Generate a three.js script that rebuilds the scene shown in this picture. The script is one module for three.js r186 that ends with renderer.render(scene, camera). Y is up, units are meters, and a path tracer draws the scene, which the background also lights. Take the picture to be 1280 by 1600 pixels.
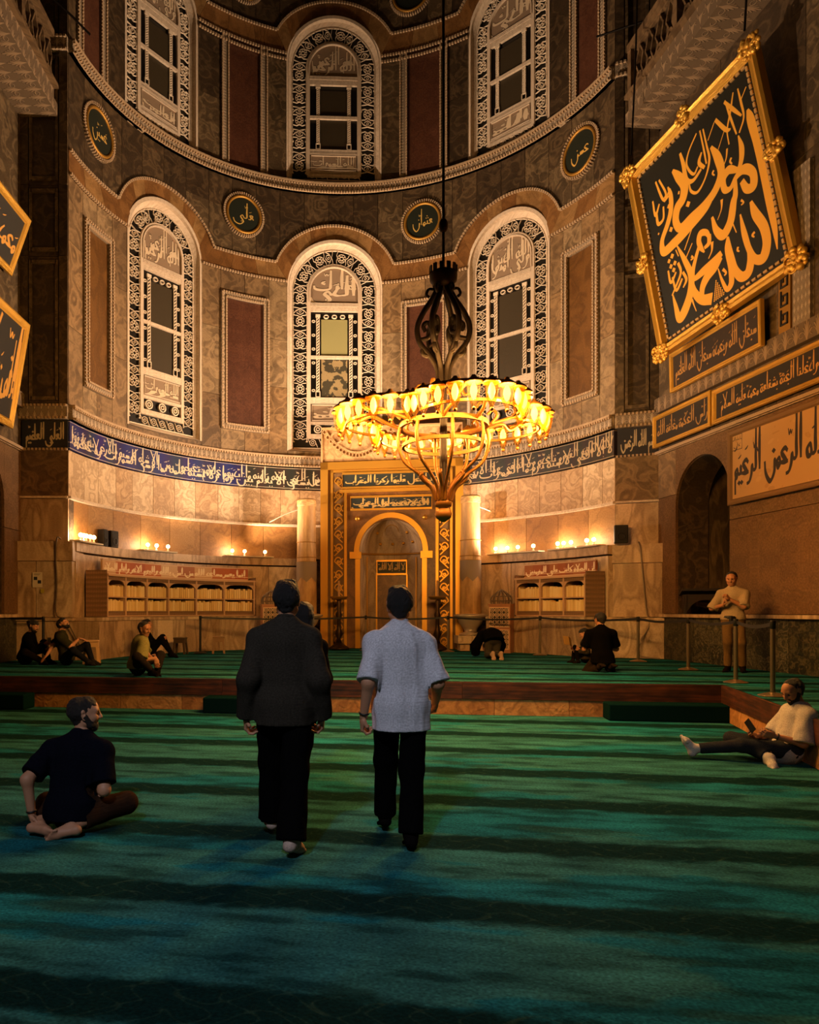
import * as THREE from 'three';
import { ImprovedNoise } from 'three/addons/math/ImprovedNoise.js';
import { mergeGeometries } from 'three/addons/utils/BufferGeometryUtils.js';
import { RoundedBoxGeometry } from 'three/addons/geometries/RoundedBoxGeometry.js';
import { RectAreaLightUniformsLib } from 'three/addons/lights/RectAreaLightUniformsLib.js';

// ------------------------------------------------------------------ camera, light, exposure
const scene = new THREE.Scene();
const camera = new THREE.PerspectiveCamera(2 * Math.atan(800 / 1145) * 180 / Math.PI, 1280 / 1600, 0.1, 120);
camera.position.set(0, 1.6, 0);
camera.lookAt(0, 1.6, -10);
camera.setViewOffset(1280, 1600, 150, -155, 1280, 1600);   // level shift lens: verticals stay vertical
const renderer = new THREE.WebGLRenderer();
renderer.toneMapping = THREE.LinearToneMapping;
renderer.toneMappingExposure = 0.8;
renderer.shadowMap.enabled = true;
RectAreaLightUniformsLib.init();
scene.background = new THREE.Color(0x000000);

const LEDGE_LAMP = { color: 0xffd8b0, power: 820, glow: 3 };
const CHANDELIER = { color: 0xffd6a8, power: 14.5 };
const NAVE_FLOOD = { color: 0xe6ecff, power: 290 };

// ------------------------------------------------------------------ helpers
const rad = Math.PI / 180;
let seedState = 7;
const rnd = () => { seedState = (seedState * 1664525 + 1013904223) >>> 0; return seedState / 4294967296; };
const rr = (a, b) => a + (b - a) * rnd();
const lerp = (a, b, t) => a + (b - a) * t;
const clamp = (x, a = 0, b = 1) => Math.min(b, Math.max(a, x));
const smooth = (a, b, x) => { const t = clamp((x - a) / (b - a)); return t * t * (3 - 2 * t); };
const V = (x, y, z) => new THREE.Vector3(x, y, z);
const taken = {};
function numbered(name) {
  const n = taken[name] = (taken[name] ?? -1) + 1;
  return n ? name + '_' + String(n).padStart(3, '0') : name;
}
function mesh(name, geometry, material, parent = scene) {
  const m = new THREE.Mesh(geometry, material);
  m.name = parent === scene ? numbered(name) : name;
  m.castShadow = m.receiveShadow = true;
  parent.add(m);
  return m;
}
function tag(o, label, category, group, kind) {
  o.userData.label = label; o.userData.category = category;
  if (group) o.userData.group = group;
  if (kind) o.userData.kind = kind;
  return o;
}
function thing(name, label, category, pos = [0, 0, 0], turn = 0, group, kind) {
  const o = new THREE.Group();
  o.name = numbered(name);
  o.position.set(...pos); o.rotation.y = turn;
  scene.add(o);
  return tag(o, label, category, group, kind);
}
function part(name, parent) { const o = new THREE.Group(); o.name = name; parent.add(o); return o; }
const noise = new ImprovedNoise();
const N = (x, y, z = 0) => noise.noise(x, y, z);
function fbm(x, y, z = 0, o = 4) { let s = 0, a = 0.5; for (let i = 0; i < o; i++) { s += a * N(x, y, z + i * 7.3); x *= 2.03; y *= 2.03; a *= 0.5; } return s; }

// geometry collector
class Geo {
  constructor() { this.p = []; this.n = []; this.u = []; this.i = []; }
  vert(p, n, u, v) { this.p.push(p.x, p.y, p.z); this.n.push(n.x, n.y, n.z); this.u.push(u, v); return this.p.length / 3 - 1; }
  quad(a, b, c, d, uv = [0, 0, 1, 0, 1, 1, 0, 1]) {   // flat, counter-clockwise from the front
    const n = b.clone().sub(a).cross(d.clone().sub(a));
    if (n.lengthSq() < 1e-14) n.copy(c).sub(a).cross(d.clone().sub(a));
    n.normalize();
    const k = this.vert(a, n, uv[0], uv[1]); this.vert(b, n, uv[2], uv[3]); this.vert(c, n, uv[4], uv[5]); this.vert(d, n, uv[6], uv[7]);
    this.i.push(k, k + 1, k + 2, k, k + 2, k + 3);
  }
  box(c, x, y, z) {   // centre and three half-axes
    const P = (i, j, k) => c.clone().addScaledVector(x, i).addScaledVector(y, j).addScaledVector(z, k);
    const lx = x.length() * 2, ly = y.length() * 2, lz = z.length() * 2;
    const f = (a, b, cc, d, w, h) => this.quad(a, b, cc, d, [0, 0, w, 0, w, h, 0, h]);
    f(P(-1, -1, 1), P(1, -1, 1), P(1, 1, 1), P(-1, 1, 1), lx, ly); f(P(1, -1, -1), P(-1, -1, -1), P(-1, 1, -1), P(1, 1, -1), lx, ly);
    f(P(1, -1, 1), P(1, -1, -1), P(1, 1, -1), P(1, 1, 1), lz, ly); f(P(-1, -1, -1), P(-1, -1, 1), P(-1, 1, 1), P(-1, 1, -1), lz, ly);
    f(P(-1, 1, 1), P(1, 1, 1), P(1, 1, -1), P(-1, 1, -1), lx, lz); f(P(-1, -1, -1), P(1, -1, -1), P(1, -1, 1), P(-1, -1, 1), lx, lz);
  }
  bx(x0, y0, z0, x1, y1, z1) { this.box(V((x0 + x1) / 2, (y0 + y1) / 2, (z0 + z1) / 2), V((x1 - x0) / 2, 0, 0), V(0, (y1 - y0) / 2, 0), V(0, 0, (z1 - z0) / 2)); return this; }
  add(g) {   // append another BufferGeometry
    const k = this.p.length / 3, P = g.attributes.position, NN = g.attributes.normal, U = g.attributes.uv;
    for (let j = 0; j < P.count; j++) { this.p.push(P.getX(j), P.getY(j), P.getZ(j)); this.n.push(NN.getX(j), NN.getY(j), NN.getZ(j)); this.u.push(U ? U.getX(j) : 0, U ? U.getY(j) : 0); }
    if (g.index) for (let j = 0; j < g.index.count; j++) this.i.push(k + g.index.getX(j)); else for (let j = 0; j < P.count; j++) this.i.push(k + j);
    return this;
  }
  build() {
    const g = new THREE.BufferGeometry();
    g.setAttribute('position', new THREE.Float32BufferAttribute(this.p, 3));
    g.setAttribute('normal', new THREE.Float32BufferAttribute(this.n, 3));
    g.setAttribute('uv', new THREE.Float32BufferAttribute(this.u, 2));
    g.setIndex(this.i);
    return g;
  }
}
const boxG = (x0, y0, z0, x1, y1, z1) => new Geo().bx(x0, y0, z0, x1, y1, z1).build();
const tube = (pts, r, seg = 24, rad_ = 8, closed = false) => new THREE.TubeGeometry(new THREE.CatmullRomCurve3(pts.map((p) => p.isVector3 ? p : V(...p)), closed, 'centripetal'), seg, r, rad_, closed);
const lathe = (pts, seg = 24) => new THREE.LatheGeometry(pts.map(([x, y]) => new THREE.Vector2(x, y)), seg);
const moved = (g, x, y, z, ry = 0, rx = 0, rz = 0) => { g = g.clone(); if (rx) g.rotateX(rx); if (rz) g.rotateZ(rz); if (ry) g.rotateY(ry); return g.translate(x, y, z); };

// surfaces: (a metres along, y, depth outwards from the room) -> point
const AP = { x: 0.889, d: 15.746, R: 6.462, t0: -3 * rad };
const apse = {
  at(a, y, dep) { const t = a / AP.R + AP.t0, r = AP.R + dep; return V(AP.x + r * Math.sin(t), y, -(AP.d + r * Math.cos(t))); },
  normal(a) { const t = a / AP.R + AP.t0; return V(-Math.sin(t), 0, Math.cos(t)); },
  tangent(a) { const t = a / AP.R + AP.t0; return V(Math.cos(t), 0, Math.sin(t)); },
  step: 0.45,
};
function planeSurf(x0, d0, x1, d1) {   // from the left end to the right end, as seen from the room
  const o = V(x0, 0, -d0), t = V(x1 - x0, 0, -(d1 - d0)); const len = t.length(); t.normalize();
  const n = V(0, 1, 0).cross(t).multiplyScalar(-1);   // towards the room
  n.set(-t.z, 0, t.x);
  return { at: (a, y, dep) => o.clone().addScaledVector(t, a).addScaledVector(n, -dep).setY(y), normal: () => n.clone(), tangent: () => t.clone(), step: 50, len };
}
// a slab on a surface: fn(s, t) -> [a, y]; front face at depth dep (negative stands proud), edges th deep
function slabInto(G, S, fn, dep, th, ns, nt = 1, uo = [0, 0]) {
  const F = [], B = [];
  for (let j = 0; j <= nt; j++) for (let i = 0; i <= ns; i++) {
    const [a, y] = fn(i / ns, j / nt);
    F.push([S.at(a, y, dep), a, y, S.normal(a)]); B.push(S.at(a, y, dep + th));
  }
  const at = (i, j) => j * (ns + 1) + i, base = G.p.length / 3;
  for (const [p, a, y, n] of F) G.vert(p, n, a + uo[0], y + uo[1]);
  for (let j = 0; j < nt; j++) for (let i = 0; i < ns; i++) { const q = base + at(i, j), r = base + at(i + 1, j), s = base + at(i + 1, j + 1), t = base + at(i, j + 1); G.i.push(q, r, s, q, s, t); }
  const edge = (k, l) => { const a = F[k], b = F[l]; G.quad(a[0], B[k], B[l], b[0], [a[1], a[2], a[1] + th, a[2], b[1] + th, b[2], b[1], b[2]]); };
  for (let i = 0; i < ns; i++) { edge(at(i, 0), at(i + 1, 0)); edge(at(i + 1, nt), at(i, nt)); }
  for (let j = 0; j < nt; j++) { edge(at(0, j + 1), at(0, j)); edge(at(ns, j), at(ns, j + 1)); }
  return G;
}
const segs = (S, w) => Math.max(1, Math.ceil(Math.abs(w) / S.step));
const rect = (a0, a1, y0, y1) => (s, t) => [lerp(a0, a1, s), lerp(y0, y1, t)];
function slab(S, a0, a1, y0, y1, dep, th, gap = 0.006) {
  return slabInto(new Geo(), S, rect(a0 + gap, a1 - gap, y0 + gap, y1 - gap), dep, th, segs(S, a1 - a0), 1, [rr(0, 5), rr(0, 5)]).build();
}
function beadsInto(G, S, path, n, w, h, dep, out) {   // a row of small teeth along path(s) -> [a, y]
  for (let k = 0; k < n; k++) {
    const [a, y] = path((k + 0.5) / n), [a2, y2] = path((k + 0.6) / n);
    const p = S.at(a, y, dep), q = S.at(a2, y2, dep), x = q.sub(p).normalize(), z = S.normal(a), up = z.clone().cross(x);
    G.box(p.clone().addScaledVector(z, out / 2), x.multiplyScalar(w / 2), up.multiplyScalar(h / 2), z.clone().multiplyScalar(out / 2));
  }
  return G;
}

// ------------------------------------------------------------------ textures
function texture(w, h, fn, { srgb = true, mirror = true, repeat = [1, 1] } = {}) {
  const d = new Uint8Array(w * h * 4);
  for (let y = 0, k = 0; y < h; y++) for (let x = 0; x < w; x++, k += 4) {
    const c = fn(x / w, y / h, x, y);
    if (typeof c === 'number') d[k] = d[k + 1] = d[k + 2] = clamp(c) * 255; else { d[k] = clamp(c[0]) * 255; d[k + 1] = clamp(c[1]) * 255; d[k + 2] = clamp(c[2]) * 255; }
    d[k + 3] = 255;
  }
  const t = new THREE.DataTexture(d, w, h);
  t.magFilter = THREE.LinearFilter; t.minFilter = THREE.LinearMipmapLinearFilter; t.generateMipmaps = true;
  t.wrapS = t.wrapT = mirror ? THREE.MirroredRepeatWrapping : THREE.RepeatWrapping;
  if (srgb) t.colorSpace = THREE.SRGBColorSpace;
  t.repeat.set(...repeat); t.needsUpdate = true;
  return t;
}
const mix3 = (a, b, t) => [lerp(a[0], b[0], t), lerp(a[1], b[1], t), lerp(a[2], b[2], t)];
const pile = (o) => new THREE.MeshPhysicalMaterial({ roughness: 1, specularIntensity: 0.03, ...o });   // fabric and carpet: hardly any shine
const std = (o) => new THREE.MeshStandardMaterial({ roughness: 0.7, ...o });
// veined marble: base, cloud and vein colours (sRGB 0..1), size in metres that one texture tile covers
function marble(seed, base, cloud, vein, { size = 2.4, freq = 3, sharp = 5, amount = 0.8, px = 384, grain = 0.05, squash = 1 } = {}) {
  return texture(px, px, (u, v) => {
    const x = u * freq, y = v * freq * squash;
    const wx = fbm(x * 0.8, y * 0.8, seed, 3) * 2.2, wy = fbm(x * 0.8 + 9, y * 0.8, seed + 3, 3) * 2.2;
    const c = fbm(x + wx, y + wy, seed + 5, 4) + 0.45;
    const r = 1 - Math.abs(fbm(x * 1.1 + wy * 1.2, y * 1.1 + wx * 1.2, seed + 11, 4)) * sharp;
    const g = N(u * 190, v * 190, seed) * grain + N(u * 61, v * 61, seed) * grain;
    const k = mix3(mix3(base, cloud, clamp(c)), vein, clamp(r) * amount);
    return [k[0] + g, k[1] + g, k[2] + g];
  }, { repeat: [1 / size, 1 / size] });
}
function canvasTex(w, h, draw, srgb = true) {
  const c = document.createElement('canvas'); c.width = w; c.height = h;
  const g = c.getContext('2d');
  draw(g, w, h);
  const t = new THREE.CanvasTexture(c);
  t.magFilter = THREE.LinearFilter;
  if (srgb) t.colorSpace = THREE.SRGBColorSpace;
  return t;
}
// ------------------------------------------------------------------ Arabic lettering drawn with a broad pen
// every letter: strokes as point lists (x to the left, y up, unit = one pen dot), advance w, dots [x, y]
// M = joined to the next letter, F = last or alone
const bowl = (x, d = 2.2, w = 3.2) => [[x, 0.8], [x + 0.15, -d * 0.45], [x + w * 0.45, -d], [x + w * 0.9, -d * 0.4], [x + w, 0.9]];
const tooth = { s: [[[0, 0.1], [0.35, 0.25], [0.5, 1.2], [0.62, 0.2], [1.4, 0.05]]], w: 1.4 };
const boat = { s: [[[0, 0.3], [0.2, 1.1], [0.45, 0.1], [2.4, -0.35], [4.2, 0], [4.6, 1.1]]], w: 4.9 };
const SH = {
  alif: { F: { s: [[[0.45, 6.2], [0.55, 3], [0.5, 0]]], w: 1.25 } },
  lam: { M: { s: [[[0.45, 6.0], [0.55, 2.5], [0.65, 0.3], [1.5, 0.05]]], w: 1.5 }, F: { s: [[[0.45, 6.0], [0.5, 2], [0.5, -0.5], [1.4, -2.2], [3, -1.8], [3.7, 0.3]]], w: 4 } },
  tooth: { M: tooth, F: boat },
  nun: { M: tooth, F: { s: [[[0, 0.2], ...bowl(0.3)]], w: 3.8 } },
  ya: { M: tooth, F: { s: [[[0, 0.1], [0.7, 1.1], [1.3, 0.4], [0.7, -0.5], [0.4, -1.4], [1.6, -2.5], [3.4, -2], [4, -0.6]]], w: 3.6 } },
  ha: { M: { s: [[[0.1, 1.5], [0.9, 2.0], [1.9, 1.5], [0.8, 0.4], [0.2, 0.0]], [[0, 0.05], [2.3, 0.05]]], w: 2.3 }, F: { s: [[[0, 1.5], [0.9, 2.0], [2.1, 1.6], [0.6, 0.2], [0.1, -1.6], [1.2, -3], [3, -2.9]]], w: 2.4 } },
  dal: { F: { s: [[[0.3, 2.4], [1.0, 1.4], [1.3, 0.3], [0.8, 0], [0, 0.05]]], w: 1.8 } },
  ra: { F: { s: [[[0, 0.2], [0.3, 0.9], [0.55, -0.4], [1.3, -1.5], [2.2, -1.7]]], w: 1.5 } },
  sin: { M: { s: [[[0, 0], [0.3, 0.95], [0.55, 0], [0.95, 0.95], [1.2, 0], [1.6, 0.95], [1.85, 0.05], [2.6, 0.05]]], w: 2.6 }, F: { s: [[[0, 0], [0.3, 0.95], [0.55, 0], [0.95, 0.95], [1.2, 0], ...bowl(1.6)]], w: 5 } },
  sad: { M: { s: [[[0, 0], [0.7, 1.0], [1.7, 1.3], [2.2, 0.7], [1.7, 0.05], [0, 0]], [[2, 0.05], [2.5, 0.8], [2.8, 0.05], [3.2, 0.05]]], w: 3.2 }, F: { s: [[[0, 0], [0.7, 1.0], [1.7, 1.3], [2.2, 0.7], [1.7, 0.05], [0, 0]], bowl(2.3)], w: 5.6 } },
  ta: { M: { s: [[[0, 0], [0.7, 1.0], [1.7, 1.3], [2.2, 0.7], [1.7, 0.05], [0, 0]], [[0.5, 5.6], [0.5, 0]], [[1.7, 0.05], [2.6, 0.05]]], w: 2.6 } },
  ain: { M: { s: [[[0, 0.1], [0.5, 0.9], [0.3, 1.5], [1.3, 1.5], [0.9, 0.6], [1.1, 0.1], [1.9, 0.05]]], w: 1.9 }, F: { s: [[[1.3, 2.1], [0.5, 2.0], [0.4, 1.2], [1.3, 1.0], [0.3, 0], [0.1, -1.6], [1.3, -2.8], [3, -2.5]]], w: 2.4 } },
  fa: { M: { s: [[[0, 0.05], [0.6, 0.5], [0.4, 1.4], [1.0, 1.5], [1.2, 0.8], [0.6, 0.3], [1.7, 0.05]]], w: 1.7 }, F: { s: [[[0.9, 0.5], [0.3, 0.8], [0.6, 1.6], [1.1, 1.2], [0.9, 0.2], [2.6, -0.3], [4.2, 0], [4.5, 1]]], w: 4.8 } },
  qaf: { F: { s: [[[0.9, 0.6], [0.3, 0.8], [0.6, 1.6], [1.1, 1.2], [0.9, -0.8], [2, -2], [3.4, -1.2], [3.8, 0.6]]], w: 4 } },
  kaf: { M: { s: [[[-0.6, 4.6], [0.6, 3.4], [1.8, 2.2], [1.4, 1.4], [0.5, 0.3], [0.6, 0.05], [2.4, 0.05]]], w: 2.4 }, F: { s: [[[0.3, 5.4], [0.4, 1.5], [0.6, 0.1], [2.4, -0.3], [4, 0.1], [4.2, 1]], [[1.6, 2.2], [2.2, 1.8], [1.6, 1.3]]], w: 4.6 } },
  mim: { M: { s: [[[0, 0.1], [0.4, 0.8], [1.0, 0.5], [0.7, -0.5], [0.2, -0.1], [1.5, 0.05]]], w: 1.5 }, F: { s: [[[0, 0.1], [0.4, 0.9], [1.0, 0.5], [0.6, -0.4], [0.4, 0.2], [1.0, -0.4], [1.1, -3]]], w: 1.7 } },
  he: { M: { s: [[[0, 0.05], [0.4, 1.4], [1.2, 1.2], [0.9, 0.2], [0.3, -0.5], [0.9, -0.9], [1.2, 0], [1.9, 0.05]]], w: 1.9 }, F: { s: [[[0, 0.3], [0.5, 1.5], [1.3, 0.9], [1.1, 0.0], [0.3, 0.0], [0.2, 0.8]]], w: 1.7 } },
  waw: { F: { s: [[[0.9, 0.4], [0.3, 0.6], [0.5, 1.4], [1.1, 1.1], [1.0, -0.3], [1.8, -1.5], [2.8, -1.7]]], w: 2 } },
  lamalif: { F: { s: [[[-0.2, 5.6], [0.8, 2.6], [1.7, 0.1], [0.8, -0.1], [0.5, 0.5], [2.6, 5.4]]], w: 2.6 } },
};
const D1 = (y) => [[0.6, y]], D2 = (y) => [[0.2, y], [1.1, y]], D3 = (y) => [[0.2, y], [1.1, y], [0.65, y + 0.8]];
const LET = {
  'ا': ['alif'], 'أ': ['alif', [[0.5, 7]]], 'إ': ['alif', [[0.5, -1]]], 'آ': ['alif', [[0.5, 7]]], 'ل': ['lam'], 'ب': ['tooth', D1(-1.4)], 'ت': ['tooth', D2(2.3)], 'ث': ['tooth', D3(2.3)], 'ن': ['nun', D1(2.1)], 'ي': ['ya', D2(-1.3)], 'ى': ['ya'],
  'ئ': ['ya', D1(2.2)], 'ح': ['ha'], 'خ': ['ha', D1(3.1)], 'ج': ['ha', D1(-1.3)], 'د': ['dal'], 'ذ': ['dal', D1(3.3)], 'ر': ['ra'], 'ز': ['ra', D1(2.1)], 'س': ['sin'], 'ش': ['sin', D3(2.1)], 'ص': ['sad'], 'ض': ['sad', D1(2.4)],
  'ط': ['ta'], 'ظ': ['ta', [[1.6, 2.6]]], 'ع': ['ain'], 'غ': ['ain', D1(2.9)], 'ف': ['fa', D1(2.6)], 'ق': ['fa', D2(2.6)], 'ك': ['kaf'], 'م': ['mim'], 'ه': ['he'], 'ة': ['he', D2(2.4)], 'و': ['waw'], 'ؤ': ['waw', D1(2.4)], 'ء': ['he'],
};
function penStroke(g, pts, px, py, u, wide, thin) {   // broad nib: thick on the down strokes, thin across
  const c = new THREE.CatmullRomCurve3(pts.map(([x, y]) => V(x, y, 0)), false, 'centripetal');
  const n = Math.max(8, pts.length * 6), P = c.getPoints(n);
  const L = [], R = [];
  for (let i = 0; i <= n; i++) {
    const a = P[Math.max(0, i - 1)], b = P[Math.min(n, i + 1)], dx = b.x - a.x, dy = b.y - a.y, l = Math.hypot(dx, dy) || 1;
    const k = Math.abs((dx * 0.55 + dy * 0.83) / l), w = lerp(thin, wide, 0.35 + 0.65 * k) * (0.55 + 0.45 * Math.sin(Math.PI * clamp(i / n, 0.08, 0.92))) / 2;
    L.push([P[i].x - dy / l * w, P[i].y + dx / l * w]); R.push([P[i].x + dy / l * w, P[i].y - dx / l * w]);
  }
  g.beginPath();
  [...L, ...R.reverse()].forEach(([x, y], i) => { const X = px - x * u, Y = py - y * u; i ? g.lineTo(X, Y) : g.moveTo(X, Y); });
  g.closePath(); g.fill();
}
function shapeText(text) {   // -> list of [form, dots, x, lift]
  const out = []; let x = 0;
  for (const word of text.split(' ')) {
    const L = [...word];
    for (let i = 0; i < L.length; i++) {
      if (L[i] === 'ل' && /[اأإآ]/.test(L[i + 1] ?? '')) { out.push([SH.lamalif.F, [], x]); x += SH.lamalif.F.w; i++; continue; }
      const e = LET[L[i]]; if (!e) continue;
      const s = SH[e[0]], last = i === L.length - 1, key = L[i] === 'ق' && last ? 'qaf' : e[0];
      const form = last || !s.M ? SH[key].F ?? s.M : s.M;
      out.push([form, e[1] ?? [], x]); x += form.w;
    }
    x += 0.9;
  }
  return { out, width: x - 0.9 };
}
// text in a box of the canvas; rows stacks the words of long lines on two levels as the old bands do
function arabic(g, text, x0, y0, w, h, { pen = 1, rows = 1, marks = true, alif = 1 } = {}) {
  const lines = rows === 1 ? [text] : (() => { const ws = text.split(' '), a = [[], []]; ws.forEach((q, i) => a[i % 2].push(q)); return a.map((q) => q.join(' ')); })();
  lines.forEach((line, r) => {
    const { out, width } = shapeText(line), u = h / (rows === 1 ? 9.4 : 9.2), sx = w / (width * u);
    g.save(); g.translate(x0 + w, 0); g.scale(sx, 1);
    const base = y0 + (rows === 1 ? h * 0.68 : h * (r ? 0.8 : 0.6));
    for (const [f, dots, x] of out) {
      for (const s of f.s) penStroke(g, s.map(([a, b]) => [a, b > 3 ? b * alif : b]), -x * u, base, u, 0.95 * pen, 0.4 * pen);
      for (const [dx, dy] of dots) { const X = -(x + dx) * u, Y = base - dy * u, q = 0.42 * u * pen; g.beginPath(); g.moveTo(X, Y - q); g.lineTo(X + q / Math.max(0.6, sx), Y); g.lineTo(X, Y + q); g.lineTo(X - q / Math.max(0.6, sx), Y); g.closePath(); g.fill(); }
      if (marks && rnd() < 0.5) { const X = x + rr(0, 1), Y = rr(2.8, 4.6); penStroke(g, rnd() < 0.6 ? [[X, Y], [X + 0.5, Y - 0.3], [X + 1.1, Y - 0.5]] : [[X, Y], [X + 0.3, Y - 0.5], [X + 0.6, Y], [X + 0.9, Y - 0.6], [X + 1.2, Y + 0.3]], 0, base, u, 0.35 * pen, 0.2 * pen); }
    }
    g.restore();
  });
}
function letteredMaterial(w, h, ground, ink, draw, extra = {}) {
  const map = canvasTex(w, h, (g) => { ground(g, w, h); g.fillStyle = ink; draw(g, w, h); });
  return std({ map, roughness: 0.55, ...extra });
}
const flat = (c) => (g, w, h) => { g.fillStyle = c; g.fillRect(0, 0, w, h); };
const speckled = (c, n, colors) => (g, w, h) => { g.fillStyle = c; g.fillRect(0, 0, w, h); for (let i = 0; i < n; i++) { g.fillStyle = colors[i % colors.length]; g.beginPath(); g.ellipse(rnd() * w, rnd() * h, rr(1, w / 60), rr(1, h / 14), rnd() * 3, 0, 7); g.fill(); } };
// ------------------------------------------------------------------ materials
const T = {
  cream: marble(1, [0.86, 0.77, 0.64], [0.77, 0.66, 0.52], [0.56, 0.45, 0.34], { freq: 5, sharp: 6, amount: 0.55 }),
  tan: marble(2, [0.62, 0.53, 0.41], [0.40, 0.33, 0.24], [0.78, 0.68, 0.53], { freq: 4, sharp: 5, amount: 0.7 }),
  umber: marble(3, [0.41, 0.34, 0.25], [0.27, 0.22, 0.155], [0.62, 0.53, 0.40], { freq: 4, sharp: 7, amount: 0.6 }),
  onyx: marble(4, [0.60, 0.46, 0.29], [0.51, 0.38, 0.22], [0.37, 0.26, 0.14], { freq: 3, sharp: 6, amount: 0.5, squash: 0.6 }),
  red: marble(5, [0.33, 0.20, 0.14], [0.26, 0.15, 0.105], [0.42, 0.27, 0.19], { freq: 6, sharp: 9, amount: 0.35 }),
  dado: marble(6, [0.86, 0.78, 0.67], [0.75, 0.66, 0.55], [0.54, 0.45, 0.35], { freq: 2.6, sharp: 6, amount: 0.7, squash: 0.4 }),
  ochre: marble(7, [0.64, 0.49, 0.29], [0.56, 0.41, 0.22], [0.44, 0.31, 0.16], { freq: 3, sharp: 7, amount: 0.45 }),
  plaster: marble(8, [0.83, 0.76, 0.67], [0.77, 0.69, 0.60], [0.62, 0.53, 0.44], { freq: 6, sharp: 9, amount: 0.4 }),
  verde: marble(9, [0.14, 0.15, 0.12], [0.22, 0.22, 0.17], [0.46, 0.42, 0.32], { freq: 12, sharp: 7, amount: 0.8, grain: 0.09 }),
};
const relief = marble(12, [0.5, 0.5, 0.5], [0.35, 0.35, 0.35], [0.7, 0.7, 0.7], { freq: 9, sharp: 4, px: 256 });
const stone = (map, tint, roughness = 0.55, bump = 0.006) => std({ map, color: tint, roughness, bumpMap: relief, bumpScale: bump });
const tints = (map, list, roughness, bump) => list.map((c) => stone(map, c, roughness, bump));
const M = {
  cream: tints(T.cream, [0xffffff, 0xf0e6da, 0xe4d8ca], 0.55),
  tan: tints(T.tan, [0xd6d0c8, 0xc2b6a8, 0xa89c90, 0xcebfac], 0.5),
  umber: tints(T.umber, [0xd8d4cc, 0xbcb4aa, 0xa09890], 0.5),
  onyx: tints(T.onyx, [0xffffff, 0xe8d8c8, 0xd2c0ac], 0.45),
  red: stone(T.red, 0xffffff, 0.4, 0.002), rust: stone(T.onyx, 0xbcaa8c, 0.4, 0.002),
  dado: tints(T.dado, [0xffffff, 0xf4ece2, 0xe2d8cc], 0.45),
  ochre: tints(T.ochre, [0xffffff, 0xeadfd0, 0xd8c9b4], 0.6),
  plaster: stone(T.plaster, 0xffffff, 0.85, 0.004),
  verde: tints(T.verde, [0xffffff, 0xc8c8c0], 0.4),
  brick: stone(T.umber, 0xb8aca0, 0.9),
  fret: std({ color: 0xd8c6ae, roughness: 0.8 }),
  gold: std({ color: 0xd09a3c, roughness: 0.38, metalness: 0.75 }),
  oldGold: std({ color: 0xa87a30, roughness: 0.5, metalness: 0.55 }),
  dark: std({ color: 0x14110e, roughness: 0.6 }),
  iron: std({ color: 0x1c1611, roughness: 0.5, metalness: 0.6 }),
  glass: std({ color: 0x0d0a07, roughness: 0.4 }),
  pane: std({ color: 0x3a3122, roughness: 0.45, bumpMap: relief, bumpScale: 0.004 }),
};
M.beads = stone(T.plaster, 0xd8cbb8, 0.7, 0.003);
const leafHeight = canvasTex(256, 128, (g, w, h) => {   // running acanthus, height of the carving
  g.fillStyle = '#303030'; g.fillRect(0, 0, w, h); g.lineCap = 'round';
  for (let k = 0; k < 4; k++) {
    const x = k * 64 + 32;
    for (let j = -3; j <= 3; j++) { g.strokeStyle = `rgb(${230 - Math.abs(j) * 18},${230 - Math.abs(j) * 18},${230 - Math.abs(j) * 18})`; g.lineWidth = 8 - Math.abs(j); g.beginPath(); g.moveTo(x, h * 0.95); g.quadraticCurveTo(x + j * 5, h * 0.5, x + j * 10, h * (0.12 + Math.abs(j) * 0.14)); g.stroke(); }
    g.strokeStyle = '#c0c0c0'; g.lineWidth = 5; g.beginPath(); g.arc(x + 32, h * 0.66, 13, 0, 5); g.stroke();
  }
}, false);
const carveTint = canvasTex(256, 128, (g, w, h) => {   // undercut shade painted into the darker ground, leaves left lighter
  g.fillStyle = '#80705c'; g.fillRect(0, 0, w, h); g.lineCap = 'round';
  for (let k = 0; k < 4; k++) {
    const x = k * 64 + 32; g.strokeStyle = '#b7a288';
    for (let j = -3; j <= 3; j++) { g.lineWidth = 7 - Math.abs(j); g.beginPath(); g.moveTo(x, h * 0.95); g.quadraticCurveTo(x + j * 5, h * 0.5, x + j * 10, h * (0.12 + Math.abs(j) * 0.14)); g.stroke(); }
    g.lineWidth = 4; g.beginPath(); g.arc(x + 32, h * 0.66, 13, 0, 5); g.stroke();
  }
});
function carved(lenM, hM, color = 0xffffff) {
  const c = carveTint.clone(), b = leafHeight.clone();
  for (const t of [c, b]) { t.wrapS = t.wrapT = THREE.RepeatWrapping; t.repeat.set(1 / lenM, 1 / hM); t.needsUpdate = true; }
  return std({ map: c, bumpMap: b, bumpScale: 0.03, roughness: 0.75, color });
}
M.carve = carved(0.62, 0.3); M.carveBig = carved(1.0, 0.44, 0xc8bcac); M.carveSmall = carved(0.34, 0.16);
const pick = (list) => list[Math.floor(rnd() * list.length)];
function normUV(g, a0, a1, y0, y1) { const u = g.attributes.uv; for (let i = 0; i < u.count; i++) u.setXY(i, (u.getX(i) - a0) / (a1 - a0), (u.getY(i) - y0) / (y1 - y0)); return g; }

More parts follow.
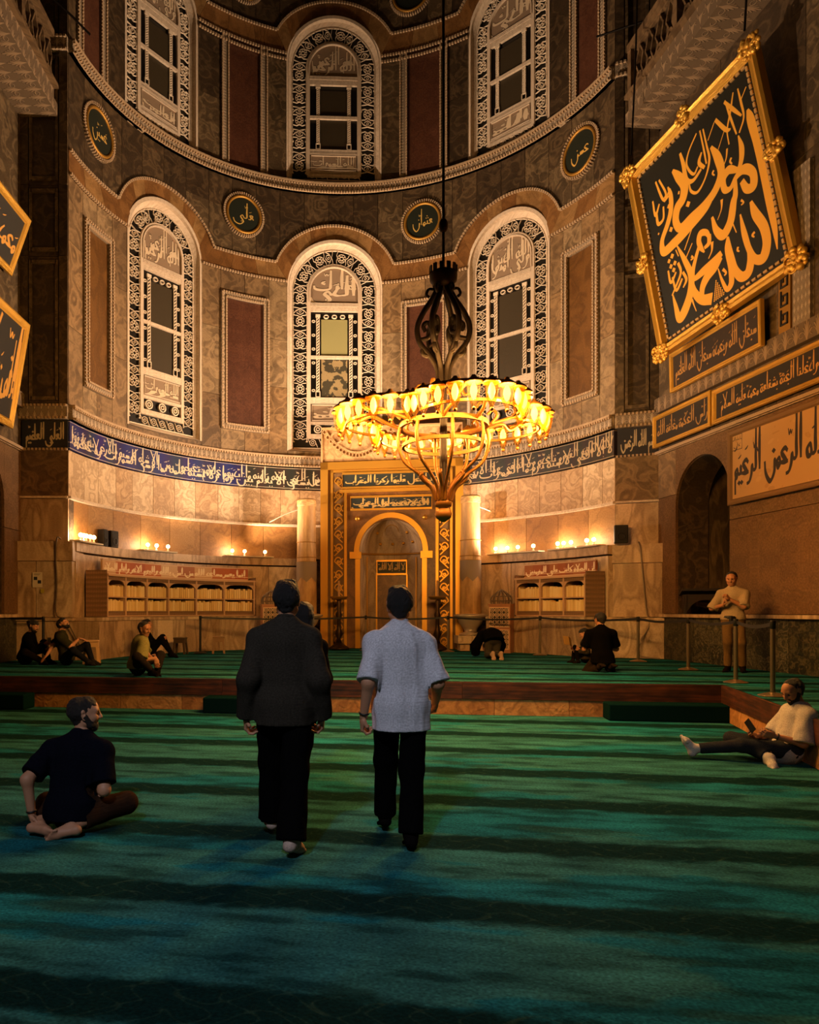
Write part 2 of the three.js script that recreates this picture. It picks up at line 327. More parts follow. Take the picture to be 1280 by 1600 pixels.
// ------------------------------------------------------------------ the apse wall
const wallApse = thing('wall_apse', 'curved apse wall faced with marble slabs, carved cornices and red porphyry panels', 'wall', [0, 0, 0], 0, null, 'structure');
const aL = -9.034, aR = 8.853;
const WIN = [{ a: -5.32, h: 1.27, yc: 11.40 }, { a: 0.085, h: 1.43, yc: 11.34 }, { a: 5.374, h: 1.27, yc: 11.40 }];
const WUP = [{ a: -5.43, h: 1.25, yc: 18.10 }, { a: 0.06, h: 1.43, yc: 18.10 }, { a: 5.39, h: 1.25, yc: 18.10 }];
const SILL1 = 6.42, SILL2 = 14.56;
function tier(wins, sill, y0, y1, W, top) {
  // backing masonry with the window openings
  const G = new Geo();
  const cut = [aL, ...wins.flatMap((w) => [w.a - w.h, w.a + w.h]), aR];
  for (let i = 0; i < cut.length; i += 2) slabInto(G, apse, rect(cut[i], cut[i + 1], y0, y1), 0.07, 0.6, segs(apse, cut[i + 1] - cut[i]));
  for (const w of wins) {
    slabInto(G, apse, rect(w.a - w.h, w.a + w.h, y0, sill), 0.07, 0.6, 8);
    slabInto(G, apse, (s, t) => { const x = -w.h * Math.cos(Math.PI * s), yb = w.yc + Math.sqrt(Math.max(0, w.h * w.h - x * x)); return [w.a + x, lerp(yb, y1, t)]; }, 0.07, 0.6, 28);
  }
  mesh('masonry', G.build(), M.brick, wallApse);
  return cut;
}
const cut1 = tier(WIN, SILL1, 4.0, 14.3), cut2 = tier(WUP, SILL2, 14.3, 24);
const waveTop = (wins, o, base) => (a) => { let y = base; for (const w of wins) { const R = w.h + o, x = Math.abs(a - w.a); if (x < R) y = Math.max(y, w.yc + Math.sqrt(R * R - x * x)); } return y; };
function slabs(kind, name, a0, a1, y0, y1, dep = 0, th = 0.08) { return mesh(name, slab(apse, a0, a1, y0, y1, dep, th), Array.isArray(kind) ? pick(kind) : kind, wallApse); }
function stacked(kind, name, a0, a1, y0, y1, n, dep = 0, th = 0.08) {
  const ys = [y0]; for (let i = 1; i < n; i++) ys.push(lerp(y0, y1, (i + rr(-0.18, 0.18)) / n)); ys.push(y1);
  for (let i = 0; i < n; i++) slabs(kind, name, a0, a1, ys[i], ys[i + 1], dep, th);
}
function across(kind, name, a0, a1, y0, y1, wide, n, dep, th) { const k = Math.max(1, Math.round((a1 - a0) / wide)); for (let i = 0; i < k; i++) stacked(kind, name, lerp(a0, a1, i / k), lerp(a0, a1, (i + 1) / k), y0, y1, n, dep, th); }
const beadRows = new Geo();   // all the toothed fillets of the apse: far too many to count
const fillet = (path, length, dep = 0, size = 0.055) => beadsInto(beadRows, apse, path, Math.round(length / 0.085), size, size, dep, 0.055);
const hline = (a0, a1, y) => (s) => [lerp(a0, a1, s), y];
function framedPanel(a, half, y0, y1, mat = M.red) {
  const f = part('panel_frame', wallApse), w = 0.17;
  const G = new Geo();
  for (const [b0, b1, c0, c1] of [[a - half, a - half + w, y0, y1], [a + half - w, a + half, y0, y1], [a - half + w, a + half - w, y1 - w, y1], [a - half + w, a + half - w, y0, y0 + w]]) slabInto(G, apse, rect(b0, b1, c0, c1), -0.05, 0.1, segs(apse, b1 - b0), 1, [0, -c0]);
  mesh('border', G.build(), M.carveSmall, f);
  const B = new Geo();
  for (const q of [0.025, w - 0.02]) {
    const n = (l) => Math.round(l / 0.085);
    for (const s of [-1, 1]) beadsInto(B, apse, (t) => [a + s * (half - q), lerp(y0 + q, y1 - q, t)], n(y1 - y0), 0.055, 0.045, -0.05, 0.04);
    for (const y of [y0 + q, y1 - q]) beadsInto(B, apse, (t) => [lerp(a - half + q, a + half - q, t), y], n(2 * half), 0.055, 0.045, -0.05, 0.04);
  }
  mesh('bead_moulding', B.build(), M.beads, f);
  slabs(mat, 'porphyry_panel', a - half + w, a + half - w, y0 + w, y1 - w, 0.0);
}
// lower window storey
const PANELS = [[-7.76, 0.60], [-2.68, 0.755], [2.82, 0.72], [7.69, 0.61]];
for (let i = 0; i < 4; i++) {
  const [a0, a1] = [cut1[i * 2], cut1[i * 2 + 1]], [c, half] = PANELS[i];
  framedPanel(c, half, 6.88, 10.86, i === 0 || i === 3 ? M.rust : M.red);
  if (c - half - a0 > 0.1) across(M.tan, 'marble_slab', a0, c - half, 6.25, 11.46, 0.75, 3);
  if (a1 - c - half > 0.1) across(M.tan, 'marble_slab', c + half, a1, 6.25, 11.46, 0.75, 3);
  across(M.tan, 'marble_slab', c - half, c + half, 6.25, 6.88, 0.7, 1);
  across(M.tan, 'marble_slab', c - half, c + half, 10.86, 11.46, 0.7, 1);
  fillet(hline(a0, a1, 11.48), a1 - a0, -0.02);
}
for (const w of WIN) slabs(M.tan, 'marble_slab', w.a - w.h, w.a + w.h, 6.25, SILL1);
// brown onyx band that swings over the windows
function waveBand(wins, cut, base, o, thick) {
  wins.forEach((w) => {
    const r0 = w.h + 0.01, r1 = w.h + o, n = 9, low = (r) => Math.asin(clamp((base + thick * (r - r0) / (r1 - r0) - w.yc) / r, -1, 1));
    for (let k = 0; k < n; k++) {
      const g = slabInto(new Geo(), apse, (s, t) => { const r = lerp(r0, r1 - 0.005, t), b = low(r), al = lerp(Math.PI - b, b, (k + 0.004 + s * 0.992) / n); return [w.a + r * Math.cos(al), w.yc + r * Math.sin(al)]; }, -0.01, 0.09, 5, 2, [rr(0, 4), rr(0, 4)]).build();
      mesh('onyx_slab', g, pick(M.onyx), wallApse);
    }
    const b = low(r1);
    fillet((s) => { const al = lerp(Math.PI - b, b, s); return [w.a + r1 * Math.cos(al), w.yc + r1 * Math.sin(al)]; }, r1 * (Math.PI - 2 * b), -0.02, 0.06);
  });
  for (let i = 0; i < 4; i++) {
    const L = i ? wins[i - 1] : null, R = i < 3 ? wins[i] : null, end = (w, y, sgn) => { const t = (y - base) / thick, r = w.h + 0.01 + t * (o - 0.01); return w.a + sgn * Math.sqrt(Math.max(0, r * r - (y - w.yc) ** 2)); };
    const n = i === 0 || i === 3 ? 3 : 3;
    for (let k = 0; k < n; k++) {
      const g = slabInto(new Geo(), apse, (s, t) => { const y = lerp(base + 0.004, base + thick - 0.004, t), a0 = L ? end(L, y, 1) : aL, a1 = R ? end(R, y, -1) : aR; return [lerp(a0, a1, (k + 0.004 + s * 0.992) / n), y]; }, -0.01, 0.09, 3, 2, [rr(0, 4), rr(0, 4)]).build();
      mesh('onyx_slab', g, pick(M.onyx), wallApse);
    }
    const y = base + thick, a0 = L ? end(L, y, 1) : aL, a1 = R ? end(R, y, -1) : aR;
    fillet(hline(a0, a1, y), a1 - a0, -0.02, 0.06);
  }
}
waveBand(WIN, cut1, 11.5, 0.48, 0.52);
// grey-brown slabs between the wave and the upper cornice
function spandrels(wins, o, base, top) {
  const f = waveTop(wins, o, base), n = 24;
  for (let k = 0; k < n; k++) {
    const a0 = lerp(aL, aR, k / n) + 0.006, a1 = lerp(aL, aR, (k + 1) / n) - 0.006, m = lerp(base, top, rr(0.5, 0.62));
    const lowest = Math.max(f(a0), f(a1), f((a0 + a1) / 2));
    const two = lowest < m - 0.25;
    mesh('marble_slab', slabInto(new Geo(), apse, (s, t) => { const a = lerp(a0, a1, s); return [a, lerp(f(a) + 0.02, two ? m - 0.004 : top, t)]; }, 0, 0.08, 7, 1, [rr(0, 4), rr(0, 4)]).build(), pick(M.umber), wallApse);
    if (two) mesh('marble_slab', slabInto(new Geo(), apse, rect(a0, a1, m + 0.004, top), 0, 0.08, 2, 1, [rr(0, 4), rr(0, 4)]).build(), pick(M.umber), wallApse);
  }
}
spandrels(WIN, 0.48, 12.02, 14.19);
// carved cornices
function cornice(y0, y1, out, mat) {
  const G = new Geo(), h = y1 - y0;
  slabInto(G, apse, rect(aL, aR, y0, y1), -out, out + 0.05, 48, 1, [0, -y0]);
  mesh('carved_cornice', G.build(), mat, wallApse);
  const E = new Geo();
  slabInto(E, apse, rect(aL, aR, y1 - 0.05, y1), -out - 0.06, out + 0.1, 48);
  slabInto(E, apse, rect(aL, aR, y0, y0 + 0.04), -out - 0.03, out + 0.1, 48);
  mesh('cornice_fillet', E.build(), M.beads, wallApse);
  fillet(hline(aL, aR, y1 - 0.07), aR - aL, -out, 0.05); fillet(hline(aL, aR, y0 + 0.02), aR - aL, -out - 0.03, 0.05);
}
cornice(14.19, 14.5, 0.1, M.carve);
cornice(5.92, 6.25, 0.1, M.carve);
// upper window storey
const STRIPS = [[-8.04, 0.62], [-2.70, 0.72], [2.78, 0.72], [7.95, 0.6]];
for (let i = 0; i < 4; i++) {
  const a0 = cut2[i * 2], a1 = cut2[i * 2 + 1], [c, half] = STRIPS[i], y0 = 14.5, y1 = 18.3;
  for (const s of [-1, 1]) {
    const b0 = s < 0 ? c - half : c + half - 0.22, g = slabInto(new Geo(), apse, rect(b0, b0 + 0.22, y0, y1), -0.04, 0.1, 1, 1).build();
    const u = g.attributes.uv; for (let k = 0; k < u.count; k++) u.setXY(k, u.getY(k), u.getX(k) - b0);
    mesh('carved_strip', g, M.carveSmall, wallApse);
    for (const q of [0.015, 0.205]) beadsInto(beadRows, apse, (t) => [b0 + q, lerp(y0, y1, t)], 44, 0.055, 0.04, -0.04, 0.04);
  }
  stacked(M.red, 'porphyry_panel', c - half + 0.22, c + half - 0.22, y0, y1, 1, 0);
  if (c - half - a0 > 0.1) across(M.umber, 'marble_slab', a0, c - half, y0, y1, 0.9, 2);
  if (a1 - c - half > 0.1) across(M.umber, 'marble_slab', c + half, a1, y0, y1, 0.9, 2);
  fillet(hline(a0, a1, 18.12), a1 - a0, -0.03); fillet(hline(a0, a1, 18.3), a1 - a0, -0.03);
}
waveBand(WUP, cut2, 18.34, 0.5, 0.6);
spandrels(WUP, 0.5, 18.94, 21.2);
across(M.umber, 'marble_slab', aL, aR, 21.2, 24, 1.5, 1);
// below the windows
const creamCuts = []; for (let a = aL; a < aR - 0.3; a += rr(0.55, 0.75)) creamCuts.push(a); creamCuts.push(aR);
for (let i = 0; i + 1 < creamCuts.length; i++) slabs(M.cream, 'cream_marble_slab', creamCuts[i], creamCuts[i + 1], 4.2, 5.24);
{ const G = new Geo(); slabInto(G, apse, rect(aL, aR, 4.0, 4.2), 0.07, 0.5, 40); mesh('masonry', G.build(), M.brick, wallApse); }
{ const G = new Geo(); slabInto(G, apse, rect(aL, aR, 4.14, 4.2), -0.06, 0.2, 48); mesh('string_course', G.build(), M.plaster, wallApse); }
across(M.ochre, 'ochre_marble_slab', aL, aR, 3.17, 4.14, 1.0, 1, 0.06, 0.3);
{ const G = new Geo(); slabInto(G, apse, rect(aL, aR, 0, 3.17), 0.3, 0.5, 40); mesh('masonry', G.build(), M.brick, wallApse); }
// lower wall stands 0.17 proud of the windows, the dado 0.76; both stop at the mihrab
const lowL = aL + 0.05, lowR = aR - 0.05;
for (const [l, r, dl, dr] of [[lowL, -0.98, lowL, -1.37], [4.43, lowR, 5.07, lowR]]) {
  const A = new Geo(); slabInto(A, apse, rect(l, r, 2.96, 3.17), -0.17, 0.45, 24); mesh('lamp_ledge', A.build(), M.dado[1], wallApse);
  across(M.dado, 'marble_slab', l, r, 1.44, 2.92, 1.05, 1, -0.15, 0.45);
  const B = new Geo(); slabInto(B, apse, rect(dl, dr, 1.38, 1.46), -0.78, 0.7, 24); mesh('dado_capping', B.build(), M.dado[0], wallApse);
  across(M.dado, 'marble_slab', dl, dr, 0.45, 1.38, 1.3, 1, -0.75, 0.6);
}
mesh('bead_moulding', beadRows.build(), M.beads, wallApse).userData.kind = 'stuff';
// the tiled inscription band
const KURSI_RIGHT = 'الله لا إله إلا هو الحي القيوم لا تأخذه سنة ولا نوم له ما في السموات وما في الأرض';
const KURSI_LEFT = 'من ذا الذي يشفع عنده إلا بإذنه يعلم ما بين أيديهم وما خلفهم ولا يحيطون بشيء من علمه إلا بما شاء وسع كرسيه السموات والأرض ولا يئوده حفظهما وهو';
function bandMat(w, text, colorAt, ink) {
  return letteredMaterial(w, 160, (g, W, H) => { for (let x = 0; x < W; x += 4) { g.fillStyle = colorAt(x / W); g.fillRect(x, 0, 4, H); } g.fillStyle = 'rgba(10,10,20,0.25)'; for (let k = 0; k < 160; k++) g.fillRect(rnd() * W, rnd() * H, rr(4, 30), rr(2, 8)); }, ink, (g, W, H) => { g.fillRect(0, 4, W, 3); g.fillRect(0, H - 8, W, 3); arabic(g, text, 16, 4, W - 32, H - 10, { pen: 0.72, rows: 2 }); }, { roughness: 0.35 });
}
const band = (a0, a1, mat, name) => mesh(name, normUV(slabInto(new Geo(), apse, rect(a0, a1, 5.26, 5.9), -0.03, 0.1, segs(apse, a1 - a0)).build(), a0, a1, 5.26, 5.9), mat, wallApse);
band(aL, -0.3, bandMat(2048, KURSI_LEFT, (x) => x < 0.73 ? `rgb(${22 + 10 * Math.sin(x * 90)},${30 + 8 * Math.sin(x * 70)},${88 + 14 * Math.sin(x * 50)})` : `rgb(${44 + 8 * Math.sin(x * 90)},40,38)`, '#cfc0a4'), 'blue_inscription_band').userData.label = 'cobalt blue band with white flowing script';
band(-0.3, 3.9, M.dark, 'blank_band');
band(3.9, aR, bandMat(1600, KURSI_RIGHT, (x) => `rgb(${36 + 6 * Math.sin(x * 90)},${34 + 5 * Math.sin(x * 60)},36)`, '#b39d7a'), 'dark_inscription_band').userData.label = 'blackened band with pale flowing script';

// ------------------------------------------------------------------ windows
function ribbonInto(G, pts, w, z0, z1, closed = false) {   // flat bar of width w along 2D points, from depth z0 to face z1
  const n = pts.length, L = [], R = [];
  for (let i = 0; i < n; i++) {
    const a = pts[closed ? (i + n - 1) % n : Math.max(0, i - 1)], b = pts[closed ? (i + 1) % n : Math.min(n - 1, i + 1)], dx = b[0] - a[0], dy = b[1] - a[1], l = Math.hypot(dx, dy) || 1;
    L.push([pts[i][0] - dy / l * w / 2, pts[i][1] + dx / l * w / 2]); R.push([pts[i][0] + dy / l * w / 2, pts[i][1] - dx / l * w / 2]);
  }
  const P = (q, z) => V(q[0], q[1], z);
  for (let i = 0; i < (closed ? n : n - 1); i++) {
    const j = (i + 1) % n;
    G.quad(P(R[i], z1), P(R[j], z1), P(L[j], z1), P(L[i], z1)); G.quad(P(R[j], z1), P(R[i], z1), P(R[i], z0), P(R[j], z0)); G.quad(P(L[i], z1), P(L[j], z1), P(L[j], z0), P(L[i], z0));
  }
}
const ringPts = (x, y, r, n = 14, ry = r) => Array.from({ length: n }, (_, k) => [x + r * Math.cos(k / n * 2 * Math.PI), y + ry * Math.sin(k / n * 2 * Math.PI)]);
function archPts(h, yc, y0, n = 24) { const o = [[-h, y0]]; for (let k = 0; k <= n; k++) { const a = Math.PI * (1 - k / n); o.push([h * Math.cos(a), yc + h * Math.sin(a)]); } o.push([h, y0]); return o; }
function archPlate(h, yc, y0, z, G = new Geo(), n = 24) { const p = archPts(h, yc, y0, n), c = V(0, (yc + y0) / 2, z), nn = V(0, 0, 1); const k = G.vert(c, nn, 0, c.y); for (const q of p) G.vert(V(q[0], q[1], z), nn, q[0], q[1]); for (let i = 1; i < p.length; i++) G.i.push(k, k + i + 1, k + i); G.i.push(k, k + 1, k + p.length); return G; }
const plaqueRelief = [
  ['بسم الله الرحمن الرحيم', 'الله نور السموات'], ['تبارك الذي', 'بارك الله'], ['الله ولي الذين آمنوا', 'رب العالمين'],
];
const drawPlaque = (t, ground, ink, srgb) => canvasTex(256, 160, (g, w, h) => { const keep = seedState; seedState = t.length * 977; g.fillStyle = ground; g.fillRect(0, 0, w, h); g.fillStyle = ink; arabic(g, t, 10, 8, w - 20, h - 16, { pen: 0.95, rows: 2 }); seedState = keep; }, srgb);  // colour version darkens the ground, painting in the shade around the raised letters
const plaqueMat = plaqueRelief.map((q) => q.map((t) => std({ map: drawPlaque(t, '#86705a', '#ccb698', true), roughness: 0.8, bumpMap: drawPlaque(t, '#202020', '#ffffff', false), bumpScale: 0.04 })));
const paneLit = std({ color: 0x8f8a5c, roughness: 0.6, bumpMap: relief, bumpScale: 0.002 });
const paneStain = std({ map: texture(128, 128, (u, v) => { const c = fbm(u * 4, v * 4, 3, 4) > -0.02 ? [0.55, 0.48, 0.34] : [0.22, 0.2, 0.14]; const n = N(u * 40, v * 40) * 0.06; return [c[0] + n, c[1] + n, c[2] + n]; }), roughness: 0.6 });
let windowNo = 0;
function makeWindow(w, sill, Y, pi, opts = {}) {
  const q = w.h / 1.43, p = apse.at(w.a, 0, 0), n = apse.normal(w.a);
  const o = thing('window_' + ++windowNo, opts.label, 'window', [p.x, 0, p.z], Math.atan2(n.x, n.z), null, 'structure');
  const zIn = -0.07, hi = w.h - 0.17, yci = w.yc - 0.05, s0 = sill + 0.1;
  { // splayed plaster reveal, from the curve of the wall to the flat of the grille
    const G = new Geo(), A = archPts(w.h, w.yc, sill, 28), B = archPts(hi, yci, s0, 28), zw = (x) => AP.R - Math.sqrt(AP.R * AP.R - x * x);
    for (let i = 0; i + 1 < A.length; i++) G.quad(V(A[i + 1][0], A[i + 1][1], zw(A[i + 1][0]) + 0.015), V(A[i][0], A[i][1], zw(A[i][0]) + 0.015), V(B[i][0], B[i][1], zIn), V(B[i + 1][0], B[i + 1][1], zIn), [A[i + 1][0], A[i + 1][1], A[i][0], A[i][1], A[i][0] + 0.3, A[i][1], A[i + 1][0] + 0.3, A[i + 1][1]]);
    for (let k = 0; k < 8; k++) { const x0 = lerp(-w.h, w.h, k / 8), x1 = lerp(-w.h, w.h, (k + 1) / 8), f = hi / w.h; G.quad(V(x0, sill, zw(x0) + 0.015), V(x1, sill, zw(x1) + 0.015), V(x1 * f, s0, zIn), V(x0 * f, s0, zIn)); }
    ribbonInto(G, archPts(w.h - 0.02, w.yc, sill, 28), 0.09, -0.05, 0.12);
    mesh('reveal', G.build(), M.plaster, o);
  }
  const ho = hi, hm = 0.82 * q, z0 = zIn - 0.02, z1 = zIn + 0.03;
  mesh('dark_glazing', archPlate(ho + 0.03, yci, s0 - 0.03, zIn - 0.05).build(), M.glass, o);
  { // fretwork band
    const G = new Geo(), hc = (ho + hm) / 2, half = (ho - hm) / 2 - 0.02, yb = s0 + half + 0.02, up = yci - yb, arc = Math.PI * hc, len = up * 2 + arc;
    const on = (s, d) => { if (s < up) return [-hc - d, yb + s]; if (s < up + arc) { const a = Math.PI - (s - up) / hc; return [(hc + d) * Math.cos(a), yci + (hc + d) * Math.sin(a)]; } return [hc + d, yci - (s - up - arc)]; };
    const put = (pts, wd, closed) => ribbonInto(G, pts, wd * 0.62, z0 + 0.01, z1, closed);
    const n = Math.round(len / 0.7), L = len / n;
    for (let k = 0; k < n; k++) {
      const s = (k + 0.5) * L, at = (ds, d) => on(s + ds, d * half);
      const ring = (cx, cd, r, m = 12, ry = r) => Array.from({ length: m }, (_, j) => on(s + cx + r * Math.cos(j / m * 6.2832), cd * half + ry * Math.sin(j / m * 6.2832)));
      put(ring(-0.12, 0, 0.055, 8), 0.022, true);
      for (let j = 0; j < 8; j++) { const t = j / 8 * 6.2832, pt = (r) => on(s - 0.12 + r * Math.cos(t), r * Math.sin(t)); put([pt(0.06), pt(0.125)], 0.026); }
      put(ring(-0.12, 0, 0.125, 14), 0.014, true);
      put([at(0.07, 0), at(0.13, 0.5), at(0.2, 0.5), at(0.25, 0), at(0.2, -0.5), at(0.13, -0.5)], 0.022, true);
      put([at(0.12, 0), at(0.17, 0.2), at(0.2, 0), at(0.17, -0.2)], 0.014, true);
      for (const sg of [-1, 1]) { put([at(0.0, 0), at(0.05, 0.4 * sg), at(0.06, 0.95 * sg)], 0.02); put([at(0.25, 0), at(0.2, 0.6 * sg), at(0.12, 0.95 * sg)], 0.02); put([at(-0.25, 0.95 * sg), at(-0.28, 0.4 * sg), at(-0.24, 0)], 0.02); put([at(0.3, 0.95 * sg), at(0.28, 0.4 * sg), at(0.26, 0)], 0.018); }
    }
    for (const d of [-half, half]) { const m = Math.round(len / 0.16); for (let k = 0; k < m; k++) { const a = k / m * len, b = a + len / m * 0.9; put([on(a, d * 1.04), on((a + b) / 2, d * 1.04), on(b, d * 1.04)], 0.036); if (k % 2 === 0) put([on(a, d * 0.86), on(a, d * 1.16)], 0.05); } }
    const m = Math.round(2 * hm / 0.3);   // bottom row
    for (let k = 0; k < m; k++) { const x = lerp(-hm, hm, (k + 0.5) / m), y = s0 + half * 0.95; put(ringPts(x, y, 0.09), 0.022, true); put(ringPts(x, y, 0.04, 8), 0.02, true); put([[x - 0.09, y], [x - 0.15, y + half * 0.7]], 0.02); put([[x + 0.09, y], [x + 0.15, y - half * 0.7]], 0.02); }
    put([[-ho + 0.02, s0 + 0.02], [ho - 0.02, s0 + 0.02]], 0.04); put([[-hm, s0 + half * 1.95], [hm, s0 + half * 1.95]], 0.04);
    mesh('fretwork', G.build(), M.fret, o);
  }
  const hn = 0.73 * q, yt = Y.tymp;
  { // inner frame
    const G = new Geo();
    ribbonInto(G, archPts((hm + hn) / 2, yci, Y.base - 0.1, 24), (hm - hn) + 0.02, zIn - 0.03, zIn + 0.05);
    for (const [ya, yb2] of [[yt - 0.26, yt - 0.12], [Y.pane0 - 0.12, Y.pane0 - 0.02], [Y.base - 0.12, Y.base + 0.02], [Y.plaq1, Y.plaq1 + 0.08], [Y.plaq0 - 0.07, Y.plaq0]]) if (yb2 > ya) G.bx(-hm + 0.02, ya, zIn - 0.03, hm - 0.02, yb2, zIn + 0.045);
    for (const y of [yt - 0.02, yt - 0.06, yt - 0.1]) G.bx(-hn, y - 0.012, zIn - 0.02, hn, y + 0.012, zIn + 0.06);
    ribbonInto(G, archPts(hn + 0.01, yci, yt, 24), 0.035, zIn, zIn + 0.075);
    mesh('inner_frame', G.build(), M.plaster, o);
  }
  { const g = archPlate(hn, yci, yt, zIn + 0.015).build(), u = g.attributes.uv; for (let i = 0; i < u.count; i++) u.setXY(i, u.getX(i) / (2 * hn) + 0.5, (u.getY(i) - yt) / (yci + hn - yt)); mesh('inscribed_tympanum', g, plaqueMat[pi][0], o); }
  { const g = new THREE.PlaneGeometry(2 * hn - 0.06, Y.plaq1 - Y.plaq0 - 0.05).translate(0, (Y.plaq0 + Y.plaq1) / 2, zIn + 0.02); mesh('inscribed_plaque', g, plaqueMat[pi][1], o); const G = new Geo(); for (const d of [0, 0.05]) ribbonInto(G, [[-hn + d, Y.plaq0 + d], [hn - d, Y.plaq0 + d], [hn - d, Y.plaq1 - d], [-hn + d, Y.plaq1 - d]], 0.025, zIn, zIn + 0.05, true); mesh('plaque_border', G.build(), M.plaster, o); }
  // colonnettes, panes, transom
  const cx = opts.wide ? 0.47 * q : 0.5 * q, pw = 0.4 * q, ptop = Y.pane1, pbot = Y.pane0, mid = Y.mid;
  for (const sg of [-1, 1]) {
    const G = new Geo();
    for (let k = 0; k < 26; k++) { const y = lerp(pbot + 0.16, ptop - 0.08, k / 26), yy = lerp(pbot + 0.16, ptop - 0.08, (k + 1) / 26); ribbonInto(G, [[sg * cx - 0.045, y], [sg * cx + 0.045, yy]], 0.03, zIn - 0.01, zIn + 0.03); ribbonInto(G, [[sg * cx - 0.045, y], [sg * cx - 0.045, yy]], 0.014, zIn, zIn + 0.03); ribbonInto(G, [[sg * cx + 0.045, y], [sg * cx + 0.045, yy]], 0.014, zIn, zIn + 0.03); }
    ribbonInto(G, [[sg * cx - 0.06, pbot], [sg * cx + 0.06, pbot], [sg * cx + 0.06, pbot + 0.16], [sg * cx - 0.06, pbot + 0.16]], 0.025, zIn, zIn + 0.04, true);
    G.bx(sg * cx - 0.07, ptop - 0.08, zIn - 0.01, sg * cx + 0.07, ptop, zIn + 0.04);
    mesh('colonnette', G.build(), M.fret, o);
  }
  mesh('transom', boxG(-hn, mid - 0.045, zIn - 0.02, hn, mid + 0.045, zIn + 0.05), M.plaster, o);
  mesh('pane', boxG(-pw, mid + 0.06, zIn - 0.035, pw, ptop - 0.14, zIn - 0.01), opts.top ?? M.pane, o);
  mesh('pane', boxG(-pw, pbot + 0.02, zIn - 0.035, pw, mid - 0.06, zIn - 0.01), opts.low ?? M.pane, o);
  for (const sg of [-1, 1]) for (const [y0, y1] of [[pbot + 0.02, mid - 0.06], [mid + 0.06, ptop - 0.05]]) {
    const x0 = sg * (cx + 0.07), x1 = sg * (hn - 0.01);
    mesh('pane', boxG(Math.min(x0, x1), y0, zIn - 0.04, Math.max(x0, x1), y1, zIn - 0.02), M.glass, o);
  }
  if (!opts.wide) { const G = new Geo(); for (const sg of [-1, 1]) for (let k = 0; k < 6; k++) { const y = lerp(pbot + 0.2, ptop - 0.2, k / 5); ribbonInto(G, ringPts(sg * (cx + hn) / 2 + sg * 0.02, y, 0.05, 10, 0.03), 0.018, zIn - 0.02, zIn + 0.015, true); } for (const x of [-0.25, 0, 0.25]) ribbonInto(G, ringPts(x * q, ptop - 0.06, 0.07, 10, 0.05), 0.022, zIn - 0.02, zIn + 0.03, true); mesh('pane_ornament', G.build(), M.fret, o);
    const H = new Geo(); for (const x of [-0.5, 0, 0.5]) { ribbonInto(H, ringPts(x * q, (Y.base + Y.plaq0) / 2 - 0.02, 0.11, 14), 0.03, zIn - 0.02, zIn + 0.035, true); ribbonInto(H, ringPts(x * q, (Y.base + Y.plaq0) / 2 - 0.02, 0.05, 10), 0.025, zIn - 0.02, zIn + 0.035, true); } mesh('rosettes', H.build(), M.fret, o); }
  return o;
}
const Y1 = { tymp: 10.95, pane1: 10.6, mid: 9.3, pane0: 8.1, plaq1: 7.9, plaq0: 7.33, base: 6.95 }, Y2 = { tymp: 17.82, pane1: 17.55, mid: 16.57, pane0: 15.62, plaq1: 15.46, plaq0: 14.92, base: 14.9 };
makeWindow(WIN[0], SILL1, Y1, 0, { label: 'lower arched window with white plaster fretwork, left of the centre' });
makeWindow(WIN[1], SILL1, Y1, 1, { label: 'lower central arched window with one pale yellowish pane', top: paneLit, low: paneStain });
makeWindow(WIN[2], SILL1, Y1, 2, { label: 'lower arched window with white plaster fretwork, right of the chandelier' });
makeWindow(WUP[0], SILL2, Y2, 2, { label: 'upper arched fretwork window at the left, above the cornice', wide: true });
makeWindow(WUP[1], SILL2, Y2, 0, { label: 'upper central arched fretwork window with two colonnettes', wide: true });
makeWindow(WUP[2], SILL2, Y2, 1, { label: 'upper arched fretwork window at the right, above the cornice', wide: true });

// ------------------------------------------------------------------ roundels
function roundel(a, y, text, label, ink = '#c8a252') {
  const p = apse.at(a, y, -0.05), n = apse.normal(a), o = thing('roundel', label, 'medallion', [p.x, p.y, p.z], Math.atan2(n.x, n.z), 'inscribed roundels on the apse wall');
  const disc = new THREE.CircleGeometry(0.5, 40).translate(0, 0, 0.02);
  mesh('disc', disc, letteredMaterial(192, 192, flat('#1a2016'), ink, (g, w, h) => { arabic(g, text, w * 0.2, h * 0.12, w * 0.6, h * 0.72, { pen: 0.62 }); }), o);
  mesh('rim', new THREE.TorusGeometry(0.52, 0.042, 10, 48).translate(0, 0, 0.02), M.oldGold, o);
  const G = new Geo(); for (let k = 0; k < 56; k++) { const t = k / 56 * 2 * Math.PI; G.box(V(0.61 * Math.cos(t), 0.61 * Math.sin(t), 0), V(0.018 * Math.sin(t), -0.018 * Math.cos(t), 0), V(0.03 * Math.cos(t), 0.03 * Math.sin(t), 0), V(0, 0, 0.05)); }
  mesh('bead_border', G.build(), M.beads, o);
  mesh('backing', new THREE.CylinderGeometry(0.64, 0.64, 0.05, 40).rotateX(Math.PI / 2).translate(0, 0, -0.02), M.umber[1], o);
}
roundel(-7.75, 13.2, 'حسين', 'oval-looking gilt-rimmed dark roundel high at the left end of the apse');
roundel(-2.73, 13.2, 'علي', 'gilt-rimmed dark roundel between the left and central lower windows');
roundel(2.75, 13.15, 'عثمان', 'gilt-rimmed dark roundel beside the chandelier rod');
roundel(7.69, 13.17, 'حسن', 'gilt-rimmed green roundel high at the right end of the apse', '#d8a850');
roundel(-2.73, 20.05, 'عمر', 'roundel cut by the top edge, left of the upper central window');
roundel(2.4, 20.0, 'محمد', 'roundel cut by the top edge, right of the upper central window');
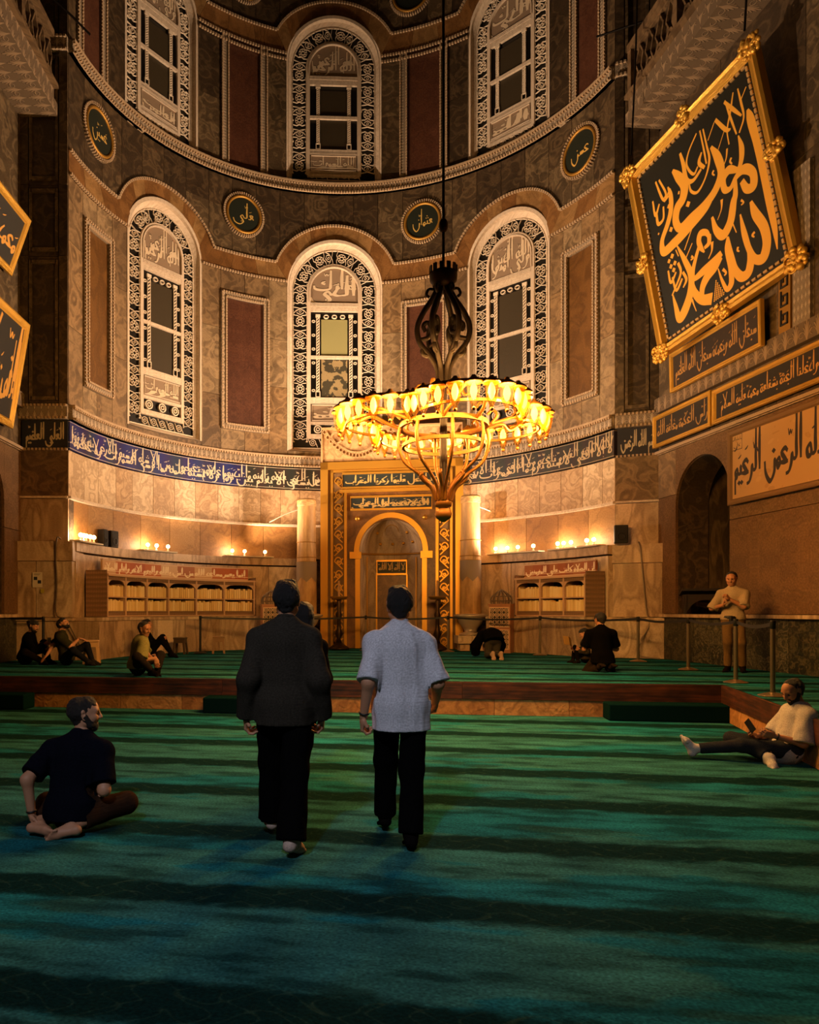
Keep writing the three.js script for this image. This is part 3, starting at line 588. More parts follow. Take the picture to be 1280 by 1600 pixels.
// ------------------------------------------------------------------ piers beside the apse
const LX = -6.6, LD = 16.52;
const pierL = planeSurf(-6.62, 16.52, -5.53, 16.52), pierR = planeSurf(7.145, 17.36, 8.02, 17.0);
function pier(name, label, S, text, low) {
  const o = thing(name, label, 'wall', [0, 0, 0], 0, null, 'structure'), w = S.len;
  const piece = (nm, g, m) => mesh(nm, g, m, o), sl = (nm, a0, a1, y0, y1, m, dep = 0, th = 0.1) => piece(nm, slab(S, a0, a1, y0, y1, dep, th), Array.isArray(m) ? pick(m) : m);
  piece('masonry', slab(S, ...(name.endsWith('left') ? [-0.3, w] : [0.0, w + 0.3]), 3.0, 24, 0.08, 1.2, 0), M.brick);
  sl('marble_slab', 0, w, 4.2, 5.24, M.tan); sl('marble_slab', 0, w, 3.17, 4.14, M.dado); sl('string_course', 0, w, 4.14, 4.2, M.plaster, -0.05);
  // inscription, cornice
  const g = normUV(slabInto(new Geo(), S, rect(0.05, w, 5.26, 5.9), -0.03, 0.1, 1).build(), 0.05, w, 5.26, 5.9);
  piece('inscription_band', g, letteredMaterial(256, 160, flat('#1c1f2a'), '#b9a888', (c, W, H) => arabic(c, text, 20, 6, W - 40, H - 12, { pen: 1.1 })));
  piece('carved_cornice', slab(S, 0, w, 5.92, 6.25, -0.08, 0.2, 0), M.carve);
  const B = new Geo(); for (const [y, d] of [[6.22, -0.08], [5.94, -0.08], [5.25, 0], [14.48, -0.1], [14.2, -0.1]]) beadsInto(B, S, (s) => [lerp(0, w, s), y], Math.round(w / 0.085), 0.055, 0.05, d, 0.05);
  piece('bead_moulding', B.build(), M.beads);
  // tall panelled slabs above
  for (const [y0, y1] of [[6.25, 9.6], [9.6, 11.2], [11.2, 14.2], [14.5, 18], [18, 24]]) {
    sl('marble_slab', 0, 0.2, y0, y1, M.umber, -0.04, 0.14); sl('marble_slab', w - 0.2, w, y0, y1, M.umber, -0.04, 0.14); sl('marble_slab', 0.2, w - 0.2, y0, y1, M.umber);
    const R = new Geo(); slabInto(R, S, rect(0.26, w - 0.26, y0 + 0.1, y0 + 0.18), -0.05, 0.1, 1); slabInto(R, S, rect(0.26, w - 0.26, y1 - 0.18, y1 - 0.1), -0.05, 0.1, 1); slabInto(R, S, rect(0.22, 0.28, y0 + 0.1, y1 - 0.1), -0.05, 0.1, 1); slabInto(R, S, rect(w - 0.28, w - 0.22, y0 + 0.1, y1 - 0.1), -0.05, 0.1, 1);
    piece('panel_moulding', R.build(), M.umber[0]);
  }
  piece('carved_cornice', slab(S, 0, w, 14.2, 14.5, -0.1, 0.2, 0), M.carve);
  for (const [a0, a1, y0, y1, d, m] of low(w)) sl('marble_slab', a0, a1, y0, y1, m, -d, d + 0.6);
  return o;
}
pier('wall_pier_left', 'dark slab-faced pier left of the apse with a blue inscribed band', pierL, 'العلي العظيم', (w) => [[-0.1, w + 0.16, 2.72, 3.17, 0.17, M.dado[1]], [-0.1, 0.42, 1.46, 2.72, 0.15, M.dado[2]], [0.42, w + 0.14, 1.46, 2.72, 0.15, M.dado[0]], [-0.1, w + 0.18, 1.38, 1.46, 0.3, M.dado[1]], [-0.1, w + 0.78, 0.45, 1.38, 0.26, M.dado[2]]]);
pier('wall_pier_right', 'dark slab-faced pier right of the apse with a worn inscribed band', pierR, 'بسم الله الرحمن', (w) => [[-0.07, w + 0.1, 2.72, 3.17, 0.17, M.dado[1]], [-0.05, w + 0.1, 1.46, 2.72, 0.15, M.dado[2]], [-0.1, w + 0.1, 1.38, 1.46, 0.3, M.dado[1]], [-0.75, w + 0.1, 0.45, 1.38, 0.26, M.dado[0]]]);

// ------------------------------------------------------------------ side walls of the bema
const wr = planeSurf(8.0, 17.0, 10.06, -8), wl = planeSurf(-7.4, -8, -6.6, 16.6);
const aOfR = (D) => (17 - D) * 1.0034, aOfL = (D) => (D + 8) * 1.0005;
T.brown = marble(10, [0.47, 0.35, 0.22], [0.41, 0.30, 0.18], [0.33, 0.235, 0.135], { freq: 3, sharp: 7, amount: 0.4, grain: 0.07 });   // brown limewash of the side walls
M.wallPlaster = tints(T.brown, [0xffffff, 0xf4ece2, 0xeae0d2], 0.8);
function sideWall(name, label, S, n0, n1, aFar, dir) {
  const o = thing(name, label, 'wall', [0, 0, 0], 0, null, 'structure'), L = S.len;
  const c = (n0 + n1) / 2, h = (n1 - n0) / 2, yc = 3.95, top = yc + h;
  const G = new Geo();   // masonry with the arched doorway
  slabInto(G, S, rect(0, n0, 0, 24), 0.06, 0.7, 1); slabInto(G, S, rect(n1, L, 0, 24), 0.06, 0.7, 1); slabInto(G, S, rect(n0, n1, 0, 1.5), 0.06, 0.7, 1);
  slabInto(G, S, (s, t) => { const x = -h * Math.cos(Math.PI * s); return [c + x, lerp(yc + Math.sqrt(Math.max(0, h * h - x * x)), 24, t)]; }, 0.06, 0.7, 24);
  mesh('masonry', G.build(), M.brick, o);
  { const g = new Geo(); slabInto(g, S, rect(n0 - 0.3, n1 + 0.3, 1.2, top + 0.2), 1.6, 0.1, 1); mesh('niche_back', g.build(), M.umber[2], o); }
  for (const a of [n0 - 0.02, n1 + 0.02]) { const g = new Geo(), p = (y, d) => S.at(a, y, d); g.quad(p(1.5, 0.7), p(1.5, 1.65), p(top, 1.65), p(top, 0.7)); mesh('niche_jamb', g.build(), M.umber[0], o); }
  const put = (nm, a0, a1, y0, y1, m, dep = 0, th = 0.1) => { if (a1 > a0 + 0.02) mesh(nm, slab(S, a0, a1, y0, y1, dep, th), Array.isArray(m) ? pick(m) : m, o); };
  const run = (nm, a0, a1, y0, y1, m, wide, dep) => { const k = Math.max(1, Math.round((a1 - a0) / wide)); for (let i = 0; i < k; i++) put(nm, lerp(a0, a1, i / k), lerp(a0, a1, (i + 1) / k), y0, y1, m, dep); };
  run('verde_slab', 0, L, 0.45, 1.46, M.verde, 1.4, -0.02);
  put('ledge', 0, L, 1.46, 1.54, M.dado[1], -0.12, 0.3);
  run('plaster_slab', 0, n0, 1.54, 4.2, M.wallPlaster, 2.2); run('plaster_slab', n1, L, 1.54, 3.4, M.wallPlaster, 2.4); run('plaster_slab', n1, L, 3.4, 5.2, M.wallPlaster, 3.2); run('marble_slab', 0, n0, 4.2, 5.2, M.tan, 0.8);
  mesh('plaster_slab', slabInto(new Geo(), S, (s, t) => { const x = -h * Math.cos(Math.PI * s); return [c + x, lerp(yc + Math.sqrt(Math.max(0, h * h - x * x)) + 0.01, 5.2, t)]; }, 0, 0.1, 24, 1).build(), M.wallPlaster[0], o);
  const B = new Geo(); for (const y of [5.25, 6.3]) beadsInto(B, S, (s) => [lerp(Math.max(0, aFar - 8), Math.min(L, aFar + 8), s), y], 150, 0.07, 0.06, -0.03, 0.06);
  mesh('bead_moulding', B.build(), M.beads, o).userData.kind = 'stuff';
  put('string_course', 0, L, 5.2, 5.3, M.dado[1], -0.03, 0.12);
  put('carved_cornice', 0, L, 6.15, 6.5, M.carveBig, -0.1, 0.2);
  run('marble_slab', 0, L, 5.3, 6.15, M.umber, 2); run('marble_slab', 0, L, 6.5, 9.4, M.umber, 2.2); run('marble_slab', 0, L, 9.4, 12.7, M.umber, 2.2); run('marble_slab', 0, L, 14.9, 24, M.umber, 3);
  // gallery: carved soffit and face, pierced parapet
  const g0 = dir > 0 ? 0.1 : Math.max(0, aFar - 9), g1 = dir > 0 ? aFar + 9 : L - 0.1;
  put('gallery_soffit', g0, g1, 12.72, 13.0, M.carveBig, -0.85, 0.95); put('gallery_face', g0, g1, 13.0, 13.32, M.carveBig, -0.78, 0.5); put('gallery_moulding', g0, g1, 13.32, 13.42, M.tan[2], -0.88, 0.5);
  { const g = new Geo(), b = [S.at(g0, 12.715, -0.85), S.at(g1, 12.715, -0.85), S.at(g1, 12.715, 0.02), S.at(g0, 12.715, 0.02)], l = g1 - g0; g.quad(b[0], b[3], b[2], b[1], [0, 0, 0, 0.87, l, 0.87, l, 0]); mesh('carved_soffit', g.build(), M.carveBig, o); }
  const n = 6;
  for (let i = 0; i < n; i++) {
    const a0 = lerp(g0, g1, i / n), a1 = lerp(g0, g1, (i + 1) / n);
    put('parapet_post', a0, a0 + 0.16, 13.42, 14.5, M.tan[2], -0.8, 0.2); put('parapet_panel', a0 + 0.16, a1, 13.42, 14.4, M.umber[2], -0.66, 0.06);
    const R = new Geo(), q = { at: S.at };
    const bar = (pts, w) => { for (let k = 0; k + 1 < pts.length; k++) { const A = pts[k], C = pts[k + 1], dx = C[0] - A[0], dy = C[1] - A[1], l = Math.hypot(dx, dy) || 1, nx = -dy / l * w, ny = dx / l * w; slabInto(R, S, (s, t) => [lerp(A[0], C[0], s) + nx * (t - 0.5), lerp(A[1], C[1], s) + ny * (t - 0.5)], -0.74, 0.08, 1); } };
    const m = Math.max(3, Math.round((a1 - a0) / 0.5));
    for (let k = 0; k < m; k++) { const x = lerp(a0 + 0.2, a1, (k + 0.5) / m); bar([[x - 0.2, 13.5], [x - 0.05, 13.75], [x - 0.15, 13.95], [x + 0.02, 14.3]], 0.04); bar([[x + 0.2, 13.5], [x + 0.08, 13.8], [x + 0.16, 14.05], [x + 0.02, 14.3]], 0.04); bar(ringPts(x, 13.62, 0.09, 9), 0.035); bar([[x - 0.2, 14.35], [x + 0.2, 14.35]], 0.04); }
    mesh('parapet_tracery', R.build(), M.tan[2], o);
  }
  put('parapet_rail', g0, g1, 14.4, 14.58, M.tan[2], -0.82, 0.3);
  return o;
}
sideWall('wall_right', 'right side wall with dark green marble dado, arched doorway and carved gallery', wr, aOfR(16.3), aOfR(14.46), aOfR(15), 1);
sideWall('wall_left', 'left side wall with arched doorway and carved gallery above', wl, aOfL(13.85), aOfL(15.7), aOfL(15), -1);
// greek-key strip and carved border beside the small board on the right wall
{ const o = scene.getObjectByName('wall_right'), g = new Geo(), a0 = aOfR(13.0);
  slabInto(g, wr, rect(a0, a0 + 0.28, 6.5, 8.6), -0.08, 0.1, 1); mesh('key_border', g.build(), M.oldGold, o);
  const k = new Geo(); for (let i = 0; i < 6; i++) { const y = 6.62 + i * 0.33; for (const [x0, x1, y0, y1] of [[0.05, 0.23, y, y + 0.03], [0.2, 0.23, y, y + 0.2], [0.1, 0.23, y + 0.17, y + 0.2], [0.1, 0.13, y + 0.09, y + 0.2], [0.05, 0.08, y, y + 0.28]]) slabInto(k, wr, rect(a0 + x0, a0 + x1, y0, y1), -0.1, 0.03, 1); }
  mesh('key_fret', k.build(), M.dark, o);
  const c = slabInto(new Geo(), wr, rect(a0 + 0.32, a0 + 0.72, 6.5, 9.2), -0.07, 0.1, 1).build(); mesh('carved_border', c, M.carveSmall, o); }
// rest of the hall, behind and above the camera
tag(mesh('wall_back', boxG(-14, 0, 8, 14, 24, 8.6), M.brick), 'plain back wall of the hall behind the viewer', 'wall', null, 'structure');
tag(mesh('ceiling', boxG(-14, 24, -24, 14, 24.5, 8.6), M.brick), 'high dark vault over the hall', 'ceiling', null, 'structure');

// ------------------------------------------------------------------ floor, platform and steps
const QM = 0.164, QN = Math.hypot(1, QM);
const toQ = (X, D) => [(X - QM * D) / QN, (D + QM * X) / QN];
function carpetTex(px, u0, u1, v0, v1) {
  const ground = [0.215, 0.465, 0.455], dark = [0.045, 0.155, 0.15], blue = [0.12, 0.415, 0.45];
  return texture(px, px, (s, t) => {
    const u = lerp(u0, u1, s), v = lerp(v0, v1, t);
    const w = N(u * 0.6, v * 0.6, 4) * 0.05 + N(u * 2.1, v * 2.1, 8) * 0.035;
    let ph = ((v + w - 2.85) / 1.152) % 1; if (ph < 0) ph += 1; if (ph > 0.5) ph -= 1;
    const d = Math.abs(ph) * 1.152, edge = N(u * 4, v * 9, 2) * 0.05 + N(u * 14, v * 20, 5) * 0.025;
    let st = smooth(0.2, 0.11, d + edge);
    const nap = fbm(u * 0.45, v * 1.3, 21, 4), nap2 = fbm(u * 1.8 + 4, v * 6, 33, 5);
    let c = mix3(ground, blue, smooth(0.02, 0.1, nap + 0.25 * nap2));
    const k = 0.86 + 0.5 * nap2 + 0.25 * nap; c = [c[0] * k, c[1] * k, c[2] * k];
    c = mix3(c, dark, smooth(0.06, 0.2, -nap2 + 0.35 * nap) * 0.3);
    c = mix3(c, dark, st * 0.97);
    // outlined flowers woven into the dark border stripes
    if (d < 0.17) { const a = u * 5.2, b = ph * 1.152 * 9, f = Math.abs(Math.sin(a * 3.1 + Math.sin(b * 2.4) * 1.6) * Math.cos(b * 2.2 + Math.sin(a * 2.3) * 1.4) - 0.3 * N(u * 9, v * 9, 3)); if (f < 0.1) c = mix3(c, [0.27, 0.34, 0.26], 0.5 * (1 - f / 0.1) * smooth(0.17, 0.13, d)); }
    const g = 1 + N(u * 60, v * 60, 1) * 0.28 + N(u * 150, v * 150, 6) * 0.3;
    return [c[0] * g, c[1] * g, c[2] * g];
  }, { mirror: true });
}
const fibre = texture(256, 256, (u, v, x, y) => 0.5 + 0.35 * N(x * 0.9, y * 0.9, 3) + 0.25 * N(x * 0.35, y * 0.35, 7), { srgb: false, repeat: [8, 8] });
const UV0 = [-9, 9, 1, 15];
const lowerTex = carpetTex(2048, ...UV0);
const pileTex = fibre.clone(); pileTex.repeat.set(60, 46); pileTex.needsUpdate = true;
const mCarpet = pile({ map: lowerTex, roughness: 1, bumpMap: pileTex, bumpScale: 0.008 });
const upperTex = carpetTex(1024, -9, 9, 8, 24);
const mCarpetUp = pile({ map: upperTex, roughness: 1, bumpMap: pileTex, bumpScale: 0.006 });
function carpetSheet(poly, y, box) {   // flat polygon [X, D]; uv along the prayer rows
  const sh = new THREE.Shape(poly.map(([x, d]) => new THREE.Vector2(x, d))), g = new THREE.ShapeGeometry(sh), p = g.attributes.position, u = g.attributes.uv, n = g.attributes.normal;
  for (let i = 0; i < p.count; i++) { const X = p.getX(i), D = p.getY(i), [a, b] = toQ(X, D); u.setXY(i, (a - box[0]) / (box[1] - box[0]), (b - box[2]) / (box[3] - box[2])); p.setXYZ(i, X, y, -D); n.setXYZ(i, 0, 1, 0); }
  return g;
}
{ const o = thing('floor', 'blue-green prayer carpet of the lower floor with dark patterned rows', 'floor', [0, 0, 0], 0, null, 'structure');
  mesh('carpet', carpetSheet([[-14, -8.6], [14, -8.6], [14, 13.5], [-14, 13.5]], 0, UV0), mCarpet, o);
  mesh('slab', boxG(-14, -0.4, -24, 14, -0.004, 8.6), M.brick, o); }
const FR = [6.07, 10.85], frontD = (X) => FR[1] - (X - FR[0]) * 0.133, ret = (D) => FR[0] - 0.277 * (FR[1] - D);
{ const o = thing('floor_platform', 'raised platform covered in green striped carpet in front of the apse', 'floor', [0, 0, 0], 0, null, 'structure');
  const poly = [[-9, frontD(-9)], FR, [ret(2.2), 2.2], [11, 2.2], [11, 19], [9, 24], [-7, 24], [-9, 19]];
  mesh('carpet', carpetSheet(poly, 0.512, [-9, 9, 8, 24]), mCarpetUp, o);
  const sh = new THREE.Shape(poly.map(([x, d]) => new THREE.Vector2(x, d))), g = new THREE.ExtrudeGeometry(sh, { depth: 0.44, bevelEnabled: false }); g.rotateX(-Math.PI / 2); g.translate(0, 0.06, 0);
  mesh('core', g, M.brick, o); }
const woodTex = texture(256, 256, (u, v) => { const g = fbm(u * 3, v * 26, 4, 4), s = fbm(u * 6, v * 6, 9, 3); const k = 0.75 + g * 0.8 + s * 0.6; return [0.36 * k, 0.185 * k, 0.085 * k]; }, { repeat: [0.5, 1] });
M.board = std({ map: woodTex, roughness: 0.5, bumpMap: relief, bumpScale: 0.004 });
M.step = tints(T.cream, [0xe8b87c, 0xdaa86c, 0xf0c48a], 0.7, 0.02);
{ const o = thing('trim_step', 'step front of dark wooden boards over pale stone blocks edging the platform', 'step', [0, 0, 0], 0, null, 'structure');
  const line = (x0, d0, x1, d1, n, m) => { const S = planeSurf(x0, d0, x1, d1), cuts = [0]; for (let k = 1; k < n; k++) cuts.push(S.len * (k + rr(-0.2, 0.2)) / n); cuts.push(S.len);
    for (let k = 0; k < n; k++) mesh('stone_block', slab(S, cuts[k], cuts[k + 1], 0, 0.245, -0.02, 0.12, 0.003), pick(M.step), o);
    for (let k = 0; k < m; k++) mesh('wooden_board', slab(S, S.len * k / m, S.len * (k + 1) / m, 0.245, 0.508, -0.04, 0.12, 0.002), M.board, o); };
  line(-9, frontD(-9), FR[0], FR[1], 13, 4); line(FR[0], FR[1], ret(2.2), 2.2, 8, 3); }
M.stepCarpet = pile({ color: 0x0a2422, roughness: 1, bumpMap: pileTex, bumpScale: 0.006 });
function stepBox(x0, x1, label) {
  const e = V(1, 0, 0.133).normalize(), c = V((x0 + x1) / 2, 0.125, -(frontD((x0 + x1) / 2) - 0.23)), g = new RoundedBoxGeometry((x1 - x0), 0.25, 0.36, 3, 0.025);
  const m = mesh('carpeted_step', g, M.stepCarpet); m.position.copy(c); m.rotation.y = Math.atan2(-e.z, e.x);
  tag(m, label, 'step', 'carpeted steps in front of the platform');
}
stepBox(-6.6, -4.66, 'dark carpeted step block at the far left foot of the platform');
stepBox(-1.72, -0.3, 'dark carpeted step block behind the man in the dark jacket');
stepBox(4.32, 6.02, 'dark carpeted step block in the right corner of the platform');
// ------------------------------------------------------------------ mihrab
const S0 = { at: (a, y, d) => V(a, y, -d), normal: () => V(0, 0, 1), tangent: () => V(1, 0, 0), step: 50 };
M.field = stone(T.onyx, 0xd8bca4, 0.4, 0.002); M.nicheStone = M.dado[2]; M.crest = stone(T.cream, 0xe8d2b0, 0.6, 0.004); M.mihrabDark = std({ color: 0x6e5028, roughness: 0.6 });
{
  const o = thing('mihrab', 'tall gilded mihrab niche with carved scrolls and inscribed panels', 'mihrab', [2.26, 0.51, -21.4], -0.1625);
  const y = (h) => h - 0.51, put = (n, g, m, p = o) => mesh(n, g, m, p);
  const inscr = (w, h, text, rows = 1) => letteredMaterial(w, h, flat('#16201e'), '#c09a56', (g, W, H) => arabic(g, text, 14, 4, W - 28, H - 8, { pen: 1.05, rows }));
  // body: two side blocks and the head, open in the middle
  { const G = new Geo(); for (const s of [-1, 1]) G.bx(Math.min(s * 1.3, s * 2.05), 0, -0.3, Math.max(s * 1.3, s * 2.05), y(5.99), 0); G.bx(-1.3, y(5.2), -0.3, 1.3, y(5.99), 0); put('body', G.build(), M.mihrabDark); }
  { const G = new Geo(), h = 0.95, yc = y(3.34), sl = (f, n = 1) => slabInto(G, S0, f, 0.02, 0.2, n);
    sl(rect(-1.3, -h, 0, y(5.2))); sl(rect(h, 1.3, 0, y(5.2))); sl((s, t) => { const x = -h * Math.cos(Math.PI * s); return [x, lerp(yc + Math.sqrt(Math.max(0, h * h - x * x)), y(5.2), t)]; }, 24);
    put('marble_field', G.build(), M.field); }
  // crest
  put('crest', boxG(-2.05, y(5.99), -0.25, 2.05, y(7.02), -0.02), M.crest);
  { const G = new Geo(), z = [-0.03, 0.04];
    const swag = []; for (let k = 0; k <= 40; k++) { const t = k / 40, x = -1.95 + 3.9 * t; swag.push([x, y(6.9) - 0.72 * Math.pow(Math.sin(Math.PI * ((t * 2) % 1)), 0.8)]); }
    for (let k = 0; k < 40; k++) { const a = swag[k]; ribbonInto(G, ringPts(a[0], a[1], 0.06, 9), 0.022, ...z, true); }
    ribbonInto(G, swag.map(([a, b]) => [a, b + 0.09]), 0.04, ...z); ribbonInto(G, ringPts(0, y(6.42), 0.27, 26), 0.035, ...z, true); ribbonInto(G, ringPts(-1.6, y(6.72), 0.16, 18), 0.04, ...z, true); ribbonInto(G, ringPts(1.6, y(6.72), 0.16, 18), 0.04, ...z, true);
    ribbonInto(G, [[-2.04, y(6.02)], [-2.04, y(7.0)], [2.04, y(7.0)], [2.04, y(6.02)]], 0.06, ...z);
    put('crest_carving', G.build(), M.crest); }
  // gilt borders
  const gilt = (x0, x1, top, z, name) => { const G = new Geo(); for (const s of [-1, 1]) G.bx(Math.min(s * x0, s * x1), 0, -0.02, Math.max(s * x0, s * x1), y(top), z); G.bx(-x1, y(top) - (x1 - x0), -0.02, x1, y(top), z); put(name, G.build(), M.gold); };
  gilt(1.85, 2.07, 5.99, 0.09, 'outer_gilt_border'); gilt(1.70, 1.77, 5.76, 0.05, 'inner_gilt_border'); gilt(1.29, 1.37, 5.2, 0.05, 'field_gilt_border');
  // scroll-carved pilaster strips
  for (const s of [-1, 1]) {
    const st = part('carved_pilaster', o);
    put('ground', boxG(Math.min(s * 1.38, s * 1.69), 0, -0.01, Math.max(s * 1.38, s * 1.69), y(5.66), 0.02), M.mihrabDark, st);
    const G = new Geo(), cx = s * 1.535, n = 13, st0 = y(5.6) / n;
    for (let k = 0; k < n; k++) { const y0 = k * st0 + st0 / 2, d = k % 2 ? 1 : -1, sp = []; for (let j = 0; j <= 16; j++) { const t = j / 16 * 7.2, r = 0.125 * (1 - j / 22); sp.push([cx + d * r * Math.cos(t) * 0.95, y0 + r * Math.sin(t) * 1.25]); } ribbonInto(G, sp, 0.03, 0.0, 0.06); ribbonInto(G, [[cx - d * 0.12, y0 - st0 * 0.55], [cx - d * 0.02, y0 - st0 * 0.3], [cx + d * 0.11, y0]], 0.03, 0.0, 0.055); ribbonInto(G, [[cx - d * 0.13, y0 + 0.1], [cx - d * 0.06, y0 + 0.02], [cx - d * 0.13, y0 - 0.08]], 0.035, 0, 0.05); ribbonInto(G, ringPts(cx, y0, 0.03, 8), 0.03, 0, 0.06, true); }
    put('scrollwork', G.build(), M.gold, st);
  }
  const board = (x, y0, y1, z, m, name) => { const b = part(name, o); put('panel', new THREE.PlaneGeometry(2 * x, y1 - y0).translate(0, (y0 + y1) / 2, z + 0.012), m, b); const G = new Geo(); ribbonInto(G, [[-x - 0.02, y0 - 0.02], [x + 0.02, y0 - 0.02], [x + 0.02, y1 + 0.02], [-x - 0.02, y1 + 0.02]], 0.06, z - 0.02, z + 0.05, true); put('gilt_frame', G.build(), M.gold, b); };
  board(1.4, y(5.24), y(5.62), 0.05, inscr(640, 96, 'كلما دخل عليها زكريا المحراب'), 'upper_inscription');
  put('gilt_sill', boxG(-1.5, y(5.08), 0, 1.5, y(5.17), 0.12), M.gold);
  board(1.16, y(4.6), y(4.93), 0.02, inscr(640, 90, 'فنادته الملائكة وهو قائم يصلي في المحراب', 2), 'lower_inscription');
  // gilt arch, imposts, jambs
  { const G = new Geo(), pts = []; for (let k = 0; k <= 32; k++) { const a = Math.PI * (1 - k / 32); pts.push([1.0 * Math.cos(a), y(3.34) + 1.06 * Math.sin(a)]); } ribbonInto(G, pts, 0.15, -0.05, 0.09); put('gilt_arch', G.build(), M.gold); }
  for (const s of [-1, 1]) { put('impost', boxG(Math.min(s * 0.86, s * 1.2), y(3.14), -0.05, Math.max(s * 0.86, s * 1.2), y(3.34), 0.1), M.gold); put('jamb', boxG(Math.min(s * 0.9, s * 1.04), 0, -0.05, Math.max(s * 0.9, s * 1.04), y(3.14), 0.06), M.gold); put('boss', new THREE.SphereGeometry(0.075, 16, 10).translate(s * 0.98, y(4.32), 0.03), M.gold); }
  // the hollow: curved back and quarter dome
  { const G = new Geo(), n = 24, a = 0.95, b = 0.5, P = (t, h) => V(-a * Math.cos(t), h, -0.02 - b * Math.sin(t)), Nn = (t, e) => V(Math.cos(t) / a * Math.cos(e), -Math.sin(e), Math.sin(t) / b * Math.cos(e)).normalize();
    const row = (h, e, f) => { const k = G.p.length / 3; for (let i = 0; i <= n; i++) { const t = Math.PI * i / n, p = P(t, h); p.x *= f; p.z = -0.02 + (p.z + 0.02) * f; G.vert(p, Nn(t, e), i / n * 2.4, h); } return k; };
    const rows = [row(0, 0, 1), row(y(3.34), 0, 1)]; for (let j = 1; j <= 12; j++) { const e = Math.PI / 2 * j / 12; rows.push(row(y(3.34) + 0.97 * Math.sin(e), e, Math.cos(e))); }
    for (let j = 0; j + 1 < rows.length; j++) for (let i = 0; i < n; i++) { const p = rows[j] + i, q = rows[j + 1] + i; G.i.push(p, p + 1, q + 1, p, q + 1, q); }
    put('niche', G.build(), M.nicheStone); }
  { const G = new Geo(), pts = []; for (let i = 0; i <= 24; i++) { const t = Math.PI * i / 24; pts.push(V(-0.94 * Math.cos(t), y(3.3), -0.02 - 0.485 * Math.sin(t))); } put('niche_moulding', new THREE.TubeGeometry(new THREE.CatmullRomCurve3(pts), 40, 0.03, 6), M.oldGold); }
  for (const [x, h] of [[-0.42, 3.92], [0.45, 3.93], [-0.34, 3.6], [0.02, 3.6], [0.34, 3.62], [0.62, 3.65]]) { const e = Math.asin(clamp((h - 3.34) / 0.97)), f = Math.cos(e), z = -0.02 - 0.5 * f * Math.sqrt(Math.max(0, 1 - (x / 0.95 / f) ** 2)); put('gilt_stud', new THREE.SphereGeometry(0.045, 10, 8).translate(x, y(h), z + 0.01), M.gold); }
  { const q = part('roundel', o); put('disc', new THREE.CircleGeometry(0.2, 24).rotateX(0.5).translate(0, y(3.98), -0.4), letteredMaterial(128, 128, flat('#17150f'), '#8a6a34', (g, w, h) => arabic(g, 'الله', 24, 20, 80, 84, { pen: 1 })), q); put('rim', new THREE.TorusGeometry(0.2, 0.018, 6, 30).rotateX(0.5).translate(0, y(3.98), -0.395), M.oldGold, q); }
  board(0.42, y(2.72), y(3.08), -0.42, inscr(320, 130, 'لا إله إلا الله'), 'niche_inscription');
  for (const s of [-1, 1]) { put('niche_gilt_strip', boxG(s * 0.45 - 0.02, 0, -0.47, s * 0.45 + 0.02, y(2.7), -0.41), M.gold); put('niche_gilt_strip', boxG(s * 0.72 - 0.015, 0, -0.37, s * 0.72 + 0.015, y(3.2), -0.3), M.oldGold); }
  put('niche_panel', boxG(-0.43, 0, -0.5, 0.43, y(2.7), -0.45), M.field);
}

// ------------------------------------------------------------------ great candles and bronze candlesticks
M.wax = std({ map: T.cream, color: 0xf2d8a8, roughness: 0.6, bumpMap: relief, bumpScale: 0.02 }); M.silver = std({ color: 0xc9bba6, roughness: 0.35, metalness: 0.5 }); M.bronze = std({ color: 0x3a2a18, roughness: 0.4, metalness: 0.8 });
function greatCandle(x, d, label) {
  const o = thing('great_candle', label, 'candle', [x, 0.51, -d], 0, 'great candles flanking the mihrab');
  for (const s of [-1, 1]) mesh('pedestal_foot', boxG(s * 0.2 - 0.13, 0, -0.22, s * 0.2 + 0.13, 0.2, 0.22), M.cream[1], o);
  mesh('pedestal', boxG(-0.4, 0.2, -0.3, 0.4, 0.42, 0.3), M.cream[0], o);
  mesh('candlestick', lathe([[0, 0.42], [0.3, 0.42], [0.31, 0.47], [0.16, 0.52], [0.2, 0.62], [0.3, 0.74], [0.34, 0.84], [0.36, 0.9], [0.46, 0.94], [0.46, 1.0], [0.3, 1.02], [0, 1.02]], 32), M.silver, o);
  mesh('candle', lathe([[0, 1.02], [0.29, 1.02], [0.285, 1.8], [0.27, 3.0], [0.255, 4.2], [0.245, 4.26], [0, 4.27]], 32), M.wax, o);
  const band = (y0, y1, r, zig, m, n) => { const G = new Geo(), k = 36; for (let i = 0; i < k; i++) { const t0 = i / k * 2 * Math.PI, t1 = (i + 1) / k * 2 * Math.PI, yy = (j) => y0 - zig * Math.abs((j % 6) / 3 - 1), p = (t, h) => V(r * Math.sin(t), h, r * Math.cos(t)); G.quad(p(t0, yy(i)), p(t1, yy(i + 1)), p(t1, y1), p(t0, y1), [i / k, 0, (i + 1) / k, 0, (i + 1) / k, 1, i / k, 1]); } return mesh(n, G.build(), m, o); };
  band(2.05, 2.5, 0.292, 0.14, std({ color: 0x8a7660, roughness: 0.7 }), 'painted_sleeve');
  for (const h of [2.5, 2.62, 3.05]) mesh('ring', new THREE.TorusGeometry(0.283, 0.012, 6, 32).rotateX(Math.PI / 2).translate(0, h, 0), M.oldGold, o);
  mesh('drip_cap', lathe([[0.258, 4.08], [0.275, 4.1], [0.27, 4.24], [0.25, 4.29], [0, 4.3]], 28), M.wax, o);
  mesh('wall_stay', tube([V(0, 4.1, -0.2), V(Math.sign(x - 2.2) * 0.55, 3.95, -0.35), V(Math.sign(x - 2.2) * 1.1, 3.7, -0.5)], 0.018, 8, 6), M.silver, o);
}
greatCandle(-0.2, 21.0, 'tall pale candle in a silver stick, left of the mihrab');
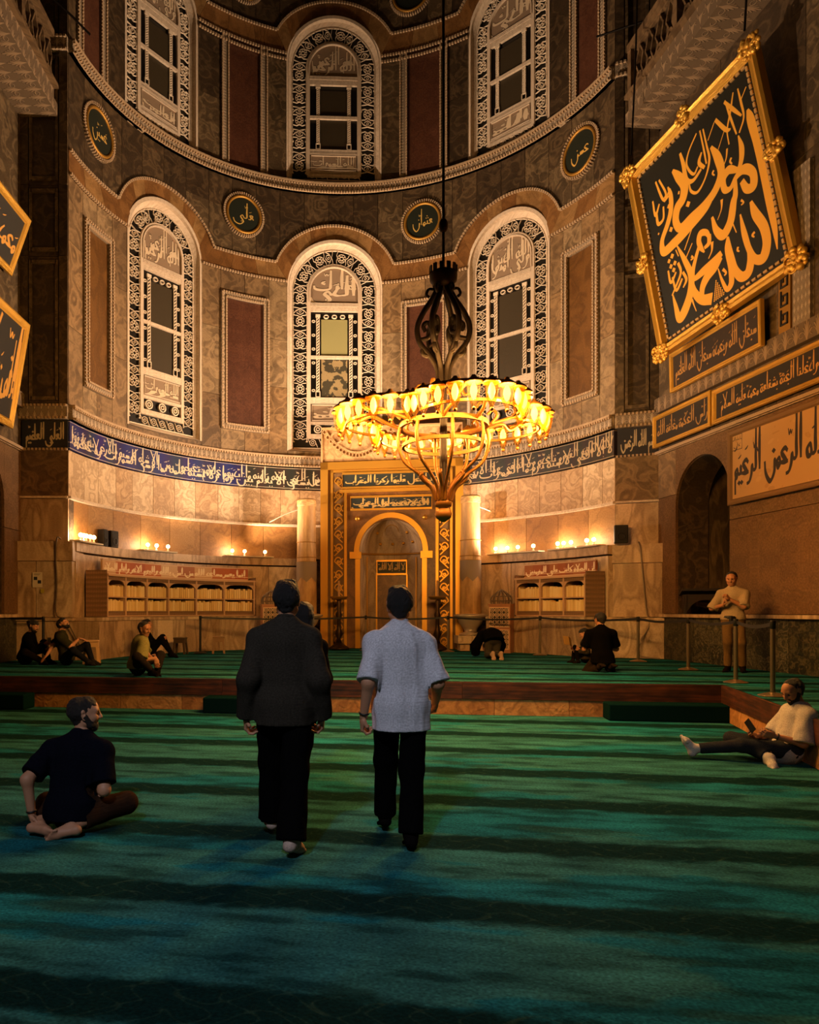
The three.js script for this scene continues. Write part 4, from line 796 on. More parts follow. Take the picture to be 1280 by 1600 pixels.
greatCandle(4.36, 20.35, 'tall pale candle in a silver stick, right of the mihrab');
function candlestick(x, d, label) {
  const o = thing('bronze_candlestick', label, 'candlestick', [x, 0.51, -d], 0, 'bronze candlesticks before the mihrab');
  mesh('foot', lathe([[0, 0], [0.3, 0], [0.3, 0.06], [0.2, 0.12], [0.1, 0.2], [0, 0.2]], 24), M.bronze, o);
  mesh('stem', lathe([[0, 0.2], [0.09, 0.2], [0.05, 0.3], [0.12, 0.45], [0.06, 0.6], [0.05, 0.85], [0.1, 0.98], [0.05, 1.1], [0.06, 1.4], [0, 1.4]], 24), M.bronze, o);
  mesh('drip_pan', lathe([[0, 1.4], [0.2, 1.42], [0.26, 1.5], [0.24, 1.51], [0.1, 1.45], [0, 1.45]], 28), M.oldGold, o);
  mesh('candle', new THREE.CylinderGeometry(0.03, 0.03, 0.5, 12).translate(0, 1.7, 0), M.wax, o);
}
candlestick(0.72, 20.75, 'dark bronze candlestick standing before the left side of the mihrab');
candlestick(3.44, 20.35, 'dark bronze candlestick standing before the right side of the mihrab');

// ------------------------------------------------------------------ bookcases and books
M.walnut = std({ map: woodTex, color: 0xb08870, roughness: 0.5 }); M.mother = carved(0.16, 0.1, 0xffe2c8); M.bookcase = std({ color: 0xc8a482, roughness: 0.5, bumpMap: relief, bumpScale: 0.003 });
const bookMats = [0xeacb88, 0xf2d89a, 0xe2c07c, 0xeed08e, 0xf6dfa8].map((c) => std({ color: c, roughness: 0.7 }));
function bookcase(cuts, endAt, label, labelBook) {
  const o = thing('bookcase', label, 'bookcase'), a0 = cuts[0], a1 = cuts[cuts.length - 1], F = -0.72, Bk = -0.2, sl = (n, b0, b1, y0, y1, d, th, m) => mesh(n, slab(apse, b0, b1, y0, y1, d, th, 0), m, o);
  sl('back_panel', a0, a1, 1.47, 2.42, Bk - 0.03, 0.02, M.dark);
  sl('bottom_board', a0, a1, 1.47, 1.5, F, Bk - F, M.bookcase); sl('carved_skirt', a0, a1, 1.5, 1.6, F, 0.03, M.mother); sl('middle_shelf', a0, a1, 1.92, 1.945, F, Bk - F, M.bookcase); sl('top_board', a0 - 0.03, a1 + 0.03, 2.42, 2.47, F - 0.04, Bk - F + 0.04, M.bookcase); sl('carved_frieze', a0, a1, 2.33, 2.42, F, 0.03, M.mother);
  for (const c of cuts) sl('post', c - 0.025, c + 0.025, 1.5, 2.42, F - 0.01, Bk - F + 0.01, M.bookcase);
  for (let i = 0; i + 1 < cuts.length; i++) { const G = new Geo(), l = cuts[i] + 0.025, r = cuts[i + 1] - 0.025, q = 0.2; slabInto(G, apse, (s, t) => [lerp(l, r, s), lerp(2.33 - 0.13 * Math.pow(Math.abs(s * 2 - 1), 5), 2.34, t)], F, 0.03, 14); mesh('arched_head', G.build(), M.bookcase, o); }
  for (const [e, sg] of endAt) { // carved end, square to the wall
    const G = new Geo(), p = (d, y) => apse.at(e, y, d), th = apse.tangent(e).multiplyScalar(0.03 * sg), q = (d, y) => p(d, y).add(th);
    G.quad(sg < 0 ? p(F, 1.47) : p(Bk, 1.47), sg < 0 ? p(Bk, 1.47) : p(F, 1.47), sg < 0 ? p(Bk, 2.55) : p(F, 2.55), sg < 0 ? p(F, 2.55) : p(Bk, 2.55), [0, 0, 0.5, 0, 0.5, 1, 0, 1]);
    const A = sg < 0 ? [q(Bk, 1.47), q(F, 1.47), q(F, 2.55), q(Bk, 2.55)] : [q(F, 1.47), q(Bk, 1.47), q(Bk, 2.55), q(F, 2.55)]; G.quad(...A, [0, 0, 0.5, 0, 0.5, 1, 0, 1]); G.quad(p(F, 1.47), q(F, 1.47), q(F, 2.55), p(F, 2.55)); G.quad(p(F, 2.55), q(F, 2.55), q(Bk, 2.55), p(Bk, 2.55));
    mesh('carved_end', G.build(), M.mother, o); }
  // books
  const bg = [0.24, 0.26, 0.28].map((h) => new RoundedBoxGeometry(0.05, h, 0.16, 1, 0.006));
  for (let i = 0; i + 1 < cuts.length; i++) for (let row = 0; row < 2; row++) {
    const l = cuts[i] + 0.05, r = cuts[i + 1] - 0.05, n = 12;
    for (let k = 0; k < n; k++) {
      const v = Math.floor(rnd() * 3), a = lerp(l, r, (k + 0.5) / n), w = (r - l) / n / 0.053, b = mesh('book', bg[v], pick(bookMats)), h = [0.24, 0.26, 0.28][v], p = apse.at(a, (row ? 1.947 : 1.602) + h / 2, F + 0.12), nn = apse.normal(a);
      b.position.copy(p); b.rotation.y = Math.atan2(nn.x, nn.z); b.scale.x = Math.min(w, 1.6) * 0.86;
      const bay = ['first', 'second', 'third', 'fourth', 'fifth', 'sixth'][i]; tag(b, `pale yellow book on the ${row ? 'upper' : 'lower'} shelf, ${bay} bay of the ${labelBook} bookcase`, 'book', `${row ? 'upper' : 'lower'} shelf books in the ${bay} bay, ${labelBook} bookcase`);
    }
  }
}
bookcase([-8.54, -7.62, -6.67, -5.79, -4.73, -3.72, -2.67], [[-8.56, -1], [-2.64, 1]], 'long curved carved bookcase with six arched bays on the left', 'left');
bookcase([6.09, 6.95, 7.84, 8.7], [[6.07, -1], [8.72, 1]], 'short curved carved bookcase with three arched bays on the right', 'right');
function kufic(a0, a1, y0, y1, text, label, tones) {
  const g = normUV(slabInto(new Geo(), apse, rect(a0, a1, y0, y1), -0.42, 0.05, segs(apse, a1 - a0)).build(), a0, a1, y0, y1), o = thing('inscription_board', label, 'sign');
  mesh('board', g, letteredMaterial(1024, 72, (c, W, H) => { for (let k = 0; k < 9; k++) { c.fillStyle = tones[k % tones.length]; c.fillRect(W * k / 9, 0, W / 9 + 1, H); } }, '#efe2c8', (c, W, H) => { c.fillRect(0, H * 0.76, W, 3); arabic(c, text, 16, 2, W - 32, H * 0.98, { pen: 1.25, marks: false, alif: 0.9 }); c.fillRect(0, 0, W, 2); c.fillRect(0, H - 2, W, 2); }), o);
  const G = new Geo(); for (const y of [y0 - 0.02, y1]) slabInto(G, apse, rect(a0, a1, y, y + 0.02), -0.44, 0.08, segs(apse, a1 - a0)); mesh('edging', G.build(), M.bookcase, o);
}
kufic(-8.2, -2.75, 2.5, 2.82, 'إنما يعمر مساجد الله من آمن بالله واليوم الآخر وأقام الصلاة', 'orange and cream inscribed board above the left bookcase', ['#c9a680', '#b0622e', '#a8552a', '#b56834', '#cdb090', '#a66a44']);
kufic(6.15, 8.7, 2.5, 2.82, 'إن الصلاة كانت على المؤمنين', 'orange inscribed board above the right bookcase', ['#a0622e', '#9a5424', '#8e4c22']);

// ------------------------------------------------------------------ small cabinets, speakers, stools, lectern, notice, cables
function lattice(x, d, turn, label, scale = 1) {
  const o = thing('latticed_cabinet', label, 'cabinet', [x, 0.512, -d], turn, 'latticed cabinets beside the mihrab'); o.scale.setScalar(scale);
  const wood = std({ color: 0xa5714c, roughness: 0.5 });
  mesh('body', boxG(-0.28, 0, -0.2, 0.28, 1.25, 0.2), wood, o);
  for (const [y0, y1] of [[0.68, 1.18], [0.1, 0.6]]) {
    const G = new Geo(); for (let i = 0; i < 4; i++) for (let j = 0; j < 4; j++) { const cx = -0.18 + i * 0.12, cy = lerp(y0 + 0.06, y1 - 0.06, j / 3); ribbonInto(G, ringPts(cx, cy, 0.055, 6), 0.014, 0.2, 0.23, true); ribbonInto(G, ringPts(cx, cy, 0.022, 6), 0.012, 0.2, 0.23, true); }
    ribbonInto(G, [[-0.25, y0], [0.25, y0], [0.25, y1], [-0.25, y1]], 0.03, 0.2, 0.24, true);
    mesh('lattice', G.build(), std({ color: 0xd8b894, roughness: 0.5 }), o); mesh('screen_ground', boxG(-0.25, y0, 0.2, 0.25, y1, 0.205), M.dark, o);
  }
  const D = new Geo(), n = 12; for (let k = 0; k < n; k++) { const t = k / n * 2 * Math.PI; D.add(tube([V(0.27 * Math.cos(t), 1.27, 0.19 * Math.sin(t)), V(0.28 * Math.cos(t), 1.42, 0.2 * Math.sin(t)), V(0.16 * Math.cos(t), 1.56, 0.12 * Math.sin(t)), V(0, 1.66, 0)], 0.014, 8, 5)); }
  for (const [r, h] of [[0.28, 1.36], [0.25, 1.48]]) D.add(new THREE.TorusGeometry(r, 0.012, 5, 24).rotateX(Math.PI / 2).scale(1, 1, 0.72).translate(0, h, 0));
  mesh('openwork_dome', D.build(), std({ color: 0x6a5a48, roughness: 0.5 }), o); mesh('cornice', boxG(-0.3, 1.24, -0.22, 0.3, 1.28, 0.22), wood, o);
}
lattice(4.95, 19.3, -0.5, 'small latticed wooden cabinet with openwork dome behind the prostrating person');
lattice(-1.15, 20.1, 0.2, 'small latticed wooden cabinet partly hidden by the man in the dark jacket');
const black = std({ color: 0x0c0b0a, roughness: 0.55 });
function speaker(p, turn, s, label) {
  const o = thing('speaker', label, 'speaker', p, turn, 'black loudspeakers on the ledge');
  mesh('cabinet', new RoundedBoxGeometry(0.3 * s, 0.42, 0.18, 2, 0.02).translate(0, 0.21, 0), black, o);
  mesh('grille', boxG(-0.13 * s, 0.03, 0.085, 0.13 * s, 0.39, 0.1), std({ color: 0x1a1816, roughness: 0.8 }), o);
  mesh('woofer', new THREE.TorusGeometry(0.08 * s, 0.012, 6, 20).translate(0, 0.15, 0.1), black, o);
}
{ const at = (a) => { const p = apse.at(a, 3.175, -0.07), n = apse.normal(a); return [[p.x, p.y, p.z], Math.atan2(n.x, n.z)]; };
  speaker(...at(-7.62), 0.6, 'small black loudspeaker, left one of the pair on the left ledge'); speaker(...at(-7.25), 0.95, 'black loudspeaker, right one of the pair on the left ledge'); }
speaker([7.14, 3.175, -17.02], -0.3, 1, 'black loudspeaker standing alone at the right end of the ledge');
function stool(x, d, turn, color, h, label) {
  const o = thing('stool', label, 'stool', [x, 0.512, -d], turn), m = std({ color, roughness: 0.5 });
  mesh('seat', new RoundedBoxGeometry(0.3, 0.04, 0.3, 2, 0.015).translate(0, h, 0), m, o);
  for (const sx of [-1, 1]) for (const sz of [-1, 1]) { const G = new Geo(); G.box(V(sx * 0.125, h / 2, sz * 0.125), V(0.025, 0, 0), V(sx * 0.02, -h / 2, sz * 0.02).multiplyScalar(-1), V(0, 0, 0.02)); mesh('leg', G.build(), m, o); }
  const R = new Geo(); for (const s of [-1, 1]) { R.bx(-0.13, h - 0.12, s * 0.125 - 0.012, 0.13, h - 0.02, s * 0.125 + 0.012); R.bx(s * 0.125 - 0.012, h - 0.12, -0.13, s * 0.125 + 0.012, h - 0.02, 0.13); } mesh('apron', R.build(), m, o);
}
stool(-4.6, 15.2, 0.2, 0xc8a070, 0.47, 'beige plastic stool under the arm of the man looking up');
stool(-2.45, 18.9, 0.15, 0x8a6a48, 0.42, 'low wooden stool standing against the marble dado');
stool(-3.4, 18.7, -0.1, 0x4a3a2a, 0.4, 'dark low stool left of the black barrier post');
{ // lectern on the right ledge, before the doorway
  const p = wr.at(aOfR(15.75), 1.54, 0.35), o = thing('lectern', 'dark wooden reading stand on the ledge in the arched doorway', 'lectern', [p.x, p.y, p.z], -0.35), m = std({ map: woodTex, color: 0x6a4a38, roughness: 0.6 });
  for (const s of [-1, 1]) { const G = new Geo(); G.bx(s * 0.42 - 0.025, 0, -0.2, s * 0.42 + 0.025, 0.42, 0.2); mesh('side_panel', G.build(), m, o); }
  { const G = new Geo(); G.box(V(0, 0.47, 0), V(0.5, 0.0, 0), V(0, 0.025, 0), V(0, 0.05, 0.27)); mesh('sloping_top', G.build(), m, o); }
  { const G = new Geo(); slabInto(G, S0, (s, t) => [lerp(-0.4, 0.4, s), lerp(0.3 - 0.28 * Math.pow(Math.abs(s * 2 - 1), 3), 0.42, t)], -0.17, 0.03, 14); mesh('arched_front', G.build(), m, o); }
}
{ const p = V(-6.16, 2.3, -16.345), g = new THREE.PlaneGeometry(0.22, 0.34), o = mesh('notice_sheet', g, std({ roughness: 0.8, map: canvasTex(96, 148, (c, w, h) => { c.fillStyle = '#c9bda8'; c.fillRect(0, 0, w, h); c.fillStyle = '#1d2430'; c.fillRect(12, 44, 34, 32); c.fillRect(50, 78, 34, 32); c.fillStyle = '#5a5148'; for (let k = 0; k < 3; k++) c.fillRect(14, 12 + k * 8, 66 - k * 8, 3); }) })); o.position.copy(p); tag(o, 'white notice sheet with two dark squares on the left pier', 'notice'); }
{ const o = tag(mesh('yellow_sticker', new THREE.PlaneGeometry(0.08, 0.09), std({ color: 0xa89a30, roughness: 0.8 })), 'tiny yellow sticker under the notice sheet', 'sticker'); o.position.set(-6.05, 2.05, -16.345); }
tag(mesh('cable', tube([[-5.62, 3.2, -16.3], [-5.68, 3.26, -16.28], [-5.74, 3.0, -16.32], [-5.72, 2.2, -16.33], [-5.71, 1.5, -16.3], [-5.5, 1.42, -16.2], [-5.2, 0.9, -16.2], [-5.0, 0.53, -16.15]], 0.016, 60, 6), std({ color: 0x5a4c3c, roughness: 0.7 })), 'pale cable hanging down the left pier', 'cable');
tag(mesh('cable', tube([[7.5, 3.2, -16.9], [7.56, 3.1, -16.96], [7.62, 2.4, -16.95], [7.68, 1.6, -16.9], [7.72, 1.3, -16.85], [7.5, 0.9, -16.8], [7.45, 0.6, -16.75], [7.8, 0.53, -16.5]], 0.018, 60, 6), std({ color: 0x8a7a68, roughness: 0.7 })), 'pale cable hanging down the right pier', 'cable');

// ------------------------------------------------------------------ lamps on the ledge
const mBulb = std({ color: 0xffe0b0, emissive: 0xffc070, emissiveIntensity: 26, roughness: 0.4 }), trayMat = std({ color: 0xcfc4b0, roughness: 0.6 });
const bulbG = new THREE.SphereGeometry(0.052, 14, 10);
function lampGroup(list, where, power, aim, cone) {
  const a0 = Math.min(...list.map((q) => q[0])), a1 = Math.max(...list.map((q) => q[0]));
  const tr = tag(mesh('lamp_tray', slab(apse, a0 - 0.25, a1 + 0.25, 3.175, 3.21, -0.28, 0.26, 0), trayMat), 'white tray carrying ' + where, 'tray');
  list.forEach(([a], i) => {
    const p = apse.at(a, 3.21, -0.17), n = apse.normal(a), ord = ['first', 'second', 'third', 'fourth', 'fifth'][i];
    const o = thing('ledge_lamp', `${ord} glowing lamp from the left of ${where}`, 'lamp', [p.x, p.y, p.z], Math.atan2(n.x, n.z), 'uplighter lamps on the ledge');
    mesh('base', new THREE.CylinderGeometry(0.03, 0.04, 0.03, 12).translate(0, 0.015, 0), trayMat, o);
    mesh('holder', new THREE.CylinderGeometry(0.02, 0.02, 0.07, 10).translate(0, 0.06, 0), trayMat, o);
    mesh('bulb', moved(bulbG, 0, 0.135, 0), mBulb, o);
  });
  const m = list[Math.floor(list.length / 2)][0], p = apse.at(m, 3.345, -0.17);
  const L = new THREE.SpotLight(LEDGE_LAMP.color, power, 0, cone, 0.9, 2); L.position.copy(p); L.target.position.copy(aim); L.castShadow = true; L.shadow.radius = 5; L.name = 'ledge_spot'; scene.add(L, L.target);
  const q = list[0][0], g = new THREE.PointLight(LEDGE_LAMP.color, LEDGE_LAMP.glow * list.length / 3, 0, 2); g.position.copy(apse.at(q, 3.345, -0.17)); g.castShadow = true; g.shadow.radius = 2; g.name = 'ledge_glow'; scene.add(g);
}
const LP = LEDGE_LAMP.power;
lampGroup([[-8.78], [-8.62], [-8.5], [-8.32], [-8.16]], 'the crowded row at the left end', LP, apse.at(6.9, 11.5, 0), 0.72);
lampGroup([[-6.02], [-5.7], [-5.3]], 'the row above the left bookcase', LP * 0.22, apse.at(4.5, 11, 0), 0.8);
lampGroup([[-3.15], [-2.75], [-2.1]], 'the row near the left great candle', LP * 0.12, apse.at(4, 10, 0), 0.8);
lampGroup([[5.05], [5.42], [5.75], [6.25]], 'the row near the right great candle', LP * 0.12, apse.at(-4, 10, 0), 0.8);
lampGroup([[7.05], [7.25], [7.5]], 'the row above the right bookcase', LP * 0.25, apse.at(-5, 11, 0), 0.8);
lampGroup([[8.05], [8.3]], 'the pair beside the lone loudspeaker', LP, apse.at(-6.9, 11.5, 0), 0.72);

// ------------------------------------------------------------------ chandelier
{
  const C = V(1.826, 0, -10.3), o = thing('chandelier', 'large gilt quatrefoil chandelier with rings of glowing glass lamps', 'chandelier', [C.x, 0.046, C.z], 0.22); o.scale.setScalar(0.936);
  const gilt = std({ color: 0x8a5a1c, roughness: 0.5, metalness: 0.5 }), dk = std({ color: 0x241a12, roughness: 0.5, metalness: 0.5 });
  const put = (n, g, m, p = o) => mesh(n, g, m, p);
  put('hanging_rod', new THREE.CylinderGeometry(0.022, 0.022, 17.3, 8).translate(0, 15.35, 0), dk);
  put('rod_joint', new THREE.SphereGeometry(0.07, 12, 8).scale(1, 1.6, 1).translate(0, 7.45, 0), dk);
  { const q = part('crown', o); put('cup', lathe([[0, 6.52], [0.15, 6.5], [0.17, 6.58], [0.2, 6.62], [0.21, 6.7], [0.19, 6.74], [0, 6.74]], 24), dk, q); const G = new Geo(); for (let k = 0; k < 12; k++) { const t = k / 12 * 2 * Math.PI; G.box(V(0.2 * Math.cos(t), 6.78, 0.2 * Math.sin(t)), V(0.03 * Math.sin(t), 0, -0.03 * Math.cos(t)), V(0, 0.05, 0), V(0.01 * Math.cos(t), 0, 0.01 * Math.sin(t))); } put('points', G.build(), dk, q); }
  for (let k = 0; k < 6; k++) {
    const t = k / 6 * 2 * Math.PI + 0.3, P = (r, y) => V(r * Math.cos(t), y, r * Math.sin(t)), q = part('scroll_rib', o);
    put('outer_curve', tube([P(0.08, 6.52), P(0.16, 6.36), P(0.3, 6.15), P(0.39, 5.92), P(0.35, 5.7), P(0.2, 5.5), P(0.09, 5.3), P(0.07, 5.02)], 0.042, 30, 7), dk, q);
    put('inner_scroll', tube([P(0.34, 5.74), P(0.22, 5.78), P(0.18, 5.9), P(0.24, 6.0), P(0.3, 5.95), P(0.27, 5.87)], 0.036, 24, 6), dk, q);
    put('leaf', tube([P(0.2, 5.5), P(0.29, 5.52), P(0.31, 5.6), P(0.26, 5.62)], 0.036, 10, 6), dk, q);
    put('top_curl', tube([P(0.14, 6.5), P(0.22, 6.5), P(0.25, 6.42), P(0.21, 6.38)], 0.022, 10, 6), dk, q);
    put('foot_scroll', tube([P(0.07, 5.05), P(0.2, 4.98), P(0.36, 5.06), P(0.4, 4.96), P(0.32, 4.9), P(0.28, 4.97)], 0.024, 20, 6), gilt, q);
  }
  put('pole', new THREE.CylinderGeometry(0.05, 0.06, 1.9, 12).translate(0, 4.4, 0), dk);
  // rails of the four lobes and the middle ring
  const rho = 0.79, cc = 0.8, yR = 4.62;
  const flatRing = (r, y, h, w, x = 0, z = 0, a0 = 0, a1 = 2 * Math.PI) => { const G = new Geo(), n = Math.max(20, Math.round((a1 - a0) * 10)); for (let k = 0; k < n; k++) { const s = lerp(a0, a1, k / n), e = lerp(a0, a1, (k + 1) / n), p = (t, rr2, yy) => V(x + rr2 * Math.cos(t), yy, z + rr2 * Math.sin(t)); const i = r - w / 2, u = r + w / 2; G.quad(p(e, u, y), p(s, u, y), p(s, u, y + h), p(e, u, y + h)); G.quad(p(s, i, y), p(e, i, y), p(e, i, y + h), p(s, i, y + h)); G.quad(p(s, u, y + h), p(s, i, y + h), p(e, i, y + h), p(e, u, y + h)); G.quad(p(s, i, y), p(s, u, y), p(e, u, y), p(e, i, y)); } return G.build(); };
  put('middle_ring', flatRing(0.64, yR - 0.22, 0.07, 0.05), gilt); put('lower_ring', flatRing(0.6, yR - 0.5, 0.05, 0.04), gilt);
  const lampGlass = new THREE.MeshPhysicalMaterial({ color: 0xffdf9a, roughness: 0.04, transmission: 1, thickness: 0, ior: 1.45 }), lampGlow = std({ color: 0xffe6b0, emissive: 0xffc468, emissiveIntensity: 9, roughness: 0.5 });
  const glassG = lathe([[0.0, -0.24], [0.018, -0.235], [0.02, -0.215], [0.045, -0.17], [0.06, -0.1], [0.066, -0.03], [0.07, 0]], 16), glowG = lathe([[0, -0.17], [0.022, -0.14], [0.036, -0.09], [0.03, -0.045], [0.012, 0], [0, 0.005]], 12), cupG = lathe([[0, 0.075], [0.02, 0.07], [0.03, 0.05], [0.062, 0.03], [0.085, 0.01], [0.085, -0.005], [0.06, 0.0], [0, 0.005]], 16), tipG = new THREE.SphereGeometry(0.02, 8, 6).translate(0, -0.25, 0);
  const lobeMid = [];
  for (let l = 0; l < 4; l++) {
    const th = l * Math.PI / 2, lx = cc * Math.cos(th), lz = cc * Math.sin(th), q = part('lobe', o), span = 1.5;
    put('lamp_rail', flatRing(rho, yR + 0.01, 0.035, 0.03, lx, lz, th - span - 0.1, th + span + 0.1), gilt, q); put('lower_rail', flatRing(rho - 0.1, yR - 0.22, 0.035, 0.03, lx, lz, th - span, th + span), gilt, q);
    for (const s of [-1, 1]) { const e = th + s * 0.42, P = (r, y, a = e) => V(r * Math.cos(a), y, r * Math.sin(a)); put('scroll_bracket', tube([P(0.62, yR - 0.2), P(0.85, yR - 0.12, th + s * 0.3), P(1.08, yR - 0.04, th + s * 0.2), P(1.3, yR - 0.1, th + s * 0.26), P(1.48, yR + 0.02, th + s * 0.2)], 0.028, 24, 6), gilt, q); put('bracket_curl', tube([P(0.7, yR - 0.18), P(0.78, yR - 0.05), P(0.72, yR + 0.02), P(0.64, yR - 0.04)], 0.022, 12, 6), gilt, q); }
    const n = 11;
    for (let k = 0; k < n; k++) {
      const a = th + lerp(-span, span, k / (n - 1)), x = lx + rho * Math.cos(a), z = lz + rho * Math.sin(a), lamp = part('glass_lamp', o);
      lamp.position.set(x, yR - 0.01, z); lamp.scale.setScalar(1.35);
      put('cup', cupG, gilt, lamp); put('glass', glassG, lampGlass, lamp); put('glowing_bulb', glowG, lampGlow, lamp); put('tip', tipG, gilt, lamp);
      if (k === 1 || k === 4 || k === 6 || k === 9) { const P = new THREE.PointLight(CHANDELIER.color, CHANDELIER.power, 0, 2); P.position.set(0, -0.08, 0); P.castShadow = true; P.shadow.radius = 2; P.name = 'chandelier_point'; lamp.add(P); }
    }
  }
  // cage of S-bars below, leaves and finial
  for (let k = 0; k < 8; k++) { const t = k / 8 * 2 * Math.PI + 0.2, P = (r, y) => V(r * Math.cos(t), y, r * Math.sin(t)); put('cage_bar', tube([P(0.64, yR - 0.16), P(0.68, yR - 0.4), P(0.6, yR - 0.7), P(0.34, yR - 0.92), P(0.17, yR - 1.1), P(0.12, yR - 1.3)], 0.026, 28, 6), gilt); }
  for (let k = 0; k < 6; k++) { const t = k / 6 * 2 * Math.PI, P = (r, y) => V(r * Math.cos(t), y, r * Math.sin(t)); put('leaf', tube([P(0.12, yR - 1.3), P(0.2, yR - 1.1), P(0.32, yR - 1.0), P(0.37, yR - 0.93), P(0.33, yR - 0.9)], 0.03, 14, 6), gilt); }
  put('finial', lathe([[0, yR - 1.62], [0.03, yR - 1.62], [0.11, yR - 1.56], [0.13, yR - 1.5], [0.1, yR - 1.43], [0.06, yR - 1.41], [0.12, yR - 1.39], [0.13, yR - 1.33], [0.1, yR - 1.27], [0, yR - 1.27]], 24), gilt);
}
// ------------------------------------------------------------------ cool flood lamp of the dark nave, hung high behind the viewer
{
  const at = V(-2.2, 8.5, 3.2), o = thing('flood_lamp', 'cool white flood lamp hanging behind the viewer', 'lamp', [at.x, at.y, at.z], 0.2);
  mesh('housing', lathe([[0, 0.42], [0.1, 0.42], [0.2, 0.3], [0.3, 0.02], [0.28, 0.02], [0.18, 0.28], [0, 0.38]], 28), M.iron, o);
  mesh('light_disc', new THREE.CylinderGeometry(0.26, 0.26, 0.02, 28).translate(0, 0.03, 0), std({ color: 0xffffff, emissive: NAVE_FLOOD.color, emissiveIntensity: 4 }), o);
  mesh('hanger', new THREE.CylinderGeometry(0.015, 0.015, 15, 6).translate(0, 7.9, 0), M.iron, o);
  const L = new THREE.SpotLight(NAVE_FLOOD.color, NAVE_FLOOD.power, 0, 0.36, 1, 2); L.position.set(at.x, at.y - 0.02, at.z); L.target.position.set(0.1, 0.8, -5.8); L.castShadow = true; L.shadow.radius = 14; L.name = 'nave_flood'; scene.add(L, L.target);
}
const PANEL_STROKES = [[904,220,9,909,265,28,917,391,27,920,551,28,917,698,26,916,809,20,906,902,4],[810,617,11,821,681,30,856,770,33,851,849,33,811,894,35,766,877,28,742,823,22,730,733,22,729,635,6],[743,811,19,734,870,29,703,912,32,661,911,32,626,862,28,617,785,24,625,690,5],[620,687,7,598,735,16,596,840,18,582,906,23,549,920,18,526,866,12,514,796,4],[498,622,14,480,591,21,440,576,24,418,603,22,424,641,19,442,675,6],[499,612,18,486,649,18,447,656,11],[419,621,14,370,672,16,331,723,19,328,757,18,415,757,29,500,752,31,559,738,21],[552,758,14,492,782,28,426,797,32,379,830,26,363,871,18],[308,747,12,317,829,27,360,884,34,432,913,40],[250,539,6,287,637,21,312,734,27,282,812,32,210,879,37,164,898,31,149,815,17,144,755,5],[326,166,12,360,220,33,392,290,38,361,343,36,310,362,35,277,416,32,298,468,30,394,467,32,514,462,32,603,437,30,662,385,31,659,303,31,630,229,11],[556,463,21,510,477,31,386,498,34,233,515,37,137,513,32,138,458,22,212,395,23,255,346,23,276,271,20,266,221,6],[817,293,5,821,361,21,801,413,19,774,435,17,711,402,29,667,422,24,665,474,23,699,488,17,753,461,19,810,457,31,857,505,28,842,561,31,804,551,28,781,498,19],[741,473,15,723,535,22,705,556,27,656,634,32,594,665,33,555,622,26,543,544,10],[872,93,5,875,170,9,872,239,7,826,286,6],[840,89,5,798,161,8,756,225,6,749,294,5],[779,88,5,792,184,9,808,280,6],[693,129,12,757,226,13,779,234,6],[773,91,10,821,164,13,861,222,7],[924,121,4,874,156,4],[601,115,6,603,205,8,602,280,10,545,347,7,474,374,10,433,343,10,429,298,6],[577,108,6,579,217,8,577,285,7],[551,105,6,466,158,7,438,204,9,478,278,10,515,260,6],[407,120,10,415,183,17,418,277,19,461,303,14,535,286,10],[560,212,7,529,248,15,559,294,12],[683,136,4,618,188,4],[742,210,3,665,279,3],[732,303,8,712,343,5,669,376,3],[178,139,8,208,254,11,226,278,8],[208,146,8,240,250,9,219,259,6],[284,240,9,228,272,8,278,264,6],[125,219,8,127,303,11,175,263,8],[138,286,10,137,357,14,181,355,11,203,294,8],[143,623,8,149,692,11,205,661,8],[167,671,8,181,750,11,243,715,9],[233,624,12,241,679,11,188,725,9,136,759,6],[256,686,11,271,736,12,236,762,6],[393,513,4,300,590,5],[368,587,4,299,633,5],[234,553,5,246,595,5],[631,503,12,616,544,5,576,579,3],[510,655,14,495,695,7,462,719,4],[671,652,5,682,701,4],[286,849,9,293,888,5,301,919,4],[545,815,11,562,843,8,546,849,6],[752,577,8,765,597,6,746,599,5],[342,644,9,354,660,7,332,660,6],[796,759,9,777,765,8,787,780,5],[674,768,9,666,780,8,677,793,5],[747,359,8,734,370,8,743,389,5],[618,344,8,605,353,7,616,370,5],[346,291,7,337,304,10]];
const PANEL_DOTS = [[197, 569, 16], [165, 581, 14], [208, 613, 15], [172, 614, 15], [189, 642, 15], [393, 390, 18], [228, 437, 16], [123, 405, 8], [245, 318, 14]];
const PANEL_SEAL = [485, 877];
